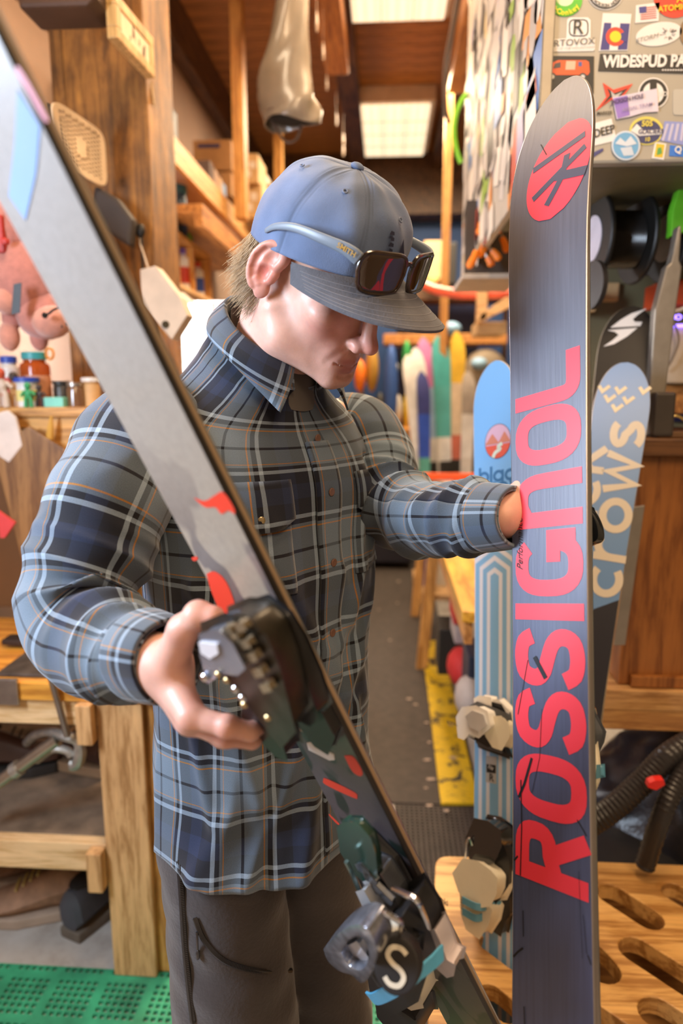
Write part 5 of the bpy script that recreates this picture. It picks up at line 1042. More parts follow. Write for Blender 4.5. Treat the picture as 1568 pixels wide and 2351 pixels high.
# ---- upper left shelf
XF = -.95
def YX(px, X=XF): return X/((px-887)/1567.)*1.0
sh = thing('wall_shelf', 'long orange plywood shelf box high on the left wall', 'shelf', (XF, 3.0, 2.4)); y0 = AX(385, 300, XF)[1]; y1 = 5.7; zt = AX(385, 294, XF)[2]; zb = AX(385, 356, XF)[2]
MB().bb((XF-.02, y0, zb), (XF, y1, zt)).build('fascia', wood('plywood_fascia', (.74, .42, .14), (.55, .28, .08), 'y'), sh, bev=.002); MB().bb((XL+.01, y0, zb), (XF-.021, y0+.02, zt)).build('end_panel', owx, sh, bev=.002); MB().bb((XL+.01, y0+.021, zb), (XF-.021, y1, zb+.02)).build('bottom_panel', mat('glossy_underside', (.45, .30, .22), .25, 0, .15, 4), sh)
def crate(name, label, cat, X0, X1, Y0, Y1, z0, h, m, group=None, bev=.004): return bx(name, label, cat, (X0, Y0, z0), (X1, Y1, z0+h), m, bev, group)
kc = mat('black_crate_plastic', (.022, .015, .012), .5)
T = thing('milk_crate', 'black plastic crate with a round hole on the high shelf', 'crate', (XF-.16, y0+.45, zb+.02)); zz = zb+.021; ya = AX(380, 300, XF-.06)[1]-.25
MB().bb((XF-.35, ya, zz+.004), (XF-.075, ya+.5, zz+.30)).build('crate_body', kc, T, bev=.01); MB().lathe([(.045, 0), (.05, .006), (.03, .008), (.002, .004)], (XF-.074, ya+.3, zz+.18), (1, 0, 0)).build('crate_ring', mat('black_gloss_ring', (.03, .022, .02), .25), T, smooth=True)
cb = mat('brown_cardboard', (.42, .22, .085), .75, 0, .1, 20); cb2 = mat('tan_cardboard', (.58, .38, .18), .75, 0, .1, 20); bl = mat('navy_box_print', (.03, .03, .12), .7)
for i, (ph0, pv) in enumerate(((445, 392), (447, 450))):
    T = thing('cardboard_box', ('brown cardboard box with blue print, upper of two behind the pine board', 'brown cardboard box with blue print, lower of two behind the pine board')[i], 'box', AY(ph0, pv, 4.5)); a = AY(ph0, pv, 4.5); b_ = AY(532, pv, 4.5); h = AY(445, pv-(70 if i == 0 else 54), 4.5)[2]-a[2]
    MB().bb((a[0], 4.5, a[2]), (b_[0], 4.9, a[2]+h)).build('carton', cb, T, bev=.004); MB().bb((a[0]+.03, 4.497, a[2]+h*.74), (a[0]+.17, 4.4995, a[2]+h*.86)).build('printed_strip', bl, T)
for i, (a0, a1, b0, b1, Y, mt, lb) in enumerate(((556, 592, 352, 420, 4.7, cb2, 'tan cardboard box on the high shelf right of the pine board'), (560, 600, 420, 500, 4.75, cb2, 'worn cardboard box under the tan one beside the pine board'), (596, 612, 400, 470, 5.3, mat('pale_box', (.62, .50, .38), .7), 'narrow pale box at the end of the high shelf'))):
    a = AY(a0, b1, Y); b_ = AY(a1, b0, Y); T = thing('cardboard_box', lb, 'box', a); MB().bb((a[0], Y, a[2]), (b_[0], Y+.3, b_[2])).build('carton', mt, T, bev=.004)
    for j in range(2): MB().bb((a[0]+.02+.03*j, Y-.003, a[2]+(b_[2]-a[2])*(.2+.3*j)), (a[0]+.06+.03*j, Y-.001, a[2]+(b_[2]-a[2])*(.42+.3*j))).build('paper_label', mat('white_label_paper', (.75, .68, .6), .7), T)
for i, (px, c, lb) in enumerate(((493, (.10, .06, .05), 'dark upright book at the near end of the shelf row'), (502, (.55, .42, .35), 'pale pink upright book on the shelf row'), (511, (.62, .42, .25), 'tan upright book on the shelf row'), (520, (.20, .35, .60), 'blue upright book at the far end of the shelf row'))):
    a = AX(px, 470, XF-.02); z0 = zb+.02; bx('book', lb, 'book', (XF-.22, a[1]-.05, z0), (XF-.03, a[1]+.05, z0+.22-.01*i), mat('book%s' % lb[:5], c, .6), .002, 'books on the high shelf')
# second shelf run and cubby
S1('lower_shelf', MB().bb((XL+.01, 3.3, AX(590, 600, -.86)[2]-.02), (-.86, 4.9, AX(590, 600, -.86)[2]+.02)).bb((-.90, 3.3, AX(590, 600, -.86)[2]-.08), (-.86, 4.9, AX(590, 600, -.86)[2]-.02)), ow, 'orange pine shelf under the high shelf with a back panel', 'shelf', bev=.003)
XC = -1.0; ca = AX(345, 482, XC); cbb = AX(484, 588, XC); zt2 = ca[2]; zb2 = AX(484, 690, XC)[2]
cub = thing('cubby_shelf', 'orange pine cubby unit with open compartments of spray cans on left wall', 'shelf', (XC, (ca[1]+cbb[1])/2, zb2-.02))
MB().bb((XC-.2, ca[1]-.3, zt2-.02), (XC, cbb[1], zt2)).build('top_board', owx, cub, bev=.002); MB().bb((XC-.2, ca[1]-.3, zb2-.02), (XC+.02, cbb[1], zb2)).build('bottom_board', lw, cub, bev=.002); MB().bb((XC-.21, ca[1]-.3, zb2), (XC-.2, cbb[1], zt2-.02)).build('back_board', owx, cub)
for px in (345, 368, 411, 446, 483):
    y = AX(px, 550, XC)[1]; MB().bb((XC-.199, y-.012, zb2), (XC-.001, y+.002, zt2-.021)).build('divider', owz, cub, bev=.001)
def bottle(name, label, cat, base, r, h, m, capm, group=None, neck=.45, lab=None, caph=.14):
    T = thing(name, label, cat, base, group); base = np.asarray(base, float)
    MB().lathe([(r*.9, 0), (r, .01*h), (r, h*.72), (r*.92, h*.78), (r*neck, h*(.95-caph)), (r*neck, h*(1-caph))], base, n=20).build('bottle_body', m, T, smooth=True)
    MB().lathe([(r*neck*1.15, h*(1-caph)), (r*neck*1.15, h*.985), (r*neck*.9, h)], base, n=16).build('bottle_cap', capm, T, smooth=True)
    if lab: MB().lathe([(r*1.01, h*.2), (r*1.015, h*.22), (r*1.015, h*.55), (r*1.01, h*.57)], base, n=20).build('bottle_label', lab, T, smooth=True)
    return T
wp = mat('white_glossy', (.75, .72, .68), .35); bluec = mat('blue_cap', (.03, .08, .45), .4); redc = mat('red_label', (.60, .05, .03), .5); yel = mat('yellow_plastic', (.80, .55, .02), .4)
for px, h, lb, cm, lm_ in ((424, .22, 'white spray can with a purple cap and red label in the cubby', mat('purple_cap', (.16, .10, .45), .4), redc), (457, .20, 'white and red spray can in the far cubby compartment', redc, bluec), (437, .17, 'plain white can beside the divider of the cubby', wp, redc)):
    y = AX(px, 600, XC-.05)[1]; bottle('spray_can', lb, 'can', (XC-.06, y, zb2+.001), .032, h, wp, cm, 'cans in the cubby', lab=lm_)
for i, (px, py) in enumerate(((352, 610), (366, 600), (380, 590), (372, 650), (388, 640), (384, 690))):
    c = AX(px, py, XC+.05); mb = MB()
    for k in range(6): mb.ball(c+np.array([.006*math.sin(k*2), 0, -.018*k+.045]), (.014, .014, .011), 8)
    S1('yellow_bead_string', mb, yel, ('yellow knobbly string hanging at the near end of the cubby', 'second yellow knobbly string hanging before the cubby', 'third yellow knobbly string hanging before the cubby', 'short yellow string hanging low before the cubby', 'yellow string hanging low right of the short one', 'lowest yellow string hanging over the lamp')[i], 'string', 'yellow strings by the cubby', smooth=True)
S1('card_tag', MB().prism([(0, 0), (.06, -.03), (.075, .015), (.015, .045)], AX(348, 560, XC+.04), (.6, .8, 0), ZZ, (.8, -.6, 0), 0, .004), mat('cream_card', (.75, .62, .45), .8), 'cream card tag pinned at the cubby corner', 'tag')
bottle('travel_mug', 'tall dark navy can standing on top of the cubby', 'can', (XC-.05, AX(410, 520, XC-.05)[1], zt2+.001), .045, .26, mat('navy_can', (.01, .035, .07), .35), mat('teal_lid', (.02, .10, .12), .4), neck=.95, caph=.2)
S1('green_sprig', MB().ball((XC-.06, cbb[1]-.35, zt2+.03), (.05, .12, .03), 8), mat('bright_green', (.10, .40, .03), .6), 'small bright green rag lying on the cubby top', 'rag', smooth=True)
# bright work lamp area
la = AY(395, 700, 2.7); lampm = mat('lamp_tube_glow', (1, .97, .92), .5, emit=6); T = thing('work_lamp', 'bright white work lamp glowing behind the man\'s collar', 'lamp', la)
MB().lathe([(.02, .05), (.05, .045), (.10, .0), (.104, -.004)], la, (0, 0, 1), 28).build('lamp_shade', wp, T, smooth=True); MB().lathe([(.09, -.006), (.09, -.012), (.002, -.014)], la, (0, 0, 1), 24).build('lamp_bulb', lampm, T)
MB().tube(catmull([la+[0, 0, .05], la+[-.05, .1, .12], la+[-.2, .2, -.05], la+[-.3, .25, -.5]], 16), .008, 8).build('lamp_arm', chrome, T, smooth=True)
pl = bpy.data.lights.new('work_lamp_light', 'POINT'); pl.energy = 22; pl.color = (.95, .97, 1); pl.shadow_soft_size = .08; po = bpy.data.objects.new('work_lamp_light', pl); COL.objects.link(po); po.location = la+np.array([0, 0, -.06])
whitep = mat('white_paper', (.88, .88, .90), .8)
a = AY(375, 900, 3.0); b_ = AY(520, 690, 3.0); S1('white_board', MB().bb((a[0], 3.0, 1.2), (b_[0], 3.03, b_[2])), whitep, 'large white sheet of board lit up behind the man\'s neck', 'board', bev=.002)
for i in range(2): a = AY(486+16*i, 760, 2.98); S1('red_stripe_card', MB().bb((a[0], 2.99, a[2]), (a[0]+.014, 2.9995, a[2]+.12)), mat('pinkish_red', (.75, .12, .10), .6), ('narrow red card on the white board, nearer the lamp', 'narrow red card on the white board, nearer the neck')[i], 'card')
a = AY(380, 1000, 2.8); S1('white_bench_block', MB().bb((a[0]-.15, 2.5, 1.0), (AY(560, 900, 2.8)[0], 2.8, 1.42)), mat('pale_cabinet', (.72, .70, .68), .6), 'pale cabinet hidden behind the man\'s shoulder', 'cabinet', bev=.006)
# ---- counter at left with its clutter
Yc = 1.92; zc = AY(150, 935, Yc)[2]; xr = AY(232, 935, Yc)[0]
ct = thing('counter', 'orange wooden counter at left carrying bottles and small toys', 'counter', ((XL+xr)/2, Yc+.2, zc-.3))
MB().bb((XL+.01, Yc, zc-.028), (xr, Yc+.32, zc)).build('counter_top', owx, ct, bev=.004); MB().bb((XL+.01, Yc+.012, zc-.135), (xr-.01, Yc+.034, zc-.029)).build('counter_fascia', owx, ct, bev=.002)
br_ = mat('brown_cabinet_paint', (.16, .07, .022), .5, 0, .15, 5)
S1('low_cabinet', MB().bb((XL+.01, Yc+.1, .86), (xr-.10, Yc+.42, zc-.14)), br_, 'dark brown cabinet under the left counter', 'cabinet', bev=.005)
S1('leaning_board', MB().prism([(0, 0), (.22, -.0), (.16, .33), (.05, .40), (-.06, .34)], AY(60, 1290, Yc-.02), (1, 0, 0), ZZ, (0, 1, 0), -.02, 0), wood('brown_board', (.30, .15, .05), (.18, .08, .025), 'z'), 'brown board leaning against the cabinet under the counter', 'board', bev=.003)
bottle('drink_bottle', 'translucent orange drinking bottle on the left counter', 'bottle', AY(86, 925, Yc+.1)*np.array([1, 1, 0])+[0, 0, zc], .043, .16, mat('orange_translucent', (.62, .12, .02), .15, trans=.4), mat('teal_cap', (.05, .35, .36), .4), neck=.72, lab=mat('pale_orange_print', (.70, .30, .16), .5))
MB().tube([AY(114, 812, Yc+.1)+np.array([.012*math.cos(a), 0, .016*math.sin(a)]) for a in np.linspace(0, 2*PI, 12, endpoint=False)], .004, 6, closed=True).build('bottle_loop', mat('orange_loop', (.8, .3, .05), .5), None); bpy.data.objects['bottle_loop']['label'] = 'orange carrying loop beside the bottle cap on counter'; bpy.data.objects['bottle_loop']['category'] = 'loop'
def onc(px, dy=.1): q = AY(px, 930, Yc+dy); return np.array([q[0], q[1], zc])
bottle('glue_bottle', 'white tub with a blue cap left of the orange bottle', 'bottle', onc(28, .14), .030, .15, wp, bluec, lab=redc, neck=.7); bottle('wax_tub', 'white tub with flat blue lid before the orange bottle', 'tub', onc(64, .04), .032, .085, wp, bluec, neck=1.0, lab=mat('lemon_label', (.80, .70, .25), .5), caph=.16)
bottle('steel_mug', 'dark grey mug on the left counter', 'mug', onc(144, .10), .024, .075, mat('dark_grey_metal', (.06, .055, .05), .4, .5), mat('black_lid', (.02, .02, .02), .4), neck=.98, caph=.08)
bottle('glass_jar', 'small glass jar of brown powder between mug and coffee cup', 'jar', onc(174, .05), .023, .070, mat('brown_jar_glass', (.16, .08, .04), .08, coat=1), mat('tin_lid', (.55, .5, .45), .3, .9), neck=.85)
bottle('coffee_cup', 'tan paper coffee cup with white lid at the counter end', 'cup', onc(212, .08), .024, .085, mat('tan_cup', (.58, .34, .14), .6), wp, neck=1.0, caph=.14)
q = onc(126, .02); S1('teal_box', MB().bb((q[0]-.028, q[1]-.01, zc), (q[0]+.030, q[1]+.04, zc+.028)), mat('mint_plastic', (.20, .60, .48), .5), 'flat mint green box at the counter edge', 'box', bev=.003)
def figure(px, dy, h, m, m2, lb):
    q = onc(px, dy); T = thing('toy_figure', lb, 'toy', q, 'toy figures on the counter'); s = h
    mb = MB(); mb.tube([q+[-.12*s, 0, 0], q+[-.10*s, 0, .35*s], q+[0, 0, .5*s]], [.09*s, .08*s, .1*s], 8); mb.tube([q+[.12*s, 0, 0], q+[.10*s, 0, .35*s], q+[0, 0, .5*s]], [.09*s, .08*s, .1*s], 8); mb.ball(q+[0, 0, .55*s], (.16*s, .12*s, .2*s), 10); mb.tube([q+[-.15*s, 0, .65*s], q+[-.3*s, 0, .45*s]], .05*s, 6); mb.tube([q+[.15*s, 0, .65*s], q+[.3*s, 0, .5*s]], .05*s, 6); mb.build('toy_body', m, T, smooth=True)
    MB().ball(q+[0, 0, .86*s], (.13*s, .13*s, .15*s), 10).build('toy_head', m2, T, smooth=True)
figure(36, .02, .10, mat('tan_toy', (.55, .28, .10), .5), mat('dark_toy', (.06, .04, .03), .5), 'tan toy figure with dark head at the counter edge'); figure(66, .0, .07, mat('green_toy', (.04, .35, .12), .5), mat('green_toy', (.04, .35, .12), .5), 'green toy figure sitting on the counter'); figure(92, .02, .065, mat('brown_black_toy', (.05, .03, .025), .5), mat('brown_black_toy', (.05, .03, .025), .5), 'black boot-like toy beside the mint box'); figure(6, .0, .11, mat('cream_toy', (.70, .55, .42), .5), mat('red_toy', (.7, .10, .04), .5), 'cream toy figure with red head at the photo\'s left edge'); figure(50, .05, .08, mat('pink_toy', (.6, .28, .25), .5), mat('pink_toy', (.6, .28, .25), .5), 'small pink toy between tan and green figures')
S1('hanging_paper_bag', MB().prism([(0, .02), (.03, 0), (.075, .05), (.062, .13), (.04, .15), (.0, .14)], AY(2, 1062, Yc-.03), (1, 0, 0), ZZ, (0, 1, 0), -.012, 0), mat('crumpled_white', (.72, .62, .55), .8), 'crumpled white paper hanging from the counter edge', 'paper', bev=.006)
S1('yellow_tube', MB().tube(catmull([AY(118, 955, Yc-.02), AY(116, 985, Yc-.02), AY(112, 1030, Yc-.02)], 8), [.004, .005, .006, .009, .010, .011, .010, .004], 8), mat('amber_tube', (.62, .33, .06), .4), 'amber tube hanging from the counter front', 'tube', smooth=True)
S1('black_sticker_card', MB().bb(AY(50, 1010, Yc+.008), AY(78, 982, Yc+.011)), mat('black_card', (.03, .03, .03), .6), 'black square sticker on the counter front', 'sticker')
S1('red_folder', MB().prism([(0, 0), (.012, .0), (.045, .042), (.0, .075)], AY(0, 1235, 1.75), (1, 0, 0), ZZ, (0, 1, 0), 0, .01), mat('red_card', (.62, .05, .05), .5), 'red card corner at the left edge below the counter', 'card')
S1('beige_wall_board', MB().bb((XL+.3, Yp+.15, zc), (AY(165, 800, Yp+.15)[0], Yp+.18, zc+.25)), mat('cream_board', (.50, .40, .30), .7), 'cream board behind the bottles on the counter', 'board', bev=.002)
# ---- pink plush pig
pk_ = mat('pink_plush', (.46, .17, .13), .95, 0, .15, 60, .8, sheen=.6); pk2 = mat('pale_pink_plush', (.55, .23, .16), .95, 0, .12, 60, .8, sheen=.6)
T = thing('plush_pig', 'pink plush pig with a black tag slumped above the left counter', 'plush toy', AY(70, 800, 1.85)); Yq = 1.80
def pb_(px, py, rx, rz, ry=None, m=None, name='plush_body', dy=0):
    k = 1.85/1567; MB().ball(AY(px, py, Yq+dy), (rx*k, (ry or rx)*k, rz*k), 20).build(name, m or pk_, T, smooth=True)
pb_(30, 530, 70, 75, 60, name='plush_ear'); pb_(60, 640, 80, 95, 70); pb_(100, 720, 60, 58, 55, name='plush_head'); pb_(118, 738, 42, 36, 40, pk2, 'snout', -.03); pb_(0, 650, 42, 55, 40, pk2, 'plush_arm', -.03); pb_(18, 690, 30, 30, 30, pk2, 'plush_arm', -.05); pb_(22, 772, 22, 32, 22, pk2, 'plush_leg', -.03); pb_(26, 730, 20, 30, 20, pk_, 'plush_leg', -.02); pb_(90, 775, 20, 30, 20, pk_, 'plush_leg', .0)
MB().tube(catmull([AY(100, 725, Yq-.10), AY(112, 720, Yq-.10), AY(122, 712, Yq-.10), AY(138, 705, Yq-.09)], 10), .003, 6).build('stitched_mouth', mat('black_thread', (.01, .01, .01), .7), T, smooth=True); MB().ball(AY(103, 724, Yq-.10), .008, 8).build('eye', mat('black_bead', (.01, .01, .012), .2), T, smooth=True)
for px, py in ((142, 750), (153, 744)): MB().ball(AY(px, py, Yq-.085), .003, 6).build('nostril', mat('black_thread', (.01, .01, .01), .7), T)
MB().prism([(0, 0), (.022, .004), (.032, .075), (.012, .072)], AY(26, 722, Yq-.11), (1, 0, 0), ZZ, (0, 1, 0), 0, .002).build('tag_card', mat('black_tag', (.012, .012, .012), .5), T)
MB().tube(catmull([AY(20, 478, Yq), AY(10, 440, Yq-.02), np.array([XL+.02, Yq, AY(0, 400, Yq)[2]+.15])], 10), .003, 6).build('hanging_cord', mat('cream_cord', (.62, .48, .30), .9), T, smooth=True)
S1('red_machine', MB().bb(AY(-8, 580, 1.72), AY(22, 500, 1.76)).bb(AY(0, 560, 1.70), AY(24, 548, 1.72)), mat('red_toolbox', (.45, .03, .02), .4), 'red and silver gadget at the photo\'s left edge above the pig', 'gadget', bev=.006)
# ---- left workbench
zt = .84; Yl = AZ(290, 2250, 0)[1]; lx0 = AZ(248, 2250, 0)[0]; lx1 = AZ(325, 2250, 0)[0]; lx0t = AY(205, 1575, Yl)[0]; lx1t = AY(322, 1575, Yl)[0]
wbm = wood('golden_pine_z', (.70, .40, .17), (.46, .23, .08), 'z', .55); wbx = wood('golden_pine_x', (.80, .54, .28), (.62, .36, .14), 'x', .55)
wb = thing('workbench', 'rough golden pine workbench with a grimy lower shelf at left', 'workbench', ((XL+lx1)/2, Yl+.3, 0)); bxr = max(lx1t, lx1)
MB().bb((bxr-.115, Yl, .012), (bxr, Yl+.09, zt-.05)).build('leg', wbm, wb, bev=.004); MB().bb((bxr+.001, Yl+.02, .012), (bxr+.04, Yl+.11, zt-.05)).build('leg', owz, wb, bev=.004); MB().bb((bxr-.09, Yl+.57, 0), (bxr, Yl+.65, zt-.05)).build('leg', owz, wb, bev=.004)
MB().bb((XL+.02, Yl-.01, zt-.045), (bxr+.05, Yl+.40, zt)).build('bench_top', wood('varnished_orange_top', (.72, .33, .05), (.52, .21, .03), 'x', .25, 1, .5), wb, bev=.003)
MB().bb((XL+.02, Yl+.401, zt-.045), (bxr-.2, Yc+.06, zt)).build('bench_top', wood('varnished_orange_top', (.72, .33, .05), (.52, .21, .03), 'x', .25, 1, .5), wb, bev=.003)
MB().bb((XL+.02, Yl+.005, zt-.115), (bxr-.116, Yl+.04, zt-.046)).build('apron', wbx, wb, bev=.003); MB().bb((bxr-.155, Yl-.03, zt-.15), (bxr-.116, Yl+.004, zt-.046)).build('cleat', wbm, wb, bev=.003)
zs = AY(100, 1935, Yl)[2]; MB().bb((XL+.02, Yl+.04, zs-.02), (bxr-.0, Yl+.66, zs)).build('lower_shelf', grime, wb, bev=.002); MB().bb((XL+.02, Yl+.005, zs-.08), (bxr-.116, Yl+.039, zs-.001)).build('shelf_rail', wbx, wb, bev=.003); MB().bb((bxr-.155, Yl-.03, zs-.115), (bxr-.116, Yl+.004, zs-.005)).build('cleat', wbm, wb, bev=.003)
MB().bb((bxr-.03, Yl+.111, zs-.09), (bxr+.001, Yl+.565, zs-.021)).build('side_rail', owx, wb, bev=.003)
S1('steel_plate', MB().bb(AY(-20, 1548, Yl+.0)*[1, 0, 0]+[0, Yl+.02, zt+.001], (AY(92, 1500, Yl)[0], Yl+.22, zt+.010)), mat('scuffed_steel', (.10, .085, .075), .45, .6, .4, 20), 'scuffed dark steel plate lying on the left workbench', 'plate', bev=.002)
S1('corner_bracket', MB().bb((AY(-20, 1530, Yl)[0], Yl-.02, zt-.055), (AY(45, 1530, Yl)[0], Yl-.0105, zt+.012)), mat('polished_steel', (.35, .34, .33), .3, .9, .3), 'shiny steel angle bracket screwed over the workbench edge', 'bracket', bev=.002)
S1('metal_offcut', MB().bb((AY(2, 1470, Yl+.2)[0], Yl+.20, zt+.0105), (AY(72, 1470, Yl+.2)[0], Yl+.25, zt+.026)), mat('brown_black_metal', (.06, .045, .04), .4, .7), 'small dark metal offcut lying on the steel plate', 'offcut', bev=.003)
Ybk = Yl+.3
S1('snack_packet', MB().prism([(0, 0), (.022, -.004), (.045, .014), (.04, .052), (.018, .050), (-.004, .062)], AZ(40, 1392, zt)+[0, 0, .002], (1, 0, 0), ZZ, (0, 1, 0), 0, .012), mat('blue_foil', (.03, .14, .52), .3, .2), 'small blue foil packet standing on the left workbench', 'packet', bev=.004)
q = AZ(15, 1375, zt); S1('yellow_packet', MB().ball(q+[0, 0, .02], (.045, .02, .019), 12), mat('bright_yellow', (.80, .55, .01), .5), 'crumpled yellow packet beside the blue foil packet', 'packet', smooth=True)
q = AZ(5, 1330, zt); S1('folded_cloth', MB().ball(q+[0, .08, .04], (.07, .04, .04), 12), mat('cream_cloth', (.62, .50, .44), .9), 'cream cloth bundle with purple print at the left edge', 'cloth', smooth=True)
# clamp: knob, rod, casting and pipe
Yk = Yl-.035; kn = AY(104, 1510, Yk); cl = thing('pipe_clamp', 'steel pipe clamp standing on the workbench shelf with its rod upright', 'clamp', AY(150, 1720, Yl+.05))
MB().lathe([(.012, -.008), (.018, -.004), (.018, .004), (.012, .008)], kn, (0, -1, .1), 18).build('clamp_knob', mat('brushed_steel', (.38, .33, .29), .35, .9), cl, smooth=True)
rb = AY(155, 1690, Yl-.01); MB().cyl(kn, rb, .0075, .0085, 12).build('clamp_screw', mat('worn_steel_rod', (.30, .27, .25), .35, .9), cl, smooth=True)
gal = mat('galvanised_metal', (.42, .40, .36), .40, .8, .25, 30)
def cm(px, py, dy=0.0): return AY(px, py, Yl+.02+dy)
MB().tube(catmull([cm(62, 1705, .1), cm(80, 1688, .06), (cm(115, 1680, .03)), cm(150, 1690), cm(178, 1700), cm(184, 1725), cm(178, 1752), cm(164, 1756)], 26), [.012]*8+[.014]*10+[.016]*8, 10).build('clamp_jaw', gal, cl, smooth=True)
MB().tube(catmull([cm(85, 1745, .03), cm(120, 1720), cm(152, 1722), cm(165, 1735)], 14), .011, 10).build('clamp_arm', gal, cl, smooth=True)
p0_, p1_ = cm(132, 1698, .0), cm(-60, 1838, -.02); MB().cyl(p0_, p1_, .0165, .0165, 16).build('clamp_pipe', mat('zinc_pipe', (.40, .36, .30), .3, .9, .2), cl, smooth=True); MB().cyl(p0_*.55+p1_*.45, p0_*.48+p1_*.52, .021, .021, 16).build('pipe_collar', gal, cl, smooth=True)
# shoes
def shoe(name, label, c, ang, L, m, sole, lace=None, group='shoes around the workbench'):
    ca, sa = math.cos(ang), math.sin(ang); X = np.array([ca, sa, 0]); Y_ = np.array([-sa, ca, 0]); T = thing(name, label, 'shoe', c, group); c = np.asarray(c, float)
    prof = [(-.5, .12, .30), (-.46, .17, .42), (-.3, .18, .46), (-.1, .17, .38), (.08, .18, .28), (.25, .20, .22), (.38, .19, .19), (.46, .14, .16), (.5, .05, .10)]; V = []; n = 14
    for a, w_, h in prof:
        for k in range(n): f = 2*PI*k/n; V.append(c+X*a*L+Y_*w_*L*math.cos(f)*(.8 if math.sin(f) > 0 else 1)+ZZ*(.03+h*L*.5*(1+max(-.9, math.sin(f)))))
    MB().add(V, gridfaces(len(prof), n)+[tuple(range(n))[::-1], tuple(range(n*8, n*9))]).build('upper', m, T, smooth=True)
    MB().prism([(-.51*L, -.13*L), (-.2*L, -.17*L), (.2*L, -.21*L), (.44*L, -.16*L), (.53*L, 0), (.44*L, .16*L), (.2*L, .21*L), (-.2*L, .17*L), (-.51*L, .13*L)], c, X, Y_, ZZ, 0, .032).build('sole', sole, T, bev=.006)
    MB().ball(c-X*.28*L+ZZ*(.03+.44*L), (.17*L, .11*L, .03*L), 12, X, Y_).build('opening', mat('shoe_dark_lining', (.02, .015, .012), .9), T, smooth=True)
    for i in range(4): q = c+X*(.0+.07*i)*L+ZZ*(.03+L*(.38-.045*i)); MB().tube([q-Y_*.09*L, q+ZZ*.01*L, q+Y_*.09*L], .0035, 6).build('lace', lace or sole, T, smooth=True)
tanm = mat('tan_suede', (.34, .19, .11), .8, 0, .25, 30); shoe('sneaker', 'brown and tan walking shoe on the floor under the workbench', AZ(60, 2155, 0)+[0, .10, .001], PI+.25, .30, tanm, mat('pale_sole', (.40, .30, .22), .7), mat('yellow_lace', (.55, .40, .12), .7))
shoe('sneaker', 'second brown walking shoe behind the first under the workbench', AZ(20, 2095, 0)+[0, .16, .001], PI+.3, .30, tanm, mat('pale_sole', (.40, .30, .22), .7))
blk = mat('black_shoe', (.035, .025, .022), .55, 0, .3, 30); shoe('boot', 'black shoe on the floor between workbench leg and trousers', AZ(375, 2120, 0)+[0, .12, .001], 1.9, .30, blk, mat('grey_sole', (.14, .11, .08), .7), mat('brown_lace', (.16, .10, .07), .7)); shoe('boot', 'dark shoe behind the workbench leg on the floor', AZ(235, 2100, 0)+[0, .03, .001], 1.2, .28, mat('charcoal_shoe', (.06, .06, .07), .6), mat('grey_sole', (.14, .11, .08), .7))
shoe('boot', 'black boot far back beside the wall under the bench', AZ(370, 1920, 0)+[0, .1, .001], 2.2, .30, blk, mat('black_sole', (.03, .025, .02), .7))
shoe('leather_shoe', 'dark leather shoe lying at the back of the bench shelf, left one', np.array([AY(20, 1650, Yl+.3)[0], Yl+.32, zs+.001]), .3, .27, mat('dark_leather', (.07, .035, .025), .35), mat('black_sole', (.03, .025, .02), .7)); shoe('leather_shoe', 'dark leather shoe with folded laces on the bench shelf, right one', np.array([AY(150, 1650, Yl+.3)[0], Yl+.36, zs+.001]), 2.8, .25, mat('dark_leather', (.07, .035, .025), .35), mat('tan_sole', (.35, .22, .12), .7))
# ---- mats
def holemat(name, label, x0, x1, y0, y1, pitch, hole, z, th, m, ang=0.0, skip=None):
    V = []; Fc = []; nx = int((x1-x0)/pitch); ny = int((y1-y0)/pitch)
    for i in range(nx):
        for j in range(ny):
            x, y = x0+i*pitch, y0+j*pitch; g = (pitch-hole)/2; n = len(V); big = skip and ((i % 7 == 3) or (j % 7 == 3))
            V += [(x, y, z), (x+pitch, y, z), (x+pitch, y+pitch, z), (x, y+pitch, z)]
            if big: Fc.append((n, n+1, n+2, n+3)); continue
            V += [(x+g, y+g, z), (x+pitch-g, y+g, z), (x+pitch-g, y+pitch-g, z), (x+g, y+pitch-g, z)]; V += [(a, b, z-th) for a, b, _ in V[-4:]]
            Fc += [(n, n+1, n+5, n+4), (n+1, n+2, n+6, n+5), (n+2, n+3, n+7, n+6), (n+3, n, n+4, n+7), (n+4, n+5, n+9, n+8), (n+5, n+6, n+10, n+9), (n+6, n+7, n+11, n+10), (n+7, n+4, n+8, n+11)]
    X1, Y1 = x0+nx*pitch, y0+ny*pitch; n = len(V); V += [(x0, y0, z), (X1, y0, z), (X1, Y1, z), (x0, Y1, z), (x0, y0, z-th), (X1, y0, z-th), (X1, Y1, z-th), (x0, Y1, z-th)]; Fc += [(n+i, n+4+i, n+4+(i+1) % 4, n+(i+1) % 4) for i in range(4)]
    o = part(name, rawmesh(name, V, Fc, m), None); tag(o, label, 'mat'); return o
grn = mat('green_rubber', (.03, .28, .14), .6, 0, .35, 12); gy1 = AZ(290, 2228, 0)[1]; gx1 = AZ(905, 2330, 0)[0]
holemat('floor_mat', 'green perforated rubber mat under the man and workbench leg', XL+.35, gx1, gy1-.62, gy1, .0185, .0120, .011, .0105, grn, skip=True)
bkm = mat('brown_black_rubber', (.045, .033, .027), .65, 0, .25, 16); dy1 = AZ(980, 1850, 0)[1]
holemat('floor_mat', 'dark perforated rubber mat between the green mat and aisle', gx1+.01, .60, gy1-.35, dy1-.005, .018, .009, .011, .0105, bkm)
S1('aisle_mat', MB().bb((-.30, dy1, .001), (AZ(1090, 1840, 0)[0]+.02, YB-.5, .010)), mat('worn_ribbed_rubber', (.050, .037, .030), .7, 0, .25, 25, .6), 'long dark ribbed rubber mat running down the aisle', 'mat')
a, b_, c2, d_ = AZ(968, 1478, .011), AZ(1012, 1472, .011), AZ(1100, 1850, .011), AZ(1012, 1850, .011)
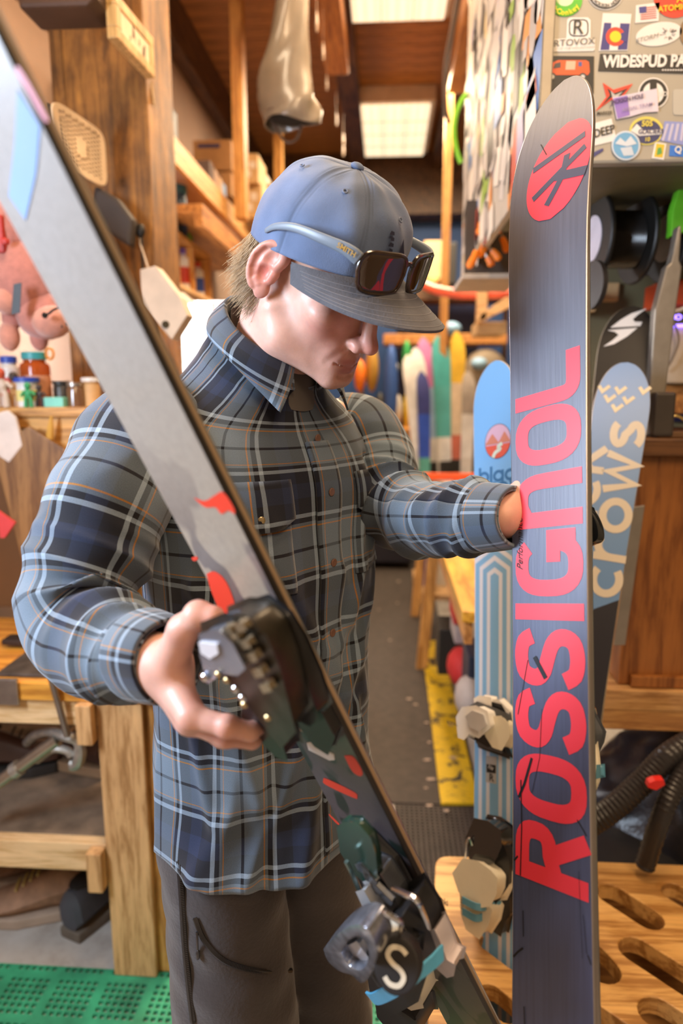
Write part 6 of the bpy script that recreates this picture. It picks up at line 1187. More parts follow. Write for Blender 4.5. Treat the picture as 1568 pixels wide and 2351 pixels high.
ym, t, b = nt('scuffed_yellow_paint'); v = coords(t); n_ = noise(t, v, 11, 5, .7, .6); r = ramp(t, n_, [(.42, (.03, .025, .02)), (.45, (.62, .40, .01)), (.75, (.80, .52, .01))]); lk(t, r.outputs[0], b.inputs['Base Color']); b.inputs['Roughness'].default_value = .55
mb = MB(); mb.add([a, b_, c2, d_, a+[0, 0, .012], b_+[0, 0, .012], c2+[0, 0, .012], d_+[0, 0, .012]], [(0, 3, 2, 1), (4, 5, 6, 7), (0, 1, 5, 4), (1, 2, 6, 5), (2, 3, 7, 6), (3, 0, 4, 7)]); S1('kick_strip', mb, ym, 'scuffed yellow strip on the floor along the aisle edge', 'strip', bev=.002)
scr = random.Random(5); flake = mat('pale_wax_flake', (.42, .31, .24), .7)
for i, (px, py) in enumerate(((985, 1850), (1026, 1862), (990, 1790), (978, 1810), (980, 1745), (985, 1705), (955, 1618), (940, 1605), (895, 1470), (1040, 1740), (1036, 1665), (915, 1335), (912, 1385), (980, 1660), (870, 1400))):
    q = AZ(px, py, .024 if px > 1020 else .0115); s_ = .008+.008*scr.random(); S1('wax_scrap', MB().prism([(s_*math.cos(a)*scr.uniform(.6, 1.3), .6*s_*math.sin(a)*scr.uniform(.6, 1.3)) for a in np.linspace(0, 2*PI, 7, endpoint=False)], q, (1, 0, 0), (0, 1, 0), ZZ, 0, .003), flake, 'small pale scrap of wax lying on the %s' % ('yellow kick strip' if px > 1020 else 'dark aisle mat'), 'scrap', 'wax scraps on the %s' % ('yellow kick strip' if px > 1020 else 'dark aisle mat'))
# ================================================================ RIGHT SIDE AND BACKGROUND
# ---- plywood ski rack with slots
hz = RK; pts_ = [AZ(1004, 1966, hz), AZ(1640, 1990, hz), AZ(1700, 2560, hz), AZ(975, 2560, hz)]
Xr = nrm(pts_[1]-pts_[0]); Yr = nrm(np.array([Xr[1], -Xr[0], 0])); O = pts_[0]
def loc(p): return ((p-O)@Xr, (p-O)@Yr)
outl = [loc(p) for p in pts_]; L_, = (outl[1][0],)
def slot(p, q, wpx_m): 
    a = np.array(loc(AZ(*p, hz))); b = np.array(loc(AZ(*q, hz))); d = nrm(b-a); n = np.array([-d[1], d[0]]); r_ = wpx_m/2; th0 = math.atan2(d[1], d[0])
    return [tuple(b+r_*np.array([math.cos(th0-PI/2+PI*k/8), math.sin(th0-PI/2+PI*k/8)])) for k in range(9)]+[tuple(a+r_*np.array([math.cos(th0+PI/2+PI*k/8), math.sin(th0+PI/2+PI*k/8)])) for k in range(9)]
slots = [slot((1403, 2052), (1490, 2108), .066), slot((1550, 2048), (1620, 2090), .062), slot((1460, 2180), (1600, 2270), .070), slot((1360, 2195), (1385, 2225), .070), slot((1510, 2325), (1640, 2410), .072), slot((1125, 2285), (1165, 2320), .055), slot((1120, 2165), (1180, 2210), .038), slot((1270, 2060), (1300, 2080), .05), slot((1370, 2330), (1440, 2380), .05), slot((1250, 2150), (1290, 2180), .045)]
skc, sdc = (skC.p0, skD.p0)
def rnd_corner(ps, r=.03):
    o = []
    for i in range(len(ps)):
        p = np.array(ps[i]); a = np.array(ps[i-1]); c = np.array(ps[(i+1) % len(ps)]); u, v_ = nrm(a-p), nrm(c-p); s, e = p+u*r, p+v_*r
        for q in np.linspace(0, 1, 6): o.append(tuple((1-q)**2*s+2*q*(1-q)*p+q*q*e))
    return o
V, Fc = curve_mesh([rnd_corner(outl)]+slots, .016, .003)
rk = thing('ski_rack', 'yellow plywood ski rack with rows of long slots, front right', 'rack', (O[0]+.3, O[1]-.2, 0)); me = rawmesh('slotted_top', [O+Xr*p[0]+Yr*p[1]+ZZ*(p[2]-.019) for p in V], Fc, ply, bev=0); part('slotted_top', me, rk)
ed = ply
MB().prism([(.012, .02), (.034, .02), (.034, .62), (.012, .62)], O, Xr, Yr, ZZ, -hz+.012, -.039).build('side_panel', lwz, rk, bev=.003); MB().prism([(.035, .015), (L_-.05, .015), (L_-.05, .035), (.035, .035)], O, Xr, Yr, ZZ, -.16, -.039).build('back_rail', ply, rk, bev=.003)
MB().prism([(.035, .04), (L_-.05, .04), (L_-.05, .60), (.035, .60)], O, Xr, Yr, ZZ, -.20, -.185).build('lower_board', wood('brown_plywood', (.32, .16, .05), (.2, .09, .03), 'x'), rk)
# ---- right bench and cabinet
Yr0 = 1.58; zb_ = AY(1460, 1585, Yr0)[2]; xb0 = AY(1330, 1620, Yr0)[0]
rb_ = thing('right_workbench', 'thick edged wooden workbench behind the upright skis at right', 'workbench', (1.0, 1.9, 0)); MB().bb((xb0, Yr0, zb_-.052), (XR-.1, Yr0+.75, zb_)).build('bench_top', wood('oiled_plywood_top', (.62, .36, .15), (.40, .20, .07), 'x', .3, 1, .4), rb_, bev=.003)
MB().bb((xb0+.01, Yr0+.004, zb_-.105), (XR-.1, Yr0+.04, zb_-.053)).build('bench_rail', wood('pine_rail', (.60, .33, .12), (.42, .20, .07), 'x'), rb_, bev=.003)
for x in (xb0+.9, XR-.25): MB().bb((x, Yr0+.3, 0), (x+.09, Yr0+.39, zb_-.106)).build('leg', owz, rb_, bev=.004)
ca_ = AY(1418, 1578, Yr0+.02); cb_ = AY(1470, 1045, Yr0+.05); xw = AY(1445, 1300, Yr0+.03)[0]; zc1 = AY(1480, 1045, Yr0+.04)[2]
cabm = wood('reddish_cabinet_wood', (.34, .13, .032), (.22, .075, .018), 'z', .4, .8)
cabn = thing('drawer_cabinet', 'reddish brown wooden cabinet standing on the right workbench', 'cabinet', (xw+.2, Yr0+.2, zb_)); 
V = [(AY(1418, 1578, Yr0+.03)[0], Yr0+.03, zb_+.001), (XR-.3, Yr0+.03, zb_+.001), (XR-.3, Yr0+.45, zb_+.001), (AY(1418, 1578, Yr0+.03)[0], Yr0+.45, zb_+.001)]; xt = AY(1472, 1050, Yr0+.03)[0]
V += [(xt, Yr0+.03, zc1), (XR-.3, Yr0+.03, zc1), (XR-.3, Yr0+.45, zc1), (xt, Yr0+.45, zc1)]
MB().add(V, [(0, 3, 2, 1), (4, 5, 6, 7), (0, 1, 5, 4), (1, 2, 6, 5), (2, 3, 7, 6), (3, 0, 4, 7)]).build('cabinet_body', cabm, cabn, bev=.004)
MB().bb((xt-.015, Yr0-.0, zc1+.001), (XR-.28, Yr0+.47, zc1+.042)).build('cabinet_top', wood('dark_worn_top', (.16, .07, .025), (.09, .035, .012), 'x'), cabn, bev=.005)
zct = zc1+.042; MB().bb((xw+.02, Yr0+.012, zb_+.002), (XR-.3, Yr0+.029, zb_+.03)).build('base_moulding', cabm, cabn, bev=.003)
T = thing('brass_clip', 'brass wire buckle with brown strap on top of the cabinet', 'buckle', AY(1545, 995, Yr0+.05)); q = AY(1516, 995, Yr0+.02); q[2] = zct+.004
MB().tube(catmull([q, q+[.004, 0, .03], q+[.03, 0, .045], q+[.055, 0, .03], q+[.06, 0, .0]], 22), .0035, 8).build('wire_loop', mat('brass_wire', (.62, .46, .18), .3, .9), T, smooth=True); MB().bb(q+[-.01, -.01, -.003], q+[.09, .03, .010]).build('strap', mat('brown_strap', (.14, .07, .03), .6), T, bev=.002)
S1('steel_square', MB().prism([(0, 0), (.026, .002), (.045, .34), (.018, .335)], AY(1408, 1480, Yr0+.01), (1, 0, 0), ZZ, (0, 1, 0), -.006, 0), mat('satin_aluminium', (.40, .37, .34), .35, .8), 'long grey metal straight edge leaning on the cabinet', 'straightedge', bev=.001)
for i, (px, py, w_, h_, m_, lb) in enumerate(((1405, 1580, .05, .10, mat('orange_glow_jar', (.70, .25, .05), .3), 'amber tub on the bench behind the crow ski'), (1388, 1500, .03, .14, wp, 'white tube standing on the bench behind the crow ski'))):
    q = AY(px, py, Yr0+.12); q[2] = zb_; bottle('bench_tub', lb, 'tub', q, w_/2, h_, m_, m_, neck=.9)
# under-bench: black bag, hose, bin
blackbag = mat('black_bin_bag', (.012, .013, .018), .28, 0, .4, 18, .5)
def bagf(p):
    p = p.astype(np.float64); d = s_ell(p, (.98, 1.86, .28), (.42, .28, .34)); return d+.014*vnoise(p, 28, 5)+.007*vnoise(p, 60, 6)
V, Fc = surfnets(bagf, (.45, 1.5, .005), (1.5, 2.2, .70), .016); me = rawmesh('bin_bag', V-np.array([.98, 1.86, 0]), Fc, blackbag, True); o = part('bin_bag', me, None); o.location = (.98, 1.86, 0); tag(o, 'shiny black bin bag slumped under the right workbench', 'bag')
hp = catmull([AY(1340, 1900, 1.42), AY(1400, 1862, 1.42), AY(1470, 1800, 1.44), AY(1530, 1740, 1.46), AY(1600, 1695, 1.5)], 70); rr_ = [.026+.0022*(i % 2) for i in range(70)]; S1('vacuum_hose', MB().tube(hp, rr_, 16), mat('black_ribbed_hose', (.022, .02, .022), .35), 'thick black ribbed hose curving below the right workbench', 'hose', smooth=True)
hp = catmull([AY(1480, 1990, 1.40), AY(1520, 1870, 1.40), AY(1560, 1790, 1.42), AY(1600, 1740, 1.45)], 50); S1('vacuum_hose', MB().tube(hp, [.020+.002*(i % 2) for i in range(50)], 14), mat('black_ribbed_hose', (.022, .02, .022), .35), 'second black hose rising at the right edge below the workbench', 'hose', smooth=True)
q = AY(1508, 1802, 1.38); S1('red_latch', MB().prism([(-.018, -.008), (.0, -.014), (.018, .0), (.014, .012), (-.004, .010), (-.016, .004)], q, (1, 0, 0), ZZ, (0, 1, 0), 0, .02), mat('bright_red_plastic', (.75, .02, .015), .4), 'small bright red latch on the black vacuum', 'latch', bev=.002)
S1('shop_vacuum', MB().lathe([(.16, 0), (.17, .02), (.17, .30), (.15, .34), (.06, .37), (.003, .37)], (AY(1450, 1950, 1.62)[0], 1.66, .0), n=28), mat('black_vacuum', (.018, .017, .018), .35), 'black shop vacuum drum behind the ski rack', 'vacuum', smooth=True)
# ---- yellow topped tuning bench along the aisle
ty = wood('yellow_bench_top', (.82, .45, .06), (.60, .28, .03), 'y', .3, 1, .4); tb = thing('tuning_bench', 'long yellow topped pine bench along the right of the aisle', 'workbench', (.5, 3.0, 0)); zt_ = .90; xa = .5*(AZ(1090, 1490, zt_)[0]+AZ(1014, 1262, zt_)[0]); ya_, yb_ = 1.95, 4.6
for i in range(3): MB().bb((xa+.135*i, ya_, zt_-.035), (xa+.13+.135*i, yb_, zt_)).build('plank', ty, tb, bev=.003)
MB().bb((xa+.01, ya_+.02, zt_-.11), (xa+.035, yb_-.02, zt_-.036)).build('side_rail', ow, tb, bev=.003)
for y in (3.6, 4.5): 
    for s_, x in ((-1, xa+.04), (1, xa+.36)): MB().prism([(x-.03+s_*.06, 0), (x+.03+s_*.06, 0), (x+.03, zt_-.111), (x-.03, zt_-.111)], (0, y, 0), (1, 0, 0), ZZ, (0, 1, 0), 0, .05).build('leg', owz, tb, bev=.003)
S1('red_ruler', MB().bb((xa+.0, 4.3, zt_+.08), (xa+.42, 4.34, zt_+.12)), mat('orange_red_plastic', (.85, .10, .02), .4), 'long orange red bar across the far end of the yellow bench', 'bar', bev=.003)
S1('grey_bench_box', MB().bb((xa+.12, 4.0, zt_+.001), (xa+.40, 4.28, zt_+.075)), mat('grey_case', (.42, .36, .34), .5), 'grey flat case lying on the yellow bench', 'case', bev=.006)
rd = mat('red_cloth', (.50, .02, .02), .7)
for nm, lb, ct_, px, py, Y, sz, m_ in (('red_box', 'red and white carton hanging under the yellow bench', 'carton', 1050, 1395, 2.9, (.05, .2, .09), rd), ('white_box', 'pale carton beneath the red one under the yellow bench', 'carton', 1052, 1440, 2.9, (.05, .2, .08), mat('pale_carton', (.45, .40, .38), .7)), ('black_bucket', 'black bucket on the floor under the yellow bench', 'bucket', 1035, 1480, 3.1, (.13, .2, .22), mat('black_bucket', (.02, .018, .016), .5)), ('red_bag', 'crumpled red bag on the floor under the yellow bench', 'bag', 1060, 1530, 2.7, (.10, .2, .12), rd), ('white_rag', 'dirty white rag on the floor beside the striped ski', 'rag', 1075, 1600, 2.35, (.08, .15, .12), mat('dirty_white', (.45, .38, .34), .8)), ('navy_bin', 'dark navy bin behind the striped ski', 'bin', 1085, 1560, 2.45, (.06, .2, .26), mat('navy_bin', (.02, .025, .05), .5))):
    q = AY(px, py, Y); mb = MB().ball(q, np.array(sz)*[.5, .5, .5]*1.25, 14) if nm in ('red_bag', 'white_rag') else MB().box(q, sz)
    S1(nm, mb, m_, lb, ct_, bev=0 if nm in ('red_bag', 'white_rag') else .006, smooth=nm in ('red_bag', 'white_rag'))
# ---- sticker covered cabinet
YF = 1.50; X0 = AY(1246, 200, YF)[0]; zF = AY(1400, 375, YF)[2]; gm = mat('grey_green_metal', (.38, .35, .29), .45, .2, .05, 4); sc = thing('sticker_cabinet', 'grey metal cabinet covered with stickers at top right', 'cabinet', (X0+.4, YF+.6, zF))
YE = AY(1061, 400, 3.0); 
yend = 1.0*X0/ (AY(1062, 500, 1.0)[0]); yend = X0/AY(1062, 500, 1.0)[0]
MB().bb((X0, YF, zF), (XR-.02, YF+.03, 3.0)).build('front_panel', gm, sc, bev=.006); MB().bb((X0, YF+.031, zF), (X0+.02, yend, 3.0)).build('side_panel', mat('pale_side_panel', (.50, .44, .36), .5), sc, bev=.003); MB().bb((X0-.006, YF-.008, zF), (X0+.016, YF-.0005, 3.0)).build('corner_strip', mat('silver_strip', (.26, .23, .18), .4, .5), sc, bev=.002)
MB().bb((X0+.021, YF+.031, zF), (XR-.02, YF+.6, zF+.02)).build('bottom_panel', mat('olive_interior', (.13, .115, .06), .6), sc)
S1('olive_back_panel', MB().bb((X0+.15, YF+.62, 1.2), (XR-.02, YF+.64, 2.7)), mat('olive_panel', (.16, .14, .075), .55, 0, .1, 3), 'dark olive panel behind the wire spools', 'panel')
PXM = (AY(1301, 200, YF)[0]-AY(1300, 200, YF)[0])
def F2(px, py, dn=.0): q = AY(px, py, YF-.001-dn); return q
SN = [0]
def sticker(pix, col, name='sticker', dn=.0004, rough=.45, parent=None):
    SN[0] += 1; V = [F2(a, b, dn) for a, b in pix]; n = len(V); V += [v_+np.array([0, .0004, 0]) for v_ in V]
    mb = MB().add(V, [tuple(range(n)), tuple(range(n, 2*n))[::-1]]+[(i, (i+1) % n, (i+1) % n+n, i+n) for i in range(n)]); return mb.build(name, mat('vinyl_%02x%02x%02x' % tuple(int(255*min(1, c)) for c in col), col, rough, 0, .03, 10), parent or sc)
def circ_(cx, cy, rx, ry=None, n=28, a0=0, a1=360): ry = ry or rx; return [(cx+rx*math.cos(math.radians(a0+(a1-a0)*k/n)), cy-ry*math.sin(math.radians(a0+(a1-a0)*k/n))) for k in range(n)]
def rrect(x0, y0, x1, y1, r=4): return [(x0+r, y0), (x1-r, y0), (x1-r*.3, y0+r*.3), (x1, y0+r), (x1, y1-r), (x1-r*.3, y1-r*.3), (x1-r, y1), (x0+r, y1), (x0+r*.3, y1-r*.3), (x0, y1-r), (x0, y0+r), (x0+r*.3, y0+r*.3)]
def ftext(s, px, py, hpx, col, rot=0, bold=.0, sx=1.0, dn=.0024, shear=0, parent=None):
    tv, tf = text_mesh(s, hpx/.70*PXM, bold, shear); o = F2(px, py, dn); c, s_ = math.cos(math.radians(rot)), math.sin(math.radians(rot))
    V = [o+np.array([v[0]*sx*c-v[1]*s_, 0, v[0]*sx*s_+v[1]*c]) for v in tv]; part('lettering', rawmesh('lettering', V, tf, mat('vinyl_%02x%02x%02x' % tuple(int(255*min(1, k)) for k in col), col, .5, 0, .03, 10)), parent or sc)
W_ = (.80, .77, .72); K_ = (.012, .012, .012); R_ = (.80, .05, .02)
s = sticker(circ_(1297, 0, 40, 38), (.10, .50, .03)); sticker(circ_(1297, -4, 20, 18), (.65, .85, .5), 'print_patch', .0008, parent=s)
for i, ch in enumerate('McConkey'): a = -150+17*i; ftext(ch, 1297+31*math.cos(math.radians(a)), -6-29*math.sin(math.radians(a))*-1*-1 if False else 0-29*math.sin(math.radians(a)), 11, (.85, .78, .03), a+90, .03, parent=s)
s = sticker(circ_(1390, -18, 42, 41), W_); sticker(circ_(1390, -18, 40, 39), K_, 'print_patch', .0006, parent=s); sticker(circ_(1390, -18, 36, 35), W_, 'print_patch', .0008, parent=s)
for i, ch in enumerate('JACKSON HOLE'): a = -150+11.5*i; ftext(ch, 1390+31*math.cos(math.radians(a)), -18-31*math.sin(math.radians(a)), 7, K_, a+90, .02, parent=s)
s = sticker([(1305, 42), (1310, 40), (1350, 40), (1356, 46), (1356, 88), (1366, 90), (1366, 114), (1362, 117), (1254, 119), (1251, 115), (1251, 92), (1300, 88), (1302, 46)], W_)
for q in (rrect(1306, 44, 1351, 84, 10),): sticker(q, K_, 'print_patch', .0006, parent=s); sticker(rrect(1309, 47, 1348, 81, 8), W_, 'print_patch', .0008, parent=s)
ftext('R', 1327, 64, 30, K_, 0, .0, 1.0, parent=s); ftext('ORTOVOX', 1309, 98, 14, (.05, .05, .05), 2, .0, 1.12, parent=s); ftext('VOICE OF THE MOUNTAINS', 1309, 111, 4.5, (.4, .37, .34), 1, 0, 1.35, parent=s)
s = sticker([(1384, 30), (1450, 32), (1441, 116), (1375, 117)], W_); sticker([(1387, 52), (1446, 54), (1440, 114), (1378, 115)], (.04, .035, .20), 'print_patch', .0006, parent=s); sticker([(1404, 52), (1424, 53), (1418, 115), (1399, 115)], W_, 'print_patch', .0008, parent=s)
sticker(circ_(1413, 84, 22), R_, 'print_patch', .0010, parent=s); sticker(circ_(1413, 84, 13), (.85, .62, .01), 'print_patch', .0014, parent=s); sticker([(1422, 78), (1440, 70), (1440, 98), (1422, 90)], (.04, .035, .20), 'print_patch', .0012, parent=s)
s = sticker([(1460, 12), (1515, 5), (1512, 48), (1458, 53)], W_); 
for i in range(6): sticker([(1470, 18+5*i), (1505, 14+5*i), (1508, 16+5*i), (1472, 20.5+5*i)], (.55, .10, .06), 'print_patch', .0008, parent=s)
sticker([(1467, 16), (1484, 14), (1484, 28), (1468, 30)], (.05, .05, .25), 'print_patch', .0012, parent=s)
s = sticker(circ_(1548, -5, 47, 46), R_); ftext('ATOMIC', 1545, 18, 12, (.85, .62, .02), 4, .02, 1.0, parent=s); ftext('A', 1560, -2, 14, (.85, .62, .02), 8, .02, parent=s)
s = sticker([(1513+53*math.cos(math.radians(a))*1.0, 78-27*math.sin(math.radians(a))-.14*53*math.cos(math.radians(a))) for a in range(0, 360, 12)], W_); ftext('STORM', 1485, 88, 9, (.2, .18, .16), 12, 0, 1.2, shear=.3, parent=s)
rr = random.Random(4)
for i in range(22): a = rr.random()*2*PI; r0, r1 = 6+rr.random()*3, 12+rr.random()*10; c_, q_ = (1535, 78), .9; sticker([(c_[0]+r0*math.cos(a), c_[1]+r0*math.sin(a)*q_), (c_[0]+r1*math.cos(a), c_[1]+r1*math.sin(a)*q_), (c_[0]+r1*math.cos(a+.08), c_[1]+r1*math.sin(a+.08)*q_), (c_[0]+r0*math.cos(a+.15), c_[1]+r0*math.sin(a+.15)*q_)], (.15, .13, .12), 'print_patch', .0008, parent=s)
s = sticker(circ_(1580, 75, 20, 32), (.25, .16, .08))
s = sticker([(1252, 128), (1364, 129), (1363, 215), (1248, 210)], (.015, .012, .012)); sticker([(1254, 172), (1254, 163), (1262, 155), (1270, 143), (1282, 138), (1345, 138), (1352, 142), (1354, 165), (1350, 172)], (.72, .10, .02), 'print_patch', .0008, parent=s)
for cx_ in (1268, 1338): sticker(circ_(cx_, 176, 9, 9, 14), (.03, .03, .03), 'print_patch', .0012, parent=s); sticker(circ_(cx_, 176, 5, 5, 10), (.6, .58, .55), 'print_patch', .0016, parent=s)
sticker([(1274, 146), (1287, 142), (1287, 155), (1270, 157)], (.06, .05, .05), 'print_patch', .0012, parent=s); sticker([(1328, 142), (1336, 142), (1336, 152), (1328, 152)], (.06, .10, .3), 'print_patch', .0012, parent=s); sticker([(1300, 140), (1322, 140), (1320, 160), (1298, 160)], (.72, .45, .3), 'print_patch', .0012, parent=s)
s = sticker([(1378, 123), (1600, 128), (1600, 170), (1373, 163)], (.02, .018, .018)); ftext('WIDESPUD PANIC', 1505, 141, 24, W_, -1, .045, .84, parent=s); [sticker([(1520+i*6, 159), (1524+i*6, 159), (1524+i*6, 162), (1520+i*6, 162)], W_, 'print_patch', .0008, parent=s) for i in range(9)]
s = sticker([(1384, 190), (1408, 206), (1453, 192), (1432, 220), (1425, 262), (1405, 228), (1366, 256), (1392, 222)], R_); sticker([(1394, 202), (1410, 214), (1442, 202), (1424, 222), (1420, 246), (1406, 222), (1380, 244), (1400, 218)], K_, 'print_patch', .0008, parent=s); sticker([(1402, 208), (1412, 218), (1430, 210), (1418, 222), (1414, 236), (1406, 224)], (.5, .48, .45), 'print_patch', .0012, parent=s)
ftext('MARKER', 1388, 260, 8, K_, 1, .02, .8, parent=s)
s = sticker(circ_(1500, 214, 35, 36), W_); sticker(circ_(1500, 214, 32, 33), K_, 'print_patch', .0006, parent=s); sticker(circ_(1500, 214, 24, 25), W_, 'print_patch', .0008, parent=s); sticker([(1492, 184), (1508, 184), (1508, 214), (1492, 214)], K_, 'print_patch', .0010, parent=s); ftext('LTD', 1520, 216, 9, W_, 0, .01, parent=s)
s = sticker([(1406, 224), (1508, 203), (1512, 256), (1480, 258), (1446, 268), (1416, 274)], (.70, .62, .70), dn=.003); sticker([(1408, 226), (1440, 219), (1446, 264), (1418, 272)], (.30, .18, .55), 'print_patch', .0036, parent=s); ftext('JACKSON HOLE', 1440, 228, 9, (.05, .03, .12), 10, .03, .8, dn=.006, parent=s); ftext('AERIAL TRAM', 1463, 246, 8, (.35, .28, .45), 10, .01, dn=.006, parent=s)
s = sticker(rrect(1545, 205, 1600, 264, 6), (.48, .45, .38), dn=.0003)
s = sticker([(1345, 288), (1404, 272), (1416, 322), (1350, 338)], W_); ftext('DEEP', 1387, 302, 18, K_, 13, .02, .85, parent=s)
s = sticker(circ_(1484, 300, 39, 33), (.72, .62, .12)); sticker(circ_(1484, 302, 34, 28), (.04, .045, .13), 'print_patch', .0008, parent=s); sticker([(1448, 300), (1462, 284), (1478, 300), (1520, 296), (1520, 308), (1468, 312)], W_, 'print_patch', .0012, parent=s); ftext('505', 1486, 284, 12, (.8, .66, .1), 0, .03, parent=s); ftext('GLACIERS', 1494, 302, 10, (.04, .045, .13), 0, .02, .9, parent=s); ftext('10', 1486, 320, 9, (.8, .66, .1), 0, .02, parent=s)
s = sticker(circ_(1437, 334, 33, 34), (.62, .68, .74), dn=.0028); sticker(circ_(1437, 334, 29, 30), (.14, .38, .62), 'print_patch', .0034, parent=s); sticker([(1412, 330), (1424, 316), (1436, 326), (1448, 312), (1462, 330), (1440, 336)], (.62, .68, .74), 'print_patch', .0040, parent=s); sticker([(1424, 340), (1450, 336), (1456, 356), (1432, 358)], (.55, .62, .70), 'print_patch', .0040, parent=s)
s = sticker([(1526, 278), (1600, 282), (1600, 340), (1516, 322)], (.26, .30, .60)); 
for i in range(5): sticker([(1530+12*i, 284), (1536+12*i, 284), (1524+14*i, 324), (1519+14*i, 322)], (.55, .52, .66), 'print_patch', .0008, parent=s)
s = sticker([(1504, 326), (1530, 330), (1524, 367), (1496, 363)], W_); sticker([(1507, 329), (1526, 332), (1521, 362), (1502, 360)], (.70, .50, .03), 'print_patch', .0008, parent=s); sticker([(1510, 340), (1518, 338), (1520, 352), (1508, 356)], (.10, .35, .08), 'print_patch', .0012, parent=s)
s = sticker([(1538, 333), (1600, 340), (1600, 362), (1536, 358)], (.03, .18, .62)); ftext('Q', 1557, 344, 14, W_, 0, .03, parent=s)
s = sticker([(1352, 354), (1384, 340), (1386, 346), (1354, 366)], (.05, .05, .18))
# overlapping stickers down the receding side
rr = random.Random(11); cols = [(.78, .70, .60)]*7+[(.62, .56, .50)]*4+[(.45, .40, .36)]*2+[(.80, .62, .30), (.10, .22, .50), (.55, .08, .05), (.30, .45, .08), (.06, .05, .05), (.06, .05, .05), (.75, .30, .08), (.35, .30, .45)]
me_cache = {}
for i in range(290):
    c = cols[rr.randrange(len(cols))]; y = YF+.04+(yend-YF-.1)*rr.random(); z = zF+.03+(2.9-zF)*rr.random(); w_, h_ = .03+.07*rr.random(), .025+.08*rr.random(); a = rr.uniform(-.5, .5); x = X0-.0006-.0005*(i % 9)
    V = []; 
    n = 4 if i % 3 else 10
    for k in range(n): ang = 2*PI*(k+.5)/n; V.append((x, y+w_*math.cos(ang+a)*(.7 if n > 4 else 1), z+h_*math.sin(ang+a)))
    V += [(x+.0004, q[1], q[2]) for q in V]; mb = MB().add(V, [tuple(range(n)), tuple(range(n, 2*n))[::-1]]+[(k, (k+1) % n, (k+1) % n+n, k+n) for k in range(n)]); mb.build('sticker', mat('vinyl_%02x%02x%02x' % tuple(int(255*q) for q in c), c, .45, 0, .03, 10), sc)
# tools under the far end of the cabinet
tl = mat('orange_grip', (.85, .22, .01), .45); tst = mat('tool_steel', (.40, .36, .32), .35, .9)
S1('tool_bar', MB().bb((AY(1062, 632, 2.2)[0], 2.2, AY(1062, 640, 2.2)[2]), (AY(1200, 632, 2.2)[0], 2.499, AY(1062, 628, 2.2)[2])), mat('beige_bar', (.50, .42, .34), .5), 'beige rail under the hanging orange handled tools', 'rail', bev=.002)
S1('dark_tool_board', MB().bb((AY(1066, 632, 2.5)[0], 2.5, AY(1062, 632, 2.5)[2]), (AY(1230, 632, 2.5)[0], 2.52, AY(1062, 460, 2.5)[2])), mat('dark_board', (.06, .045, .035), .7), 'dark board behind the orange handled tools', 'board')
for i, (p, q, lb) in enumerate((((1094, 575), (1074, 615), 'orange handled tool hanging lowest at left of the rack'), ((1112, 555), (1100, 590), 'orange handled tool hanging second from the left'), ((1128, 575), (1146, 598), 'orange handled tool tilted right near the ski'), ((1140, 505), (1150, 485), 'orange handled tool at mid height by the ski'), ((1152, 500), (1142, 535), 'orange handled tool pointing down beside the ski'), ((1104, 510), (1098, 540), 'small orange handled tool hanging high at left'), ((1118, 590), (1128, 612), 'red orange handled tool hanging low in the middle'), ((1152, 545), (1162, 580), 'orange handled tool half hidden by the ski'))):
    Yt = 2.3+.02*i; a, b_ = AY(*p, Yt), AY(*q, Yt); T = thing('hand_tool', lb, 'tool', b_, 'orange handled tools'); MB().tube(catmull([a, (a+b_)/2+[.004, 0, 0], b_], 9), [.008, .010, .011, .011, .012, .012, .012, .010, .006], 8).build('grip', tl, T, smooth=True)
    up = a+(a-b_)*.7; MB().tube([a, up], [.006, .003], 6).build('tool_shaft', tst, T, smooth=True)
# wire spools
def spool(cx, cy, Y, r, L, label, ax=(1, .12, 0)):
    c = AY(cx, cy, Y); ax = nrm(ax); T = thing('wire_spool', label, 'spool', c, 'black wire spools'); bk_ = mat('black_spool_plastic', (.008, .007, .006), .5)
    prof = [(r*.62+.0022*(i % 2), L*(.06+.88*i/36)) for i in range(37)]; MB().lathe([(.01, 0)]+prof+[(.01, L)], c, ax, 28).build('winding', mat('black_wire', (.020, .018, .017), .22, 0, .1, 40), T, smooth=True)
    for s0 in (0, L): MB().lathe([(.012, -.006), (r*.97, -.006), (r, -.003), (r, .003), (r*.97, .006), (.012, .006)], c+ax*s0, ax, 36).build('flange', bk_, T, smooth=True)
    MB().lathe([(.016, -.009), (r*.52, -.0085), (r*.52, -.0065), (.016, -.0065)], c, ax, 28).build('paper_label', mat('lilac_white_label', (.62, .58, .66), .6), T, smooth=True)
    return c
spool(1366, 550, 1.80, .105, .105, 'black spool of wire with white hub label beside the ski'); spool(1532, 548, 1.82, .105, .10, 'black spool of wire at the right edge by the green bag'); spool(1500, 545, 1.92, .095, .02, 'narrow black spool between the two big ones')
S1('spool_rod', MB().cyl(AY(1350, 552, 1.84), AY(1620, 556, 1.88), .008), mat('dark_rod', (.03, .025, .02), .4, .6), 'thin dark rod carrying the wire spools', 'rod', smooth=True)
S1('small_black_disc', MB().lathe([(.01, -.006), (.055, -.006), (.055, .006), (.01, .006)], AY(1361, 655, 1.7), (1, .25, 0), 28), mat('matt_black_disc', (.018, .014, .014), .5), 'small black disc hanging under the first spool', 'disc', smooth=True)
S1('green_bag', MB().prism([(0, -.06), (.06, -.04), (.08, .06), (.012, .05), (.0, .0)], AY(1544, 480, 1.7), (1, 0, 0), ZZ, (0, 1, 0), 0, .03), mat('lime_green', (.13, .52, .02), .5), 'lime green bag corner at the right edge above a spool', 'bag', bev=.004)
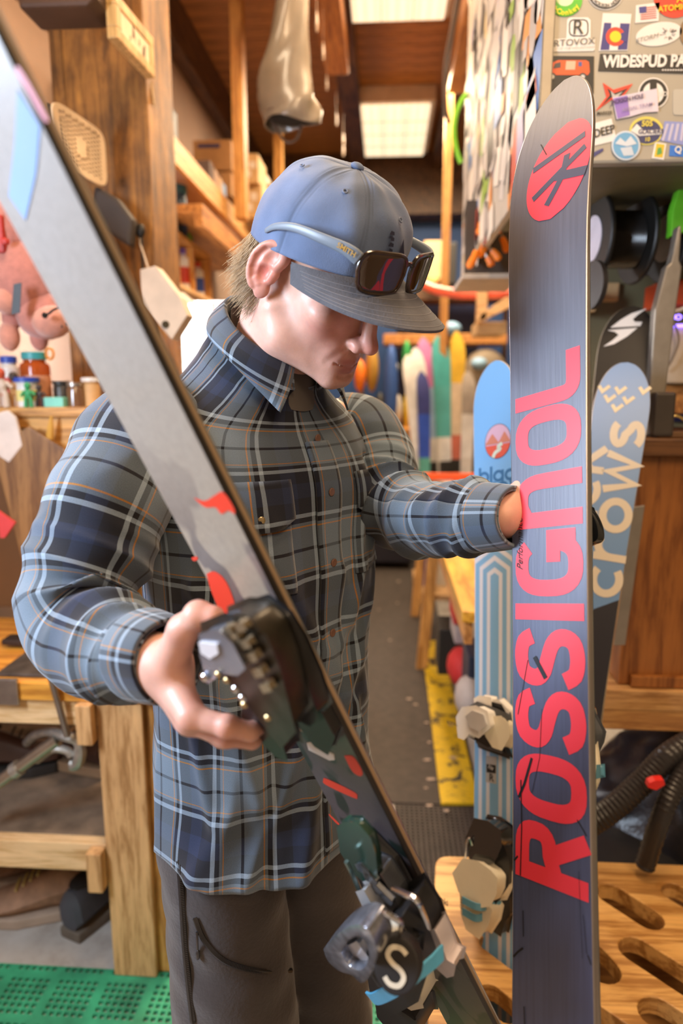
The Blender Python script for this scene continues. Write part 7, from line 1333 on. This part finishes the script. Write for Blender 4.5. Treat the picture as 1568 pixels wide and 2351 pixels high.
# grey vise blade and machines at right
T = thing('ski_vise', 'tall grey steel vise blade rising behind the black ski', 'vise', AY(1500, 1000, 1.62)); vs = mat('cast_grey_metal', (.30, .27, .23), .42, .6, .15, 20)
MB().prism([(a, b) for a, b in [((x-1500)*PXM*1.07, (1000-y)*PXM*1.07) for x, y in ((1512, 560), (1518, 500), (1523, 493), (1527, 502), (1528, 575), (1536, 590), (1530, 690), (1518, 1000), (1484, 1000), (1480, 690), (1498, 590), (1508, 580))]], AY(1500, 1000, 1.62), (1, 0, 0), ZZ, (0, 1, 0), 0, .03).build('vise_blade', vs, T, bev=.004)
MB().bb(AY(1488, 1000, 1.615)+[0, -.03, 0], AY(1524, 900, 1.66)).build('vise_block', mat('dark_cast_metal', (.07, .06, .055), .5, .5), T, bev=.006)
for nm, lb, ct_, x0, y0, x1, y1, Y, dp, m_ in (('paper_box', 'tan cardboard box on the shelf right of the upright ski', 'box', 1372, 692, 1424, 648, 2.1, .2, cb2), ('paper_box', 'low tan box beside the red rags on the right shelf', 'box', 1352, 716, 1372, 660, 2.0, .2, cb2),
    ('red_power_tool', 'red boxy power tool on the right shelf', 'tool', 1426, 690, 1480, 640, 2.15, .15, mat('orange_red_tool', (.72, .10, .03), .45)), ('red_power_tool', 'red box with a pale label at the right edge', 'tool', 1524, 700, 1600, 640, 1.9, .15, mat('orange_red_tool', (.72, .10, .03), .45)), ('bench_machine', 'white machine with a purple glowing readout at the right edge', 'machine', 1522, 880, 1620, 742, 1.9, .3, mat('cream_machine', (.66, .56, .44), .5)),
    ('machine_base', 'wood stained base under the white machine', 'base', 1520, 950, 1620, 884, 1.95, .3, ow), ('tool_shelf', 'orange shelf board behind the black ski at right', 'shelf', 1350, 742, 1620, 716, 2.2, .3, ow), ('blue_tray', 'dark blue tray behind the vise at right', 'tray', 1540, 968, 1620, 900, 2.1, .2, mat('navy_tray', (.02, .03, .14), .5))):
    a, b_ = AY(x0, y0, Y), AY(x1, y1, Y); bx(nm, lb, ct_, (a[0], Y, a[2]), (b_[0], Y+dp, b_[2]), m_, .006)
a, b_ = AY(1530, 688, 1.895), AY(1556, 655, 1.895); bx('label_plate', 'pale label on the red box at the right edge', 'label', (a[0], 1.893, a[2]), (b_[0], 1.897, b_[2]), wp, .001)
led = mat('violet_led', (.25, .15, 1.0), .5, emit=3.5)
mb = MB(); 
for i in range(3): q = AY(1532+13*i, 728, 1.89); mb.tube([q+np.array([.007*math.cos(a), 0, .006*math.sin(a)]) for a in np.linspace(0, 2*PI, 8, endpoint=False)], .0018, 5, closed=True)
S1('led_readout', mb, led, 'glowing violet digits above the white machine', 'display'); a, b_ = AY(1520, 752, 1.893), AY(1600, 744, 1.893); bx('led_strip', 'glowing violet strip under the digits', 'display', (a[0], 1.890, a[2]), (b_[0], 1.895, b_[2]), led, .001)
S1('white_cable', MB().tube(catmull([AY(1515, 700, 1.8), AY(1530, 712, 1.8), AY(1560, 712, 1.8), AY(1600, 690, 1.8)], 20), .005, 8), mat('pale_cable', (.6, .5, .42), .5), 'pale cable looping beside the vise', 'cable', smooth=True); S1('thin_cable', MB().tube(catmull([AY(1545, 735, 1.88), AY(1558, 780, 1.88), AY(1540, 830, 1.88), AY(1522, 850, 1.88)], 20), .003, 6), mat('grey_cable', (.3, .25, .2), .5), 'thin grey cable hanging before the white machine', 'cable', smooth=True)
# ---- hanging sleeve, hose, cable, string clips
YH = 3.0; prof = [(662, -10, 42), (660, 60, 46), (655, 120, 52), (652, 170, 56), (660, 215, 60), (668, 245, 60), (670, 268, 50), (668, 300, 46)]; V = []; n = 28; vn = np.random.default_rng(4)
prof = [(672, -160, 30), (668, -10, 33), (664, 60, 38), (660, 120, 45), (656, 170, 52), (662, 215, 58), (668, 245, 63), (670, 270, 62), (668, 284, 60)]; cs = catmull(np.array(prof, float), 30)
for i, (px, py, r_) in enumerate(cs):
    c = AY(px, py, YH); r2 = r_*YH/1567
    for k in range(n+1): f = 2*PI*k/n; rr2 = r2*(1+.10*math.sin(3*f+i*.25)+.05*math.sin(5*f+i*.6)); V.append(c+np.array([rr2*math.cos(f), rr2*.7*math.sin(f), .012*math.sin(2*f) if i > 24 else 0]))
T = thing('hanging_sleeve', 'grey plastic sleeve bag hanging open from the ceiling', 'bag', AY(668, 290, YH)); me = rawmesh('sleeve', V, gridfaces(30, n+1, False), mat('grey_pvc', (.22, .18, .135), .32, 0, .12, 12, coat=.5), True); o = part('sleeve', me, T); q = o.modifiers.new('t', 'SOLIDIFY'); q.thickness = .004
MB().ball(AY(668, 268, YH), (.098, .065, .03), 14).build('mouth_shade', mat('mouth_shade_black', (.01, .008, .006), .9), T, smooth=True)  # black ball stands in for the shade inside the open sleeve
MB().tube(catmull([AY(618, 270, YH), AY(632, 290, YH), AY(655, 325, YH), AY(680, 320, YH), AY(692, 285, YH)], 20), .006, 6).build('drawstring', mat('dark_strap', (.08, .05, .035), .7), T, smooth=True)
S1('green_hose', MB().tube(catmull([AY(1085, 208, 2.9), AY(1064, 225, 2.9), AY(1048, 260, 2.9), AY(1043, 300, 2.9), AY(1048, 345, 2.9), AY(1058, 374, 2.9)], 30), .0095, 10), mat('bright_green_hose', (.22, .58, .03), .35), 'bright green hose looping from the sticker cabinet', 'hose', smooth=True)
S1('grey_conduit', MB().tube(catmull([AY(1056, -30, 3.6), AY(1038, 70, 3.8), AY(1024, 150, 4.0), AY(1022, 240, 4.2), AY(1030, 280, 4.4)], 30), .014, 8), mat('grey_conduit', (.20, .15, .12), .5), 'grey conduit running down beside the right beam', 'conduit', smooth=True); S1('pull_cord', MB().tube(catmull([AY(1075, -20, 3.2), AY(1084, 80, 3.2), AY(1086, 140, 3.2), AY(1084, 175, 3.2)], 20), .004, 6), mat('pale_cord', (.5, .42, .34), .6), 'thin white cord hanging at the right beam', 'cord', smooth=True)
for i, (px, py, Y) in enumerate(((727, 50, 3.5), (742, 118, 4.0), (1098, 52, 3.4), (1077, 115, 3.8), (1075, 190, 4.0), (772, 275, 5.2), (788, 320, 5.6), (788, 345, 5.7), (1022, 310, 5.5), (750, 190, 4.4))):
    q = AY(px, py, Y); S1('icicle_light', MB().lathe([(.002, .045), (.005, .03), (.008, .0), (.007, -.035), (.0015, -.045)], q, (0, 0, 1), 8).tube([q+[0, 0, .044], [q[0], q[1], CEIL]], .0008, 4), mat('icicle_plastic', (.34, .25, .19), .3), 'small pale icicle light hanging along the %s ceiling beam' % ('left' if px < 900 else 'right'), 'light', 'icicle lights on the %s beam' % ('left' if px < 900 else 'right'), smooth=True)
# ---- far background: shelves, boxes, clothes
def far(name, lb, cat, x0, y0, x1, y1, Y, dp, m_, grp=None, bev=.008):
    a, b_ = AY(x0, y1, Y), AY(x1, y0, Y); return bx(name, lb, cat, (a[0], Y, a[2]), (b_[0], Y+dp, b_[2]), m_, bev, grp)
bk = mat('black_case', (.018, .016, .015), .5); bluem = mat('blue_gear', (.03, .09, .32), .6); orm = mat('orange_gear', (.80, .18, .01), .6); whm = mat('white_gear', (.66, .60, .54), .6); grm = mat('green_gear', (.02, .28, .06), .6)
far('shelf_board', 'long brown shelf behind the cap brim near the back wall', 'shelf', 820, 660, 1165, 690, 6.4, .4, dkw); far('shelf_board', 'brown shelf board behind the yellow ski tips', 'shelf', 880, 765, 1165, 790, 6.2, .4, ow)
for nm_, lb_, x_ in (('shelf_post', 'thin brown post holding up the left of the back shelves', 826), ('shelf_post', 'thin brown post holding up the right of the back shelves', 1158)): a_, b__ = AY(x_, 700, 6.62), AY(x_+10, 700, 6.62); bx(nm_, lb_, 'post', (a_[0], 6.61, 0), (b__[0], 6.68, AY(900, 691, 6.4)[2]), dkw)
far('storage_box', 'tan cardboard box with paper before the blue wall', 'box', 972, 552, 1020, 640, 6.3, .35, cb2); far('storage_box', 'black case between tan box and sticker cabinet', 'case', 1022, 556, 1050, 652, 6.2, .35, bk); far('storage_box', 'tan box under the red strap at the back', 'box', 1095, 738, 1165, 768, 4.4, .3, cb2)
S1('shelf_bracket', MB().prism([(0, 0), (.21, .10), (.21, .18), (.03, .055)], AY(1090, 745, 4.3), (1, 0, 0), ZZ, (0, 1, 0), 0, .06).bb(AY(1094, 735, 4.3), AY(1118, 640, 4.36)), lw, 'pale pine bracket beside the upright ski under the red strap', 'bracket', bev=.004)
S1('red_strap', MB().tube(catmull([AY(975, 655, 4.6), AY(1010, 668, 4.5), (AY(1080, 676, 4.4)), AY(1180, 670, 4.3)], 20), .030, 8), mat('coral_red_tube', (.80, .12, .06), .4), 'long coral red tube running behind the cap brim', 'tube', smooth=True)
far('back_cabinet', 'dark navy cabinet under the shelf at the back', 'cabinet', 905, 690, 1100, 1215, 6.9, .4, mat('navy_cabinet', (.015, .02, .07), .6)); far('back_bench', 'orange topped bench at the far end of the aisle', 'workbench', 800, 985, 960, 1018, 5.7, .5, ow); far('dark_under_bench', 'dark cabinet under the far bench', 'cabinet', 800, 1019, 950, 1290, 5.72, .5, mat('dark_navy', (.012, .012, .025), .7))
for i, (x0, y0, x1, y1, m_, lb, ct_) in enumerate(((880, 790, 915, 990, bluem, 'blue jacket hanging behind the man\'s chin', 'jacket'), (812, 825, 840, 900, orm, 'orange jacket hanging beside the man\'s chin', 'jacket'), (838, 790, 870, 900, mat('mustard_gear', (.42, .22, .03), .6), 'mustard coloured bag hanging at the back', 'bag'), (922, 780, 945, 880, grm, 'green helmet bag behind the white skis', 'bag'), (895, 830, 915, 860, whm, 'white cap hanging on the blue jacket', 'cap'), (900, 905, 925, 975, whm, 'white boot liner on the far bench', 'liner'), (925, 900, 940, 990, yel, 'yellow bottle stack on the far bench', 'bottle'), (860, 900, 885, 980, bk, 'black boot on the far bench', 'boot'), (1010, 738, 1060, 770, mat('pale_blue_gear', (.25, .42, .60), .6), 'pale blue cloth on the back shelf', 'cloth'), (1080, 820, 1120, 850, mat('light_blue_cap', (.25, .42, .60), .6), 'light blue cap above the striped ski', 'cap'), (1062, 800, 1165, 900, mat('brown_grey_gear', (.22, .17, .12), .7), 'grey brown coat hanging behind the blue ski', 'coat'), (980, 640, 1010, 655, mat('amber_item', (.6, .3, .08), .6), 'amber box on the far shelf', 'box'), (1055, 885, 1078, 1000, yel, 'yellow canister beside the red ski edge', 'canister'))):
    a, b_ = AY(x0, y1, 5.75+.05*i), AY(x1, y0, 5.75+.05*i); c = (a+b_)/2; h = (b_-a)/2; S1(lb.split()[1] if lb.split()[1] in ('jacket', 'coat') else ct_, MB().ball(c, (abs(h[0]), .08, abs(h[2])), 14), m_, lb, ct_, smooth=True)
# row of skis at the far end of the yellow bench
def farski(name, lb, top, bot, Y, wd, cols_, m=None):
    a, b_ = AY(*bot, Y), AY(*top, Y+.15); S = nrm(b_-a); L0 = np.linalg.norm(b_-a); W = nrm(np.cross(S, (0, 1, 0)))*-1; W = np.array([1, .25, 0]); W = nrm(W-S*(W@S)); N = nrm(np.cross(W, S)); N = N if N@(cC-a) > 0 else -N
    T = thing('ski', lb, 'ski', a, 'skis standing at the far end of the aisle'); segs = len(cols_)
    for i, c in enumerate(cols_):
        V = []; K = 9
        for j in range(K):
            t = (i+j/(K-1))/segs; h = wd/2*(1.1-.25*math.sin(PI*min(1, t*1.1)))*(max(.02, 1-((t-.90)/.10)**2)**.5 if t > .90 else 1); p = a+S*L0*t+N*(.0 if t < .85 else -.06*((t-.85)/.15)**2)
            V += [p-W*h+N*.006, p+W*h+N*.006, p+W*h-N*.006, p-W*h-N*.006]
        MB().add(V, gridfaces(K, 4)+[(0, 3, 2, 1), tuple(range(len(V)-4, len(V)))]).build('ski_body' if segs == 1 else 'colour_section', mat('ski_%02x%02x%02x' % tuple(int(255*q) for q in c), c, .35), T)
    for t, l_ in ((.28, .12), (.48, .10)):
        p = a+S*L0*t+N*.03; MB().box(p, (wd*.7, .05, l_), W, N, S).build('binding', bk, T, bev=.01)
WH = (.72, .70, .68); 
farski('ski', 'white ski leftmost in the row behind the man\'s arm', (940, 812), (990, 1345), 5.0, .11, [WH, WH, (.60, .60, .62), WH, WH]); farski('ski', 'white ski with dark centre, second in the background row', (958, 795), (985, 1345), 5.1, .11, [(.5, .5, .5), (.10, .08, .20), (.35, .35, .4), (.05, .04, .10), WH])
farski('ski', 'ski with blue to lime green tail before the white ones', (972, 850), (978, 1345), 4.85, .09, [(.02, .06, .35), (.28, .60, .05), (.10, .35, .30), (.03, .08, .45), (.04, .05, .20)]); farski('ski', 'white ski with a pink and blue tip in the background row', (976, 772), (1002, 1345), 5.2, .12, [WH, WH, WH, (.35, .50, .70), (.62, .22, .45)])
farski('ski', 'teal tipped white ski in the background row', (1012, 768), (1028, 1345), 5.15, .13, [WH, (.55, .3, .3), WH, (.10, .42, .42), (.08, .42, .42)]); farski('ski', 'yellow tipped ski with red base in the background row', (1054, 758), (1030, 1345), 5.2, .11, [(.5, .06, .04), (.5, .06, .04), (.55, .15, .10), (.70, .55, .40), (.80, .50, .06)]); farski('ski', 'pale ski rightmost in the background row by the blue ski', (1080, 850), (1058, 1345), 5.0, .10, [(.04, .03, .03), (.5, .45, .4), (.62, .58, .54), WH, (.35, .30, .26)])
rk2 = thing('ski_stand', 'low pine stand holding the background skis', 'rack', AZ(985, 1360, 0)); a = AZ(950, 1362, 0); MB().bb((a[0], 4.75, .0), (a[0]+.12, 5.4, .10)).build('base_block', lw, rk2, bev=.004); MB().bb((a[0]+.121, 4.9, .0), (a[0]+.75, 5.35, .04)).build('base_board', lw, rk2, bev=.004); MB().bb((a[0]+.121, 5.36, .0), (a[0]+.75, 5.40, .55)).build('back_rail', ow, rk2, bev=.004)
